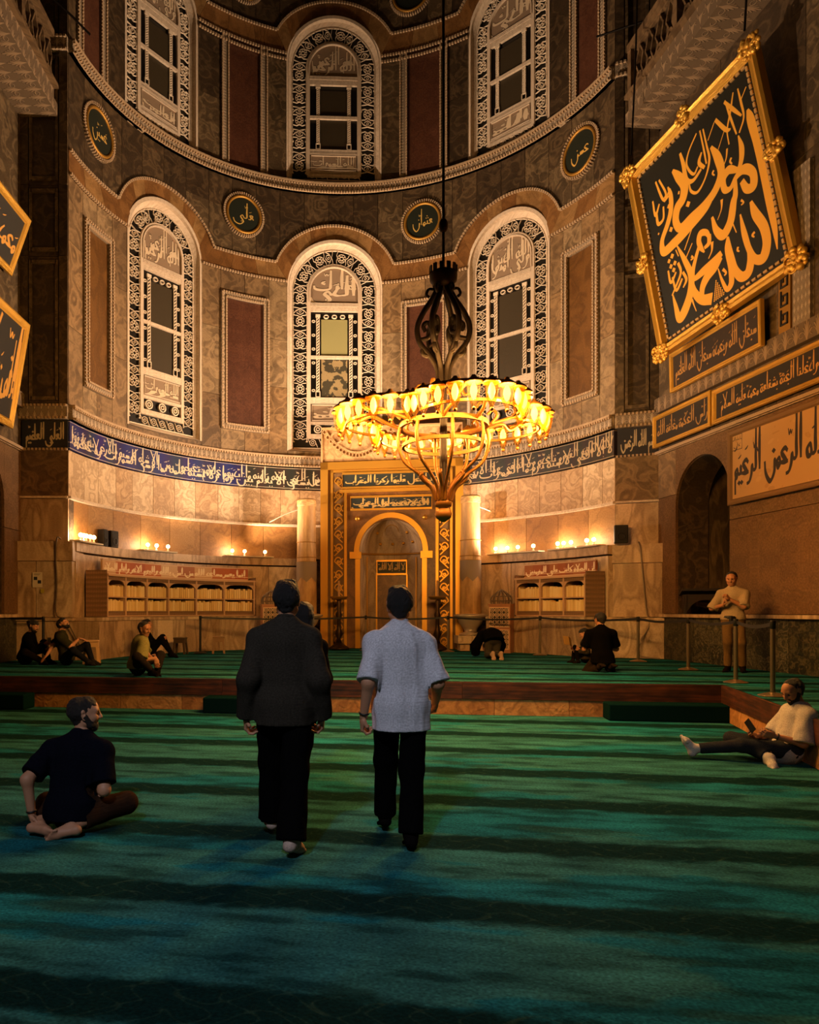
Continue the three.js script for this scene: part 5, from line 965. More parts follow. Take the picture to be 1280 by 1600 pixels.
// ------------------------------------------------------------------ framed calligraphy on the side walls
function frameInto(G, w, h, fw, z0, z1) {   // moulded rectangular frame, outer size w x h
  const prof = [[0, z0], [0, z1 * 0.7], [fw * 0.2, z1], [fw * 0.45, z1 * 0.75], [fw * 0.7, z1 * 0.8], [fw, z0 + (z1 - z0) * 0.3]];
  const c = (d, z) => [V(-w / 2 + d, -h / 2 + d, z), V(w / 2 - d, -h / 2 + d, z), V(w / 2 - d, h / 2 - d, z), V(-w / 2 + d, h / 2 - d, z)];
  for (let i = 0; i + 1 < prof.length; i++) { const A = c(...prof[i]), B = c(...prof[i + 1]); for (let k = 0; k < 4; k++) G.quad(A[k], A[(k + 1) % 4], B[(k + 1) % 4], B[k]); }
  return G;
}
function lumps(cx, cy, r, n, z) { const G = new Geo(); for (let k = 0; k < n; k++) { const a = rnd() * 6.283, q = Math.sqrt(rnd()) * r, s = rr(0.025, 0.06); G.add(new THREE.SphereGeometry(s, 7, 5).scale(1.3, 1, 0.8).rotateZ(rnd() * 3).translate(cx + q * Math.cos(a), cy + q * Math.sin(a), z + rr(-0.02, 0.02))); } for (let k = 0; k < 4; k++) G.add(new THREE.TorusGeometry(rr(0.05, 0.09), 0.018, 5, 12, 4.5).rotateZ(rnd() * 6).translate(cx + rr(-r, r) * 0.6, cy + rr(-r, r) * 0.6, z + 0.02)); return G.build(); }
const mFrame = std({ color: 0xdca844, roughness: 0.38, metalness: 0.6, bumpMap: relief, bumpScale: 0.01 });
function onBasis(o, TL, TR, BL) { const x = TR.clone().sub(TL).normalize(), y = TL.clone().sub(BL); y.addScaledVector(x, -y.dot(x)).normalize(); const z = x.clone().cross(y); o.quaternion.setFromRotationMatrix(new THREE.Matrix4().makeBasis(x, y, z)); }
{ // the great leaning panel
  const k = 1.008, at = (x, y, z) => V(x * k, 1.6 + (y - 1.6) * k, z * k);
  const TL = at(6.89, 11.1, -15.93), TR = at(7.77, 11.61, -12.78), BR = at(8.22, 7.46, -12.35), BL = at(7.34, 6.95, -15.5);
  const W = (TL.distanceTo(TR) + BL.distanceTo(BR)) / 2, H = (TL.distanceTo(BL) + TR.distanceTo(BR)) / 2, o = thing('framed_calligraphy', 'huge dark panel with golden script in an ornate gilt frame, leaning from the right wall', 'calligraphy');
  o.position.copy(TL).add(TR).add(BR).add(BL).multiplyScalar(0.25); onBasis(o, TL.clone().add(TL).sub(TL), TR, BL);
  const map = canvasTex(1024, 1216, (g, w, h) => {
    g.fillStyle = '#14160f'; g.fillRect(0, 0, w, h); g.fillStyle = '#e6a536';
    for (const s of PANEL_STROKES) {
      const pts = []; for (let i = 0; i < s.length; i += 3) pts.push(V((500 + (s[i] - 500) * 0.93) / 1000 * w, (500 + (s[i + 1] - 500) * 0.95) / 1000 * h, s[i + 2] / 1000 * w * 1.6));
      const P = new THREE.CatmullRomCurve3(pts, false, 'centripetal').getPoints(pts.length * 10), L = [], R = [];
      P.forEach((p, i) => { const a = P[Math.max(0, i - 1)], b = P[Math.min(P.length - 1, i + 1)], dx = b.x - a.x, dy = b.y - a.y, l = Math.hypot(dx, dy) || 1, q = Math.max(2, p.z) / 2; L.push([p.x - dy / l * q, p.y + dx / l * q]); R.push([p.x + dy / l * q, p.y - dx / l * q]); });
      g.beginPath(); [...L, ...R.reverse()].forEach((p, i) => i ? g.lineTo(...p) : g.moveTo(...p)); g.closePath(); g.fill();
    }
    for (const [x, y, r] of PANEL_DOTS) { g.beginPath(); const X = (500 + (x - 500) * 0.93) / 1000 * w, Y = (500 + (y - 500) * 0.95) / 1000 * h, q = r * 1.1; g.moveTo(X, Y - q); g.lineTo(X + q, Y); g.lineTo(X, Y + q); g.lineTo(X - q, Y); g.closePath(); g.fill(); }
    for (let j = 0; j < 12; j++) for (let i = 0; i <= j; i += 2) { const X = PANEL_SEAL[0] / 1000 * w + (i - j / 2) * 7, Y = PANEL_SEAL[1] / 1000 * h - 60 + j * 9; g.beginPath(); g.arc(X, Y, 4.5, 0, 7); g.fill(); }
  });
  mesh('inscribed_field', new THREE.PlaneGeometry(W - 0.2, H - 0.2), std({ map, roughness: 0.5 }), o).geometry.attributes.uv.array.forEach((v, i, a) => { a[i] = (v - 0.5) * (i % 2 ? (H - 0.2) / H : (W - 0.2) / W) + 0.5; });
  mesh('backing', boxG(-W / 2 + 0.05, -H / 2 + 0.05, -0.1, W / 2 - 0.05, H / 2 - 0.05, -0.02), M.dark, o);
  mesh('gilt_frame', frameInto(new Geo(), W, H, 0.22, -0.08, 0.12).build(), mFrame, o);
  { const G = new Geo(), d = 0.26; for (let q = 0; q < 4; q++) { const len = q % 2 ? H - 2 * d : W - 2 * d, n = Math.round(len / 0.12); for (let i = 0; i < n; i++) { const t = (i + 0.5) / n - 0.5; const c = q === 0 ? V(t * len, -H / 2 + d, 0.02) : q === 2 ? V(t * len, H / 2 - d, 0.02) : q === 1 ? V(W / 2 - d, t * len, 0.02) : V(-W / 2 + d, t * len, 0.02); G.box(c, q % 2 ? V(0.02, 0, 0) : V(0.04, 0, 0), q % 2 ? V(0, 0.04, 0) : V(0, 0.02, 0), V(0, 0, 0.015)); } } mesh('pearl_border', G.build(), std({ color: 0xb8925a, roughness: 0.5 }), o); }
  for (const [x, y] of [[-1, -1], [1, -1], [1, 1], [-1, 1]]) mesh('corner_ornament', lumps(x * (W / 2 - 0.06), y * (H / 2 - 0.06), 0.2, 46, 0.1), mFrame, o);
  for (const [x, y] of [[0, -1], [0, 1], [-1, 0], [1, 0]]) mesh('edge_ornament', lumps(x * (W / 2 - 0.03), y * (H / 2 - 0.03), 0.17, 30, 0.1), mFrame, o);
  for (const s of [-0.5, 0.5]) { const p = o.localToWorld(V(s * W * 0.9, H / 2 + 0.36, 0.0)); const r = tag(mesh('hanging_rod', tube([p, V(p.x + 0.15, 14, p.z - 0.1), V(p.x + 0.3, 22, p.z - 0.2)], 0.02, 12, 6), M.iron), s < 0 ? 'far iron rod holding the great calligraphy panel' : 'near iron rod holding the great calligraphy panel', 'rod'); }
}
function wallBoard(name, label, S, a0, a1, y0, y1, lean, text, ground, ink, o2 = {}) {
  const w = a1 - a0, h = y1 - y0, n = S.normal(), t = S.tangent(), c = S.at((a0 + a1) / 2, (y0 + y1) / 2, -(o2.off ?? 0.16)), o = thing(name, label, o2.category ?? 'sign');
  const yv = V(0, 1, 0).addScaledVector(n, lean).normalize(); o.position.copy(c); o.quaternion.setFromRotationMatrix(new THREE.Matrix4().makeBasis(t, yv, t.clone().cross(yv)));
  const cw = 1024, ch = Math.round(1024 * h / w);
  mesh('inscribed_field', new THREE.PlaneGeometry(w - 0.1, h - 0.1), letteredMaterial(cw, ch, ground, ink, (g, W, H) => (o2.draw ?? ((q) => arabic(q, text, W * 0.04, H * 0.08, W * 0.92, H * 0.84, { pen: o2.pen ?? 0.8, rows: o2.rows ?? 1 })))(g, W, H)), o);
  mesh('frame', frameInto(new Geo(), w, h, o2.fw ?? 0.1, -0.04, 0.05).build(), o2.frame ?? mFrame, o);
  mesh('backing', boxG(-w / 2 + 0.02, -h / 2 + 0.02, -0.05, w / 2 - 0.02, h / 2 - 0.02, -0.01), M.dark, o);
  return o;
}
const slate = speckled('#2a1f16', 40, ['#33261a', '#261c14', '#3a2a1c']);
wallBoard('calligraphy_board', 'brown gilt-framed board just under the huge calligraphy panel', wr, aOfR(16.15), aOfR(13.25), 6.4, 7.25, 0.02, 'سبحان الله وبحمده سبحان الله العظيم', slate, '#a87a38', { off: 0.2 });
wallBoard('calligraphy_board', 'small gilt-framed dark board next to the right pier', wr, aOfR(16.9), aOfR(14.78), 5.34, 6.06, 0, 'راس الحكمة مخافة الله', flat('#1b1712'), '#a3793a');
wallBoard('calligraphy_board', 'long gilt-framed dark board running out of the right edge', wr, aOfR(14.72), aOfR(10.2), 5.34, 6.02, 0, 'يا الله اغفر لنا واحشرنا وادخلنا الجنة بشفاعة محمد عليه السلام', flat('#1c1812'), '#c08c40');
wallBoard('calligraphy_slab', 'pale tan panel with bold black script at the right edge', wr, aOfR(14.33), aOfR(11.2), 3.66, 5.1, 0, 'بسم الله الرحمن الرحيم', speckled('#b98f55', 60, ['#b0864c', '#c0965c', '#ad8146']), '#1a120a', { fw: 0.12, off: 0.1, pen: 1.15, frame: std({ color: 0x7a5a34, roughness: 0.7 }),
  draw: (g, W, H) => { g.lineWidth = 4; g.strokeStyle = '#2a1c10'; g.strokeRect(10, 10, W - 20, H - 20); arabic(g, 'بسم الله الرحمن الرحيم', W * 0.03, H * 0.04, W * 0.94, H * 0.86, { pen: 1.0, alif: 1.1 }); g.strokeRect(16, 22, 96, 100); arabic(g, 'ما شاء الله', 22, 30, 84, 40, { pen: 0.7, marks: false }); arabic(g, 'كان', 30, 74, 66, 40, { pen: 0.7, marks: false }); } });
// two panels that lean from the left wall, cut by the left edge
wallBoard('leaning_calligraphy', 'upper gilt-framed dark panel cut by the left edge', wl, aOfL(12.6), aOfL(15.7), 8.75, 10.0, 0.36, 'محمد رسول الله', flat('#1a1812'), '#c89038', { fw: 0.16, off: 0.35, category: 'panel' });
wallBoard('leaning_calligraphy', 'lower gilt-framed dark panel full of script, cut by the left edge', wl, aOfL(12.9), aOfL(15.72), 5.5, 7.75, 0.17, 'إن الله لا يضيع أجر المحسنين', flat('#15130e'), '#c89038', { fw: 0.18, off: 0.34, rows: 2, category: 'panel' });
// iron tie rods
tag(mesh('tie_rod', tube([[6.6, 15.0, -17.1], [7.6, 15.0, -16.6], [7.95, 14.99, -16.45]], 0.025, 4, 6), M.iron), 'dark iron tie rod crossing the right end of the apse', 'rod');
tag(mesh('tie_rod', tube([[-5.0, 14.5, -16.4], [-5.6, 14.9, -16.0], [-6.4, 15.25, -15.6]], 0.025, 4, 6), M.iron), 'dark iron tie rod crossing the left end of the apse', 'rod');
// ------------------------------------------------------------------ barrier posts with their belt
const mSteel = std({ color: 0x9a8a72, roughness: 0.3, metalness: 0.85 }), mBlackPost = std({ color: 0x0e0d0c, roughness: 0.5 });
const POSTS = [[-5.9, 16.0, 1, 'black barrier post at the far left by the dark-clothed sitter'], [-2.92, 18.9, 1, 'black barrier post beside the low wooden stool'], [1.45, 20.3, 0, 'steel barrier post in front of the mihrab, left of the white-shirted man'], [3.6, 19.6, 0, 'steel barrier post just right of the white-shirted man'], [5.58, 18.05, 0, 'steel barrier post between the prostrating person and the child'], [7.0, 15.8, 0, 'steel barrier post right of the kneeling man in black'], [6.94, 13.57, 0, 'steel barrier post in front of the dark lectern'], [6.42, 11.14, 0, 'steel barrier post in front of the standing guard'], [5.88, 9.38, 0, 'steel barrier post behind the man leaning on the step']];
const postTop = [];
for (const [x, d, dark, label] of POSTS) {
  const o = thing('barrier_post', label, 'post', [x, 0.514, -d], 0, 'belt barrier posts'), m = dark ? mBlackPost : mSteel;
  mesh('base', lathe([[0, 0], [0.17, 0], [0.17, 0.012], [0.1, 0.035], [0.035, 0.05], [0, 0.05]], 28), m, o);
  mesh('pole', new THREE.CylinderGeometry(0.03, 0.03, 0.86, 16).translate(0, 0.47, 0), m, o);
  mesh('head', lathe([[0, 0.86], [0.034, 0.86], [0.036, 0.96], [0.03, 0.97], [0, 0.97]], 16), mBlackPost, o);
  postTop.push(V(x, 0.514 + 0.92, -d));
}
const beltNames = ['behind the seated man in the olive polo shirt', 'crossing in front of the mihrab from the left', 'crossing directly before the mihrab niche', 'between the mihrab and the prostrating person', 'behind the kneeling man in black', 'running towards the lectern', 'running towards the standing guard', 'nearest to the man leaning on the step'];
for (let i = 1; i + 1 < postTop.length; i++) {
  const a = postTop[i], b = postTop[i + 1], u = b.clone().sub(a), l = u.length(); u.normalize(); const s = u.clone().cross(V(0, 1, 0)).normalize();
  const G = new Geo(), n = 8; for (let k = 0; k < n; k++) { const p = (j) => a.clone().addScaledVector(u, 0.036 + (l - 0.072) * j / n).add(V(0, -0.05 * Math.sin(Math.PI * j / n), 0)), c = p(k).add(p(k + 1)).multiplyScalar(0.5), h = p(k + 1).sub(p(k)).multiplyScalar(0.5); G.box(c, h, V(0, 0.024, 0), s.clone().multiplyScalar(0.002)); }
  tag(mesh('barrier_belt', G.build(), mBlackPost), 'black retractable belt ' + beltNames[i], 'belt', 'barrier belts');
}
{ const a = postTop[0], G = new Geo(); G.box(V(a.x - 1.2, a.y, a.z), V(1.16, 0, 0), V(0, 0.024, 0), V(0, 0, 0.002)); tag(mesh('barrier_belt', G.build(), mBlackPost), 'black retractable belt running out of the left edge', 'belt', 'barrier belts'); }
// ------------------------------------------------------------------ people: smooth surfaces over jointed skeletons
const v3 = (p) => p.isVector3 ? p.clone() : V(...p);
function field(prims, cuts, { k = 0.04, cell = 0.012, fold = null, pad = 0.03 } = {}) {
  const lo = V(9, 9, 9), hi = V(-9, -9, -9);
  for (const q of prims) if (!q.sub) { const m = Math.max(q.ra, q.rb) + pad; for (const p of [q.a, q.b]) { lo.min(V(p.x - m, p.y - m, p.z - m)); hi.max(V(p.x + m, p.y + m, p.z + m)); } }
  const nx = Math.ceil((hi.x - lo.x) / cell) + 1, ny = Math.ceil((hi.y - lo.y) / cell) + 1, nz = Math.ceil((hi.z - lo.z) / cell) + 1, F = new Float32Array(nx * ny * nz).fill(0.5);
  for (const q of prims) {
    const { a, b, ra, rb } = q, m = Math.max(ra, rb) + Math.max(k, 3 * cell) + 0.01, fx = q.ax?.x ?? 0, fy = q.ax?.y ?? 0, fz = q.ax?.z ?? 0, fs = (q.s ?? 1) - 1;
    const i0 = Math.max(0, Math.floor((Math.min(a.x, b.x) - m - lo.x) / cell)), i1 = Math.min(nx - 1, Math.ceil((Math.max(a.x, b.x) + m - lo.x) / cell)), j0 = Math.max(0, Math.floor((Math.min(a.y, b.y) - m - lo.y) / cell)), j1 = Math.min(ny - 1, Math.ceil((Math.max(a.y, b.y) + m - lo.y) / cell)), k0 = Math.max(0, Math.floor((Math.min(a.z, b.z) - m - lo.z) / cell)), k1 = Math.min(nz - 1, Math.ceil((Math.max(a.z, b.z) + m - lo.z) / cell));
    const bx = b.x - a.x, by = b.y - a.y, bz = b.z - a.z, bb = bx * bx + by * by + bz * bz || 1e-9, kk = q.k ?? k;
    for (let kz = k0; kz <= k1; kz++) for (let j = j0; j <= j1; j++) for (let i = i0, o = (kz * ny + j) * nx + i0; i <= i1; i++, o++) {
      let x = lo.x + i * cell - a.x, y = lo.y + j * cell - a.y, z = lo.z + kz * cell - a.z;
      let t = (x * bx + y * by + z * bz) / bb; t = t < 0 ? 0 : t > 1 ? 1 : t;
      x -= t * bx; y -= t * by; z -= t * bz;
      if (fs) { const d = (x * fx + y * fy + z * fz) * fs; x += fx * d; y += fy * d; z += fz * d; }
      const d = Math.sqrt(x * x + y * y + z * z) - (ra + (rb - ra) * t), f = F[o];
      if (q.sub) { const e = -d, h = Math.max(kk - Math.abs(f - e), 0) / kk; F[o] = Math.max(f, e) + h * h * kk * 0.25; }
      else { const h = Math.max(kk - Math.abs(f - d), 0) / kk; F[o] = Math.min(f, d) - h * h * kk * 0.25; }
    }
  }
  if (fold) for (let kz = 0, o = 0; kz < nz; kz++) for (let j = 0; j < ny; j++) for (let i = 0; i < nx; i++, o++) if (F[o] < 0.05) F[o] += fold(lo.x + i * cell, lo.y + j * cell, lo.z + kz * cell);
  for (const c of cuts) for (let kz = 0, o = 0; kz < nz; kz++) for (let j = 0; j < ny; j++) for (let i = 0; i < nx; i++, o++) {
    const x = lo.x + i * cell - c.o.x, y = lo.y + j * cell - c.o.y, z = lo.z + kz * cell - c.o.z; if (x * x + y * y + z * z > c.r * c.r || (c.side && x * c.side.x + y * c.side.y + z * c.side.z < c.min)) continue;
    const d = x * c.n.x + y * c.n.y + z * c.n.z; if (d > F[o]) F[o] = d;
  }
  // surface nets
  const id = new Int32Array(nx * ny * nz).fill(-1), pos = [], idx = [];
  const at = (i, j, q) => (q * ny + j) * nx + i, E = [[0, 1], [2, 3], [4, 5], [6, 7], [0, 2], [1, 3], [4, 6], [5, 7], [0, 4], [1, 5], [2, 6], [3, 7]];
  const C = new Float32Array(8);
  for (let q = 0; q < nz - 1; q++) for (let j = 0; j < ny - 1; j++) for (let i = 0; i < nx - 1; i++) {
    let mask = 0; for (let c = 0; c < 8; c++) { const val = C[c] = F[at(i + (c & 1), j + ((c >> 1) & 1), q + (c >> 2))]; if (val < 0) mask |= 1 << c; }
    if (mask === 0 || mask === 255) continue;
    let x = 0, y = 0, z = 0, n = 0;
    for (const [a, b] of E) if ((C[a] < 0) !== (C[b] < 0)) { const t = C[a] / (C[a] - C[b]); x += lerp(a & 1, b & 1, t); y += lerp((a >> 1) & 1, (b >> 1) & 1, t); z += lerp(a >> 2, b >> 2, t); n++; }
    id[at(i, j, q)] = pos.length / 3; pos.push(lo.x + (i + x / n) * cell, lo.y + (j + y / n) * cell, lo.z + (q + z / n) * cell);
  }
  const face = (a, b, c, d, flip) => { if (a < 0 || b < 0 || c < 0 || d < 0) return; flip ? idx.push(a, c, b, a, d, c) : idx.push(a, b, c, a, c, d); };
  for (let q = 1; q < nz - 1; q++) for (let j = 1; j < ny - 1; j++) for (let i = 1; i < nx - 1; i++) {
    const s = F[at(i, j, q)] < 0;
    if (s !== F[at(i + 1, j, q)] < 0) face(id[at(i, j - 1, q - 1)], id[at(i, j, q - 1)], id[at(i, j, q)], id[at(i, j - 1, q)], !s);
    if (s !== F[at(i, j + 1, q)] < 0) face(id[at(i - 1, j, q - 1)], id[at(i - 1, j, q)], id[at(i, j, q)], id[at(i, j, q - 1)], !s);
    if (s !== F[at(i, j, q + 1)] < 0) face(id[at(i - 1, j - 1, q)], id[at(i, j - 1, q)], id[at(i, j, q)], id[at(i - 1, j, q)], !s);
  }
  const g = new THREE.BufferGeometry(); g.setAttribute('position', new THREE.Float32BufferAttribute(pos, 3)); g.setIndex(idx); g.computeVertexNormals();
  g.setAttribute('uv', new THREE.Float32BufferAttribute(new Float32Array(pos.length / 3 * 2), 2).copyArray(Array.from({ length: pos.length / 3 * 2 }, (_, i) => i % 2 ? pos[Math.floor(i / 2) * 3 + 1] : pos[Math.floor(i / 2) * 3] + pos[Math.floor(i / 2) * 3 + 2])));
  return g;
}
const cap = (a, b, ra, rb = ra, ax = null, s = 1, extra = {}) => ({ a: v3(a), b: v3(b), ra, rb, ax, s, ...extra });
const ball = (a, r, ax, s, extra) => cap(a, a, r, r, ax, s, extra);
function ik(a, target, l1, l2, hint) {
  const d = target.clone().sub(a); let L = d.length(); const mx = (l1 + l2) * 0.995; const end = target.clone(); if (L > mx) { end.copy(a).addScaledVector(d, mx / L); L = mx; }
  const u = end.clone().sub(a).normalize(), x = (l1 * l1 - l2 * l2 + L * L) / (2 * L), h = Math.sqrt(Math.max(0, l1 * l1 - x * x)), w = v3(hint).addScaledVector(u, -v3(hint).dot(u)).normalize();
  return { mid: a.clone().addScaledVector(u, x).addScaledVector(w, h), end };
}
function headPrims(c, f, u, s, k) {   // centre, face direction, up, right; k = scale
  const P = (x, y, z) => c.clone().addScaledVector(s, x * k).addScaledVector(u, y * k).addScaledVector(f, z * k), R = (r) => r * k;
  return [
    cap(P(0, 0.03, -0.03), P(0, 0.032, 0.018), R(0.088), R(0.082), s, 1.1), ball(P(0, -0.02, 0.02), R(0.075), s, 1.08), ball(P(0, -0.062, 0.035), R(0.052)), ball(P(0, -0.098, 0.058), R(0.028)),
    cap(P(-0.05, -0.065, 0.01), P(-0.02, -0.098, 0.05), R(0.024)), cap(P(0.05, -0.065, 0.01), P(0.02, -0.098, 0.05), R(0.024)),
    ball(P(0.036, -0.028, 0.062), R(0.03)), ball(P(-0.036, -0.028, 0.062), R(0.03)),
    cap(P(-0.04, 0.024, 0.078), P(0.04, 0.024, 0.078), R(0.016)),
    ball(P(0.033, 0.002, 0.104), R(0.02), null, 1, { sub: true, k: 0.012 * k }), ball(P(-0.033, 0.002, 0.104), R(0.02), null, 1, { sub: true, k: 0.012 * k }),
    cap(P(0, 0.016, 0.094), P(0, -0.03, 0.113), R(0.0105), R(0.014), null, 1, { k: 0.012 * k }), ball(P(0.011, -0.034, 0.103), R(0.0105), null, 1, { k: 0.01 * k }), ball(P(-0.011, -0.034, 0.103), R(0.0105), null, 1, { k: 0.01 * k }),
    cap(P(-0.021, -0.062, 0.084), P(0.021, -0.062, 0.084), R(0.0085), R(0.0085), null, 1, { k: 0.008 * k }), cap(P(-0.018, -0.075, 0.083), P(0.018, -0.075, 0.083), R(0.0095), R(0.0095), null, 1, { k: 0.008 * k }),
    cap(P(0.084, 0.018, -0.016), P(0.08, -0.03, -0.002), R(0.02), R(0.015), s, 2.2, { k: 0.012 * k }), cap(P(-0.084, 0.018, -0.016), P(-0.08, -0.03, -0.002), R(0.02), R(0.015), s, 2.2, { k: 0.012 * k }),
    ball(P(0.093, 0.004, -0.005), R(0.011), null, 1, { sub: true, k: 0.008 * k }), ball(P(-0.093, 0.004, -0.005), R(0.011), null, 1, { sub: true, k: 0.008 * k }),
  ];
}
function handPrims(w, d, n, side, curl, k, spread = 0) {   // wrist, pointing, palm facing, side the thumb is on (vector)
  const t = v3(side), out = [], P = (x, y, z) => w.clone().addScaledVector(d, x * k).addScaledVector(t, y * k).addScaledVector(n, z * k);
  out.push(cap(P(-0.02, 0, 0), P(0.03, 0, 0), 0.026 * k, 0.034 * k, n, 1.5), cap(P(0.04, 0.012, 0), P(0.085, 0.018, 0), 0.03 * k, 0.022 * k, n, 1.7), cap(P(0.04, -0.014, 0), P(0.08, -0.02, 0), 0.03 * k, 0.02 * k, n, 1.7));
  const turn = (v, a) => v.clone().multiplyScalar(Math.cos(a)).addScaledVector(n, Math.sin(a));
  [[0.03, 0.042, 0.026, 0.022], [0.01, 0.046, 0.029, 0.023], [-0.01, 0.042, 0.027, 0.022], [-0.029, 0.033, 0.02, 0.019]].forEach(([y, a, b, c], i) => {
    let p = P(0.09 - Math.abs(y - 0.01) * 0.25, y, 0), dir = d.clone().addScaledVector(t, (1.5 - i) * 0.06 * (1 + spread)).normalize(), ang = 0; const r = (i === 3 ? 0.0082 : 0.0095) * k;
    [a, b, c].forEach((l, j) => { ang += curl * [1.15, 1.55, 1.0][j]; const q = p.clone().addScaledVector(turn(dir, ang), l * k); out.push(cap(p, q, r * (1 - j * 0.06), r * (0.94 - j * 0.08), null, 1, { k: 0.006 * k })); p = q; });
  });
  const th = P(0.02, 0.026, 0.004), t1 = P(0.052, 0.05 - curl * 0.01, 0.014 + curl * 0.016), t2 = P(0.085 - curl * 0.02, 0.052 - curl * 0.026, 0.022 + curl * 0.02), t3 = P(0.105 - curl * 0.035, 0.05 - curl * 0.04, 0.026 + curl * 0.02);
  out.push(cap(th, t1, 0.016 * k, 0.012 * k, null, 1, { k: 0.01 * k }), cap(t1, t2, 0.0115 * k, 0.0105 * k, null, 1, { k: 0.005 * k }), cap(t2, t3, 0.0105 * k, 0.009 * k, null, 1, { k: 0.005 * k }));
  return out;
}
function footPrims(ankle, dir, up, k) {
  const s = dir.clone().cross(up).normalize(), P = (x, y, z) => ankle.clone().addScaledVector(dir, x * k).addScaledVector(up, y * k).addScaledVector(s, z * k), o = [];
  o.push(cap(P(-0.03, -0.045, 0), P(0, 0.0, 0), 0.034 * k, 0.04 * k), cap(P(-0.03, -0.05, 0), P(0.1, -0.052, 0.01), 0.03 * k, 0.034 * k, up, 1.15), cap(P(0.02, -0.01, 0), P(0.11, -0.045, 0.005), 0.036 * k, 0.028 * k), cap(P(0.1, -0.06, 0.02), P(0.14, -0.062, 0.012), 0.026 * k, 0.022 * k, up, 1.3));
  for (let i = 0; i < 5; i++) o.push(cap(P(0.125 - i * 0.006, -0.064, 0.03 - i * 0.017), P(0.17 - i * 0.011 - (i ? 0.004 : 0), -0.068, 0.03 - i * 0.017), (i ? 0.0105 : 0.0145) * k, (i ? 0.009 : 0.013) * k, null, 1, { k: 0.008 * k }));
  return o;
}
const skins = { light: std({ color: 0xb98260, roughness: 0.6 }), tan: std({ color: 0xa06c4a, roughness: 0.6 }), pale: std({ color: 0xc79a7c, roughness: 0.6 }) };
const weave = texture(128, 128, (u, v, x, y) => 0.5 + 0.3 * Math.sin(x * 1.57) * Math.sin(y * 1.57) + 0.3 * N(x * 0.3, y * 0.3, 2), { srgb: false, repeat: [14, 14] });
const fleck = texture(256, 256, (u, v, x, y) => { const k = 0.86 + 0.14 * N(x * 0.5, y * 0.5, 5) + 0.14 * N(x * 0.11, y * 0.11, 9); return [k, k, k]; }, { repeat: [3, 3] });
const cloth = (c, r = 0.95) => pile({ color: c, roughness: r, bumpMap: weave, bumpScale: 0.0005, map: fleck });
const hairMat = (c) => std({ color: c, roughness: 0.65, bumpMap: weave, bumpScale: 0.004 });
const foldsOf = (amp, sx, sy, seed = 0) => (x, y, z) => amp * (N(x * sx, y * sy, z * sx + seed) + 0.6 * N(x * sx * 2.2 + 3, y * sy * 2.2, z * sx * 2.2 + seed));
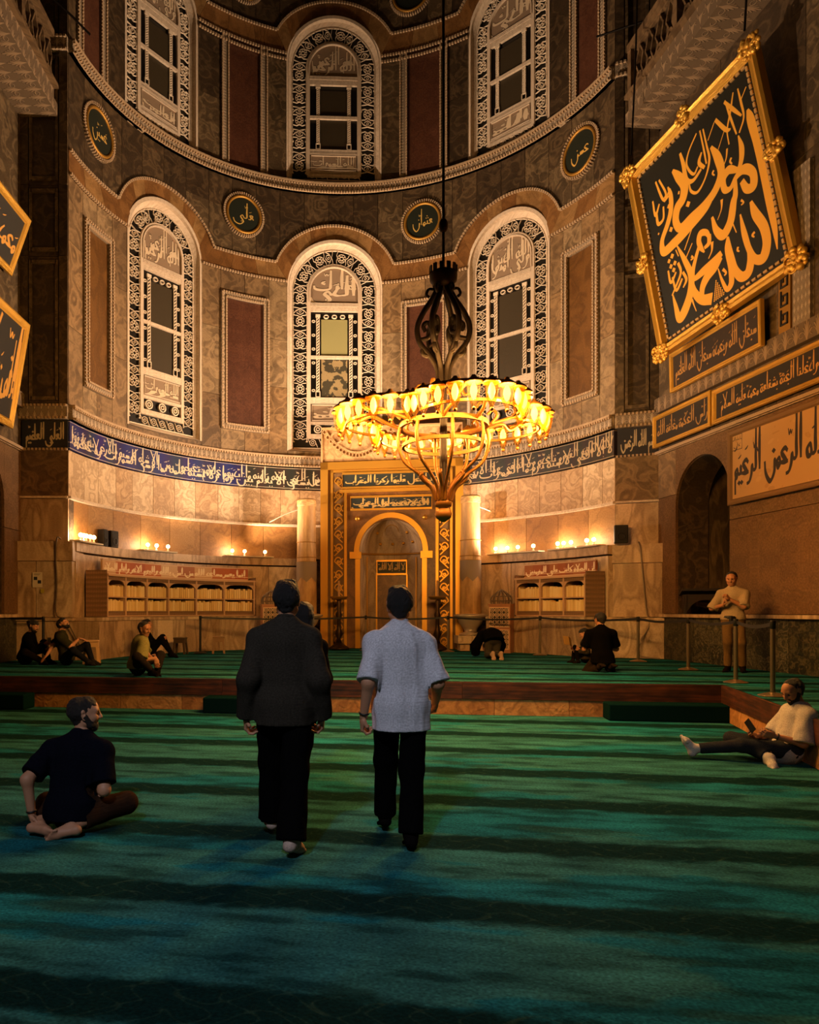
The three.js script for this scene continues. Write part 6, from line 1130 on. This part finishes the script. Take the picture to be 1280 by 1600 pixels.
function person(c) {
  const o = thing('person', c.label, 'person', [c.at[0], c.at[2] ?? 0, -c.at[1]], 0), H = c.H, k = H / 1.77, J = {};
  for (const n of ['pelvis', 'waist', 'chest', 'neck', 'head']) if (c[n]) J[n] = v3(c[n]);
  J.waist ??= J.pelvis.clone().lerp(J.chest, 0.45);
  const lat = v3(c.right).normalize(); J.lat = lat;                     // the person's own right
  const latP = v3(c.rightPelvis ?? c.right).normalize();
  J.fwd = V(0, 1, 0).cross(lat).normalize(); J.fwdP = V(0, 1, 0).cross(latP).normalize();
  const spine = J.chest.clone().sub(J.waist).normalize(); J.up = spine;
  J.fwd = spine.clone().cross(lat).normalize();
  const shW = (c.shW ?? 0.185) * k; const drop = spine.clone().multiplyScalar(-0.045 * k); J.shR = J.chest.clone().addScaledVector(lat, shW).add(drop); J.shL = J.chest.clone().addScaledVector(lat, -shW).add(drop);
  J.hipR = J.pelvis.clone().addScaledVector(latP, 0.095 * k); J.hipL = J.pelvis.clone().addScaledVector(latP, -0.095 * k);
  const ua = 0.292 * k, fa = 0.262 * k, tl = 0.44 * k, sl = 0.43 * k;
  for (const s of ['L', 'R']) {
    const A = ik(J['sh' + s], v3(c['wrist' + s]), ua, fa, c['elbow' + s]); J['el' + s] = A.mid; J['wr' + s] = A.end;
    const B = ik(J['hip' + s], v3(c['ankle' + s]), tl, sl, c['knee' + s]); J['kn' + s] = B.mid; J['an' + s] = B.end; if (c['kneeAt' + s]) { J['kn' + s] = v3(c['kneeAt' + s]); J['an' + s] = v3(c['ankle' + s]); }
  }
  const torso = (e, hips = true) => [
    ...(hips ? [cap(J.pelvis.clone().addScaledVector(latP, -0.05 * k), J.pelvis.clone().addScaledVector(latP, 0.05 * k), 0.125 * k + e)] : []),
    cap(J.pelvis, J.waist, 0.16 * k + e, 0.145 * k + e, J.fwd, 1.35), cap(J.waist, J.chest.clone().addScaledVector(J.up, -0.09 * k), 0.145 * k + e, 0.168 * k + e, J.fwd, 1.4),
    cap(J.shL, J.shR, 0.056 * k + e * 0.7), cap(J.chest.clone().addScaledVector(J.up, -0.05 * k), J.neck, 0.105 * k + e, 0.055 * k + e * 0.5, J.fwd, 1.2), ...['L', 'R'].map((s) => cap(J.neck.clone().addScaledVector(J.up, -0.03 * k), J['sh' + s], 0.05 * k + e * 0.4, 0.045 * k + e * 0.6)),
  ];
  const arm = (s, upto, e, eEnd = e) => { const a = J['sh' + s], b = J['el' + s], w = J['wr' + s], r = [cap(a, upto < 1 ? a.clone().lerp(b, upto) : b, 0.05 * k + e * 0.7, 0.043 * k + (upto < 1 ? eEnd : e))]; if (upto > 1) r.push(cap(b, b.clone().lerp(w, upto - 1), 0.043 * k + e, lerp(0.043, 0.028, upto - 1) * k + eEnd)); return r; };
  const leg = (s, upto, e, eEnd = e, e0 = e) => { const a = J['hip' + s], b = J['kn' + s], w = J['an' + s], r = [cap(a, b, 0.088 * k + e0, 0.058 * k + e)]; if (upto > 1) r.push(cap(b, b.clone().lerp(w, upto - 1), 0.056 * k + e, lerp(0.056, 0.037, upto - 1) * k + eEnd)); return r; };
  const cell = c.cell ?? 0.02, near = c.near ?? false;
  // head
  const f = v3(c.face).normalize(); let u = v3(c.up ?? [0, 1, 0]); u.addScaledVector(f, -u.dot(f)).normalize(); const hs = f.clone().cross(u).normalize(), hk = (c.headScale ?? 1) * k;
  const geos = [field([...torso(-0.012), ...['L', 'R'].flatMap((s) => [...arm(s, 2, 0), ...leg(s, 2, 0)]), cap(J.neck, J.head.clone().addScaledVector(u, -0.05 * hk), 0.056 * hk, 0.053 * hk)], [], { cell, k: 0.035 }),
    field([...headPrims(J.head, f, u, hs, hk), cap(J.head.clone().addScaledVector(u, -0.05 * hk).addScaledVector(f, -0.02 * hk), J.neck, 0.052 * hk, 0.056 * hk)], [], { cell: near ? 0.0045 : 0.007, k: 0.022 * hk })];
  for (const s of ['L', 'R']) {
    const hd = v3(c['hand' + s] ?? J['wr' + s].clone().sub(J['el' + s])).normalize(); let n = v3(c['palm' + s] ?? lat.clone().multiplyScalar(s === 'L' ? 1 : -1)); n.addScaledVector(hd, -n.dot(hd)).normalize();
    const side = n.clone().cross(hd).multiplyScalar(s === 'L' ? -1 : 1);
    geos.push(field(handPrims(J['wr' + s], hd, n, side, c['curl' + s] ?? 0.5, k), [], { cell: near ? 0.004 : 0.006, k: 0.014 }));
    const fd = v3(c['foot' + s] ?? [0, 0, -1]).normalize(); let fu = v3(c['footUp' + s] ?? [0, 1, 0]); fu.addScaledVector(fd, -fu.dot(fd)).normalize();
    const fp = footPrims(J['an' + s], fd, fu, k);
    if (c.sock) { mesh('sock', field([...fp.map((q) => ({ ...q, ra: q.ra + 0.004, rb: q.rb + 0.004 })), cap(J['an' + s], J['an' + s].clone().lerp(J['kn' + s], 0.2), 0.045 * k)], [], { cell: near ? 0.006 : 0.009, k: 0.03 }), c.sock, o); }
    geos.push(field(fp, [], { cell: near ? 0.006 : 0.009, k: 0.02 }));
  }
  mesh('body', mergeGeometries(geos), c.skin, o);
  for (const s of [-1, 1]) { const e = new THREE.SphereGeometry(0.0125 * hk, 10, 8); const m = mesh('eye', e, std({ color: 0x2a1a10, roughness: 0.3 }), o); m.position.copy(J.head).addScaledVector(hs, s * 0.032 * hk).addScaledVector(u, 0.001 * hk).addScaledVector(f, 0.0815 * hk); }
  // hair
  const HP = (x, y, z) => J.head.clone().addScaledVector(hs, x * hk).addScaledVector(u, y * hk).addScaledVector(f, z * hk), hb = c.hair ?? {};
  const hp = [cap(HP(0, 0.036, -0.036), HP(0, 0.05, 0.022 + (hb.fringe ?? 0)), 0.095 * hk, 0.08 * hk, hs, 1.06), cap(HP(0, 0.0, -0.046), HP(0, -0.05, -0.05), 0.076 * hk, 0.045 * hk, hs, 0.9), ...(hb.top ? [cap(HP(-0.035, 0.1, 0.0), HP(0.03, 0.11, 0.03), 0.04 * hk, 0.035 * hk)] : []), ...(hb.long ? [cap(HP(0, -0.02, -0.06), HP(0, -0.2, -0.07), 0.085 * hk, 0.07 * hk, f, 1.5), cap(HP(0.06, 0.0, -0.01), HP(0.07, -0.16, -0.03), 0.04 * hk), cap(HP(-0.06, 0.0, -0.01), HP(-0.07, -0.16, -0.03), 0.04 * hk)] : []), ...(hb.bun ? [ball(HP(0, 0.06, -0.13), 0.045 * hk)] : [])];
  mesh('hair', field(hp, [], { cell: near ? 0.005 : 0.008, k: 0.03 * hk, fold: (x, y, z) => 0.0045 * N(x * 70, y * 40, z * 70) + 0.004 * N(x * 25, y * 25, z * 25) }), hairMat(hb.color ?? 0x16100c), o);
  if (c.beard) mesh('beard', field([ball(HP(0, -0.07, 0.036), 0.058 * hk), ball(HP(0, -0.105, 0.06), 0.034 * hk), cap(HP(0.064, -0.02, 0.0), HP(0.045, -0.075, 0.034), 0.026 * hk, 0.03 * hk), cap(HP(-0.064, -0.02, 0.0), HP(-0.045, -0.075, 0.034), 0.026 * hk, 0.03 * hk), cap(HP(-0.025, -0.05, 0.09), HP(0.025, -0.05, 0.09), 0.007 * hk), ball(HP(0, -0.066, 0.098), 0.014 * hk, null, 1, { sub: true, k: 0.006 })], [], { cell: near ? 0.005 : 0.008, k: 0.02 * hk, fold: (x, y, z) => 0.003 * N(x * 80, y * 60, z * 80) }), hairMat(c.beard), o);
  // clothes
  const T2 = c.top, hem = T2.hem ? v3(T2.hem) : null, cutsT = [];
  for (const s of ['L', 'R']) { const q = T2.sleeve, a = J['sh' + s], b = J['el' + s], w = J['wr' + s], d = (q <= 1 ? b.clone().sub(a) : w.clone().sub(b)).normalize(), e = q <= 1 ? a.clone().lerp(b, q) : b.clone().lerp(w, q - 1); cutsT.push({ o: e.addScaledVector(d, 0.012), n: d, r: 0.13 * k, side: lat.clone().multiplyScalar(s === 'L' ? -1 : 1), min: c.cutMin ?? -9 }); }
  if (hem) cutsT.push({ o: hem, n: v3(T2.hemN ?? [0, -1, 0]).normalize(), r: 0.42 });
  cutsT.push({ o: J.neck.clone().addScaledVector(J.up, T2.collar ? 0.035 * k : 0.012 * k), n: J.up.clone().addScaledVector(J.fwd, 0.25).normalize(), r: 0.1 * k });
  const tp = [...torso(T2.e), ...['L', 'R'].flatMap((s) => arm(s, Math.min(2, T2.sleeve + 0.02), T2.e + (T2.loose ?? 0.004), T2.e + (T2.loose ?? 0.004) + (T2.flare ?? 0.006))), ...(hem ? [cap(J.pelvis, hem.clone().addScaledVector(v3(T2.hemN ?? [0, -1, 0]).normalize(), 0.03), 0.165 * k + T2.e, (T2.hemR ?? 0.175) * k + T2.e, J.fwdP, 1.3)] : []), ...(T2.extra ? T2.extra(J) : [])];
  mesh(T2.name, field(tp, cutsT, { cell: c.clothCell ?? cell, k: 0.045, fold: foldsOf(T2.fold ?? 0.006, T2.fx ?? 9, T2.fy ?? 5, T2.e * 100) }), T2.mat, o);
  if (T2.collar) mesh('collar', field([cap(J.neck.clone().addScaledVector(J.up, 0.0), J.neck.clone().addScaledVector(J.up, 0.03 * k), 0.07 * k, 0.066 * k, J.fwd, 1.1)], [{ o: J.neck.clone().addScaledVector(J.up, 0.036 * k), n: J.up.clone().addScaledVector(J.fwd, 0.3).normalize(), r: 0.2 }], { cell: near ? 0.006 : 0.01, k: 0.02 }), T2.mat, o);
  const B2 = c.bottom, cutsB = [];
  for (const s of ['L', 'R']) { const d = J['an' + s].clone().sub(J['kn' + s]).normalize(); cutsB.push({ o: J['kn' + s].clone().lerp(J['an' + s], B2.upto - 1), n: d, r: (B2.cutR ?? 0.15) * k }); }
  cutsB.push({ o: J.waist.clone(), n: J.up, r: 0.3 });
  mesh(B2.name, field([cap(J.pelvis.clone().addScaledVector(latP, -0.05 * k), J.pelvis.clone().addScaledVector(latP, 0.05 * k), 0.125 * k + Math.min(B2.e, T2.e - 0.006)), cap(J.pelvis, J.waist, 0.16 * k + Math.min(B2.e, T2.e - 0.008), 0.14 * k, J.fwdP, 1.38), ...['L', 'R'].flatMap((s) => leg(s, B2.upto + 0.02, B2.e, B2.eEnd ?? B2.e, Math.min(B2.e, T2.e - 0.016)))], cutsB, { cell: c.clothCell ?? cell, k: 0.04, fold: foldsOf(B2.fold ?? 0.005, 8, 4, 7) }), B2.mat, o);
  c.more?.(o, J, k, HP);
  return o;
}
function wristBand(o, J, s, k, mat, name = 'wrist_band') { const d = J['wr' + s].clone().sub(J['el' + s]).normalize(), p = J['wr' + s].clone().addScaledVector(d, -0.03 * k), m = mesh(name, new THREE.TorusGeometry(0.031 * k, 0.007, 8, 20), mat, o); m.position.copy(p); m.quaternion.setFromUnitVectors(V(0, 0, 1), d); }
const blackCloth = cloth(0x0d0c0c), wh = cloth(0xe2dee4);

// two men walking away
person({ label: 'man in charcoal jacket and wide black trousers walking away in pale socks', at: [-0.2, 5.0], H: 1.80, near: true, cell: 0.013, clothCell: 0.011, skin: skins.light, right: [1, 0, 0.06], face: [0.12, -0.02, -1], pelvis: [0, 0.97, 0], chest: [0, 1.455, -0.02], neck: [0.01, 1.53, -0.03], head: [0.018, 1.675, -0.05], hair: { color: 0x120c09, top: true },
  wristL: [-0.255, 0.89, 0.0], elbowL: [-0.2, 0, 1], wristR: [0.255, 0.89, -0.02], elbowR: [0.2, 0, 1], ankleL: [-0.1, 0.1, -0.27], kneeL: [0, 0, -1], ankleR: [0.055, 0.115, 0.24], kneeR: [0, 0, -1], footL: [-0.1, -0.1, -1], footR: [0.35, -0.35, -1], footUpR: [0, 1, -0.3], curlL: 0.6, curlR: 0.6, shW: 0.172, cutMin: -0.07, sock: cloth(0xd0b4a2),
  top: { name: 'jacket', mat: cloth(0x3a342c), e: 0.026, sleeve: 2.0, loose: 0.004, flare: 0.012, hem: [0, 0.835, 0], hemR: 0.185, collar: true, fold: 0.007, fy: 4 }, bottom: { name: 'trousers', mat: blackCloth, e: 0.032, eEnd: 0.062, upto: 2.03, fold: 0.01 } });
person({ label: 'man in loose white short-sleeved shirt and black trousers walking away', at: [0.6, 5.1], H: 1.77, near: true, cell: 0.013, clothCell: 0.01, skin: skins.light, sock: cloth(0x14100e), right: [1, 0, -0.05], face: [-0.02, 0, -1], pelvis: [0.01, 0.95, 0], chest: [0, 1.42, -0.02], neck: [0, 1.50, -0.03], head: [0.0, 1.64, -0.04], hair: { color: 0x17100c, top: true },
  wristL: [-0.255, 0.87, 0.04], elbowL: [-0.1, 0, 1], wristR: [0.275, 0.95, -0.16], elbowR: [0.1, 0, 1], ankleL: [-0.08, 0.12, -0.24], kneeL: [0, 0, -1], ankleR: [0.05, 0.105, 0.2], kneeR: [0, 0, -1], footL: [0, -0.25, -1], footR: [0.05, -0.2, -1], curlL: 0.75, curlR: 0.95, shW: 0.178, cutMin: -0.058,
  top: { name: 'shirt', mat: wh, e: 0.022, sleeve: 0.95, loose: 0.006, flare: 0.014, hem: [0.01, 0.78, 0], hemR: 0.185, collar: true, fold: 0.013, fx: 11, fy: 2.2, extra: (J) => [cap(J.chest.clone().add(V(0, -0.14, 0)), [0.01, 0.78, 0], 0.178, 0.188, J.fwd, 1.35)] }, bottom: { name: 'trousers', mat: blackCloth, e: 0.026, eEnd: 0.045, upto: 2.0, fold: 0.009 }, more: (o, J, k) => wristBand(o, J, 'L', k, mBlackPost) });
// dark-haired person further ahead
person({ label: 'dark-haired person mostly hidden behind the man in the charcoal jacket', at: [-0.1, 6.2], H: 1.68, cell: 0.018, skin: skins.pale, sock: cloth(0x181412), right: [1, 0, 0], face: [0.5, -0.05, -1], pelvis: [0, 0.9, 0], chest: [0, 1.34, -0.02], neck: [0.01, 1.42, -0.02], head: [0.02, 1.56, -0.03], hair: { color: 0x0f0b0a, long: true }, wristL: [-0.2, 0.8, 0], elbowL: [-0.4, 0, 0.6], wristR: [0.16, 0.85, -0.15], elbowR: [0.3, 0, 0.8], ankleL: [-0.08, 0.1, -0.1], kneeL: [0, 0, -1], ankleR: [-0.03, 0.1, 0.1], kneeR: [0, 0, -1], shW: 0.16,
  top: { name: 'blouse', mat: cloth(0x1c1614), e: 0.012, sleeve: 1.9, hem: [0, 0.74, 0] }, bottom: { name: 'trousers', mat: cloth(0x12100f), e: 0.012, eEnd: 0.02, upto: 1.95 } });
// man sitting on the carpet at the left
person({ label: 'bearded man in navy T-shirt sitting on the carpet with head turned right', at: [-1.76, 5.4], H: 1.77, near: true, cell: 0.013, clothCell: 0.011, skin: skins.light, right: [1, 0, 0.1], face: [0.97, 0.02, -0.28], pelvis: [-0.01, 0.16, 0.06], chest: [0.01, 0.61, -0.06], neck: [0.03, 0.70, -0.07], head: [0.05, 0.835, -0.08], hair: { color: 0x1d130c, fringe: -0.01 }, beard: 0x1a100a,
  wristL: [-0.27, 0.13, 0.12], elbowL: [-0.6, 0, 1], handL: [0.45, -0.75, 0.3], palmL: [1, 0.2, 0], wristR: [0.16, 0.24, -0.14], elbowR: [0.35, -0.2, 1], ankleL: [-0.2, 0.07, 0.16], kneeL: [-1, 0, -1], kneeAtL: [-0.3, 0.12, -0.26], ankleR: [0.05, 0.075, 0.2], kneeR: [1, 0, -1], kneeAtR: [0.35, 0.16, -0.12], footL: [1, -0.1, 0.35], footUpL: [0, 0.3, -1], footR: [-1, -0.08, 0.2], footUpR: [0, 0.5, -1], curlL: 0.45, curlR: 0.5, shW: 0.195,
  top: { name: 'shirt', mat: cloth(0x11121c), e: 0.016, sleeve: 0.8, loose: 0.016, flare: 0.016, hem: [-0.01, 0.1, 0.08], hemR: 0.17, fold: 0.008, fy: 6 }, bottom: { name: 'trousers', mat: cloth(0x3a271b), e: 0.02, eEnd: 0.024, upto: 1.8 }, more: (o, J, k) => wristBand(o, J, 'L', k, mBlackPost, 'wrist_watch') });
// man leaning on the step at the right
person({ label: 'bearded man in white T-shirt leaning on the step and reading a phone', at: [5.0, 7.75], H: 1.77, near: true, cell: 0.014, clothCell: 0.012, skin: skins.tan, sock: cloth(0xd8cdc0), right: [0.15, 0, -1], face: [-0.86, -0.42, 0.18], pelvis: [0.0, 0.14, 0.0], chest: [0.15, 0.56, 0.0], neck: [0.12, 0.64, 0.0], head: [0.06, 0.755, 0.01], hair: { color: 0x15100c, fringe: -0.035 }, beard: 0x140d08,
  wristL: [-0.2, 0.30, 0.12], elbowL: [0.5, -1, 0.5], handL: [-1, 0.25, -0.1], palmL: [0, 0.6, -1], wristR: [-0.24, 0.26, -0.12], elbowR: [0.4, -1, -0.5], handR: [-1, 0.3, 0.15], palmR: [0, 0.7, 0.9], ankleL: [-0.84, 0.1, -0.24], kneeL: [0, 1, 0], kneeAtL: [-0.43, 0.17, -0.06], footL: [-0.35, 0.9, -0.1], footUpL: [1, 0.3, 0], ankleR: [-0.26, 0.075, 0.14], kneeR: [-1, 0, 0], kneeAtR: [-0.4, 0.2, -0.32], footR: [-0.15, -0.1, 1], footUpR: [0.1, 1, 0], curlL: 0.55, curlR: 0.5,
  top: { name: 'shirt', mat: cloth(0xcfc4ba), e: 0.022, sleeve: 0.95, loose: 0.022, flare: 0.02, fold: 0.009, fy: 6 }, bottom: { name: 'jeans', mat: cloth(0x34363a), e: 0.014, eEnd: 0.018, upto: 1.9, cutR: 0.075 },
  more: (o, J, k) => { wristBand(o, J, 'L', k, mBlackPost, 'wrist_watch'); } });
{ const ph = mesh('mobile_phone', new RoundedBoxGeometry(0.075, 0.15, 0.009, 3, 0.004), std({ color: 0x18181a, roughness: 0.25 })); ph.position.set(4.63, 0.385, -7.77); ph.rotation.set(-0.5, -1.3, 0.35); tag(ph, 'dark phone held by the man leaning on the step', 'phone'); }
// standing guard
person({ label: 'man in cream shirt and khaki trousers standing with hands raised to his chest', at: [7.48, 13.1, 0.512], H: 1.8, cell: 0.016, skin: skins.tan, sock: cloth(0x1c1612), right: [-0.8, 0, -0.6], face: [-0.62, -0.18, 0.78], pelvis: [0.02, 0.96, 0], chest: [0.02, 1.44, 0], neck: [0.0, 1.52, 0.02], head: [-0.03, 1.665, 0.04], hair: { color: 0x17110d, fringe: -0.02 },
  wristL: [-0.16, 1.3, 0.2], elbowL: [0.7, -1, 0.6], handL: [-0.6, 0.7, 0.2], wristR: [-0.2, 1.2, 0.1], elbowR: [-0.6, -1, -0.4], handR: [-0.2, 0.9, 0.5], ankleL: [0.16, 0.1, 0.06], kneeL: [-0.5, 0, 1], ankleR: [-0.06, 0.1, -0.02], kneeR: [-0.5, 0, 1], footL: [-0.4, -0.1, 1], footR: [-0.7, -0.1, 0.7], curlL: 0.8, curlR: 0.9,
  top: { name: 'shirt', mat: cloth(0xb8a284), e: 0.018, sleeve: 1.0, loose: 0.02, flare: 0.015, hem: [0.02, 0.93, 0], hemR: 0.165, collar: true }, bottom: { name: 'trousers', mat: cloth(0x7d6240), e: 0.014, eEnd: 0.026, upto: 1.97 },
  more: (o, J) => { const b = mesh('belt', new THREE.TorusGeometry(0.165, 0.02, 6, 28).rotateX(Math.PI / 2).scale(1, 1.6, 0.82), mBlackPost, o); b.position.set(0.02, 0.98, 0); mesh('pouch', new RoundedBoxGeometry(0.09, 0.1, 0.06, 2, 0.015).translate(-0.08, 0.95, 0.15), mBlackPost, o); } });
// kneeling man in black
person({ label: 'man in black polo shirt kneeling with his back turned beside a child', at: [5.2, 13.2, 0.512], H: 1.78, cell: 0.016, skin: skins.tan, right: [1, 0, 0.05], face: [-0.25, -0.35, -1], pelvis: [0.0, 0.24, 0.02], chest: [0.0, 0.72, -0.06], neck: [0.01, 0.80, -0.08], head: [0.01, 0.93, -0.12], hair: { color: 0x120d0a }, wristL: [-0.16, 0.42, -0.36], elbowL: [-0.5, -1, 0.3], wristR: [0.18, 0.42, -0.34], elbowR: [0.6, -1, 0.3], ankleL: [-0.1, 0.09, 0.14], kneeL: [-0.3, 0, -1], ankleR: [0.1, 0.09, 0.14], kneeR: [0.3, 0, -1], footL: [0, -0.2, 1], footUpL: [0, -1, 0], footR: [0, -0.2, 1], footUpR: [0, -1, 0], sock: cloth(0x2a211a), shW: 0.2,
  top: { name: 'polo_shirt', mat: blackCloth, e: 0.026, sleeve: 0.8, loose: 0.012, flare: 0.012, hem: [0, 0.16, 0.04], hemR: 0.2, collar: true }, bottom: { name: 'trousers', mat: cloth(0x2e241a), e: 0.02, eEnd: 0.03, upto: 1.9 } });
person({ label: 'small child in grey sitting beside the kneeling man in black', at: [5.72, 15.4, 0.512], H: 1.2, headScale: 1.25, cell: 0.016, skin: skins.light, right: [0.6, 0, -0.8], face: [-0.8, -0.4, -0.3], pelvis: [0, 0.12, 0], chest: [0, 0.44, -0.02], neck: [0, 0.50, -0.03], head: [-0.02, 0.62, -0.05], hair: { color: 0x120d0a }, wristL: [-0.2, 0.25, 0.1], elbowL: [0, -1, 0.5], wristR: [-0.2, 0.3, -0.15], elbowR: [0, -1, -0.5], ankleL: [-0.2, 0.05, 0.12], kneeL: [-1, 0.4, 0.3], ankleR: [-0.25, 0.05, -0.05], kneeR: [-1, 0.4, -0.3], footL: [-1, 0, 0.3], footR: [-1, 0, 0], sock: cloth(0x201a16),
  top: { name: 'hooded_top', mat: cloth(0x3c362e), e: 0.022, sleeve: 1.9, hem: [0, 0.08, 0] }, bottom: { name: 'trousers', mat: cloth(0x15120f), e: 0.016, upto: 1.9 } });
{ const bk = new THREE.Group(); bk.name = numbered('open_book'); scene.add(bk); bk.position.set(5.3, 0.98, -15.25); bk.rotation.set(-0.4, 0.6, 0); tag(bk, 'small open book held up in front of the child', 'book'); for (const s of [-1, 1]) { const m = mesh('page_block', new RoundedBoxGeometry(0.13, 0.19, 0.012, 2, 0.004), cloth(0xb58a50), bk); m.position.x = s * 0.062; m.rotation.y = s * 0.3; } }
// prostrating worshipper
person({ label: 'worshipper in dark top bowed to the carpet, pale soles towards the viewer', at: [4.1, 16.7, 0.512], H: 1.74, cell: 0.016, skin: skins.light, sock: cloth(0xc8a890), right: [1, 0, 0], face: [0, -1, -0.25], up: [0, 0.2, -1], pelvis: [0, 0.5, 0.0], chest: [0, 0.52, -0.42], waist: [0, 0.57, -0.2], neck: [0, 0.36, -0.56], head: [0, 0.22, -0.66], hair: { color: 0x15100c }, wristL: [-0.27, 0.07, -0.62], elbowL: [-1, 0, 0.4], handL: [0, -0.1, -1], palmL: [0, -1, 0], wristR: [0.27, 0.07, -0.62], elbowR: [1, 0, 0.4], handR: [0, -0.1, -1], palmR: [0, -1, 0], curlL: 0.1, curlR: 0.1, ankleL: [-0.09, 0.12, 0.3], kneeL: [0, -0.4, -1], ankleR: [0.09, 0.12, 0.3], kneeR: [0, -0.4, -1], footL: [0.05, -1, 0.15], footUpL: [0, -0.1, -1], footR: [-0.05, -1, 0.15], footUpR: [0, -0.1, -1],
  top: { name: 'sweater', mat: blackCloth, e: 0.04, sleeve: 1.9, loose: 0.03, hem: [0, 0.42, 0.1], hemN: [0, -0.9, 0.45], hemR: 0.19 }, bottom: { name: 'trousers', mat: cloth(0x4e4a40), e: 0.022, eEnd: 0.02, upto: 1.85 } });
// group at the left of the platform
person({ label: 'heavy man in olive polo shirt sitting cross-legged at the platform edge', at: [-2.92, 12.4, 0.512], H: 1.76, cell: 0.015, skin: skins.tan, right: [-0.45, 0, -0.9], face: [0.86, -0.12, 0.5], pelvis: [-0.06, 0.17, -0.02], chest: [0.0, 0.58, 0.0], neck: [0.03, 0.66, 0.02], head: [0.07, 0.785, 0.04], hair: { color: 0x1a1510, fringe: -0.02 }, wristL: [0.28, 0.3, 0.16], elbowL: [-0.2, -1, 0.6], handL: [0.3, -1, 0.2], wristR: [0.27, 0.24, 0.1], elbowR: [-0.4, -1, -0.6], handR: [0.3, -1, 0.4], ankleL: [0.22, 0.09, 0.16], kneeL: [0.2, 0.4, 1], ankleR: [0.3, 0.08, 0.1], kneeR: [1, 0.5, -0.5], footL: [1, -0.1, 0.1], footR: [0.3, -0.1, 1], sock: cloth(0x15110e), shW: 0.2,
  top: { name: 'polo_shirt', mat: cloth(0x96905a), e: 0.045, sleeve: 0.85, loose: 0.014, flare: 0.016, hem: [-0.05, 0.12, 0], hemR: 0.19, collar: true }, bottom: { name: 'trousers', mat: cloth(0x2a2420), e: 0.02, upto: 1.85 } });
person({ label: 'dark-clothed person resting behind the man in the olive polo, knees drawn up', at: [-3.75, 17.2, 0.512], H: 1.72, cell: 0.018, skin: skins.light, sock: cloth(0x1a1512), right: [0.1, 0, -1], face: [0.9, 0.2, 0.2], pelvis: [-0.1, 0.14, 0], chest: [-0.2, 0.56, 0], neck: [-0.19, 0.64, 0], head: [-0.16, 0.78, 0], hair: { color: 0x100c0a }, wristL: [0.2, 0.42, 0.15], elbowL: [0, -1, 0.5], wristR: [0.2, 0.42, -0.15], elbowR: [0, -1, -0.5], ankleL: [0.44, 0.1, 0.1], kneeL: [0.3, 1, 0.1], ankleR: [0.38, 0.1, -0.1], kneeR: [0.3, 1, -0.1], footL: [1, -0.1, 0.1], footR: [1, -0.1, -0.1],
  top: { name: 'jacket', mat: blackCloth, e: 0.022, sleeve: 1.9, hem: [-0.1, 0.1, 0] }, bottom: { name: 'trousers', mat: cloth(0x141110), e: 0.02, upto: 1.9 } });
person({ label: 'bearded man in dark olive T-shirt leaning back and looking up, arm on a stool', at: [-5.05, 14.75, 0.512], H: 1.78, cell: 0.016, skin: skins.light, right: [-0.2, 0, -1], face: [0.75, 0.62, 0.25], up: [-0.6, 0.8, 0], pelvis: [0.08, 0.16, 0], chest: [-0.04, 0.62, 0.02], neck: [-0.02, 0.70, 0.02], head: [0.02, 0.83, 0.03], hair: { color: 0x17110c }, beard: 0x150e09, wristL: [0.3, 0.53, -0.08], elbowL: [0, -1, 0.4], handL: [1, -0.1, 0], palmL: [0, -1, 0], wristR: [-0.3, 0.1, 0.34], elbowR: [-1, 0.2, 0.2], handR: [-0.4, -0.6, 0.6], palmR: [0, -1, 0.2], ankleL: [0.55, 0.08, 0.12], kneeL: [0.3, 0.6, 1], ankleR: [0.6, 0.08, 0.0], kneeR: [0.5, 0.8, -0.5], footL: [1, 0, 0.2], footR: [1, 0, 0], sock: cloth(0x2a2622), curlL: 0.2, curlR: 0.15,
  top: { name: 'shirt', mat: cloth(0x3a3822), e: 0.022, sleeve: 0.8, loose: 0.018, flare: 0.014, hem: [0.08, 0.1, 0], hemR: 0.18 }, bottom: { name: 'jeans', mat: cloth(0x20222a), e: 0.014, upto: 1.9 } });
person({ label: 'bearded man in black sitting at the far left with a cup', at: [-5.8, 15.0, 0.512], H: 1.75, cell: 0.016, skin: skins.light, right: [-0.1, 0, -1], face: [0.95, -0.2, 0.25], pelvis: [-0.1, 0.15, 0], chest: [0.0, 0.58, 0.02], neck: [0.03, 0.66, 0.02], head: [0.08, 0.78, 0.03], hair: { color: 0x120d0a, bun: true }, beard: 0x110b08, wristL: [0.33, 0.42, 0.1], elbowL: [0, -1, 0.4], handL: [1, 0.2, -0.1], wristR: [0.3, 0.3, -0.1], elbowR: [0, -1, -0.3], ankleL: [0.3, 0.08, 0.16], kneeL: [0.5, 0.3, 1], ankleR: [0.36, 0.08, -0.05], kneeR: [1, 0.6, -0.3], footL: [1, 0, 0.3], footR: [1, 0, 0], sock: cloth(0x16120f),
  top: { name: 'jacket', mat: blackCloth, e: 0.026, sleeve: 1.9, hem: [-0.1, 0.1, 0] }, bottom: { name: 'trousers', mat: cloth(0x1a1512), e: 0.02, upto: 1.9 } });
{ const cp = mesh('paper_cup', lathe([[0, 0], [0.03, 0], [0.04, 0.1], [0.037, 0.1], [0.028, 0.01], [0, 0.01]], 20), std({ color: 0xc8b090, roughness: 0.7 })); cp.position.set(-5.36, 0.965, -14.86); tag(cp, 'pale paper cup held by the man at the far left', 'cup'); }
renderer.render(scene, camera);
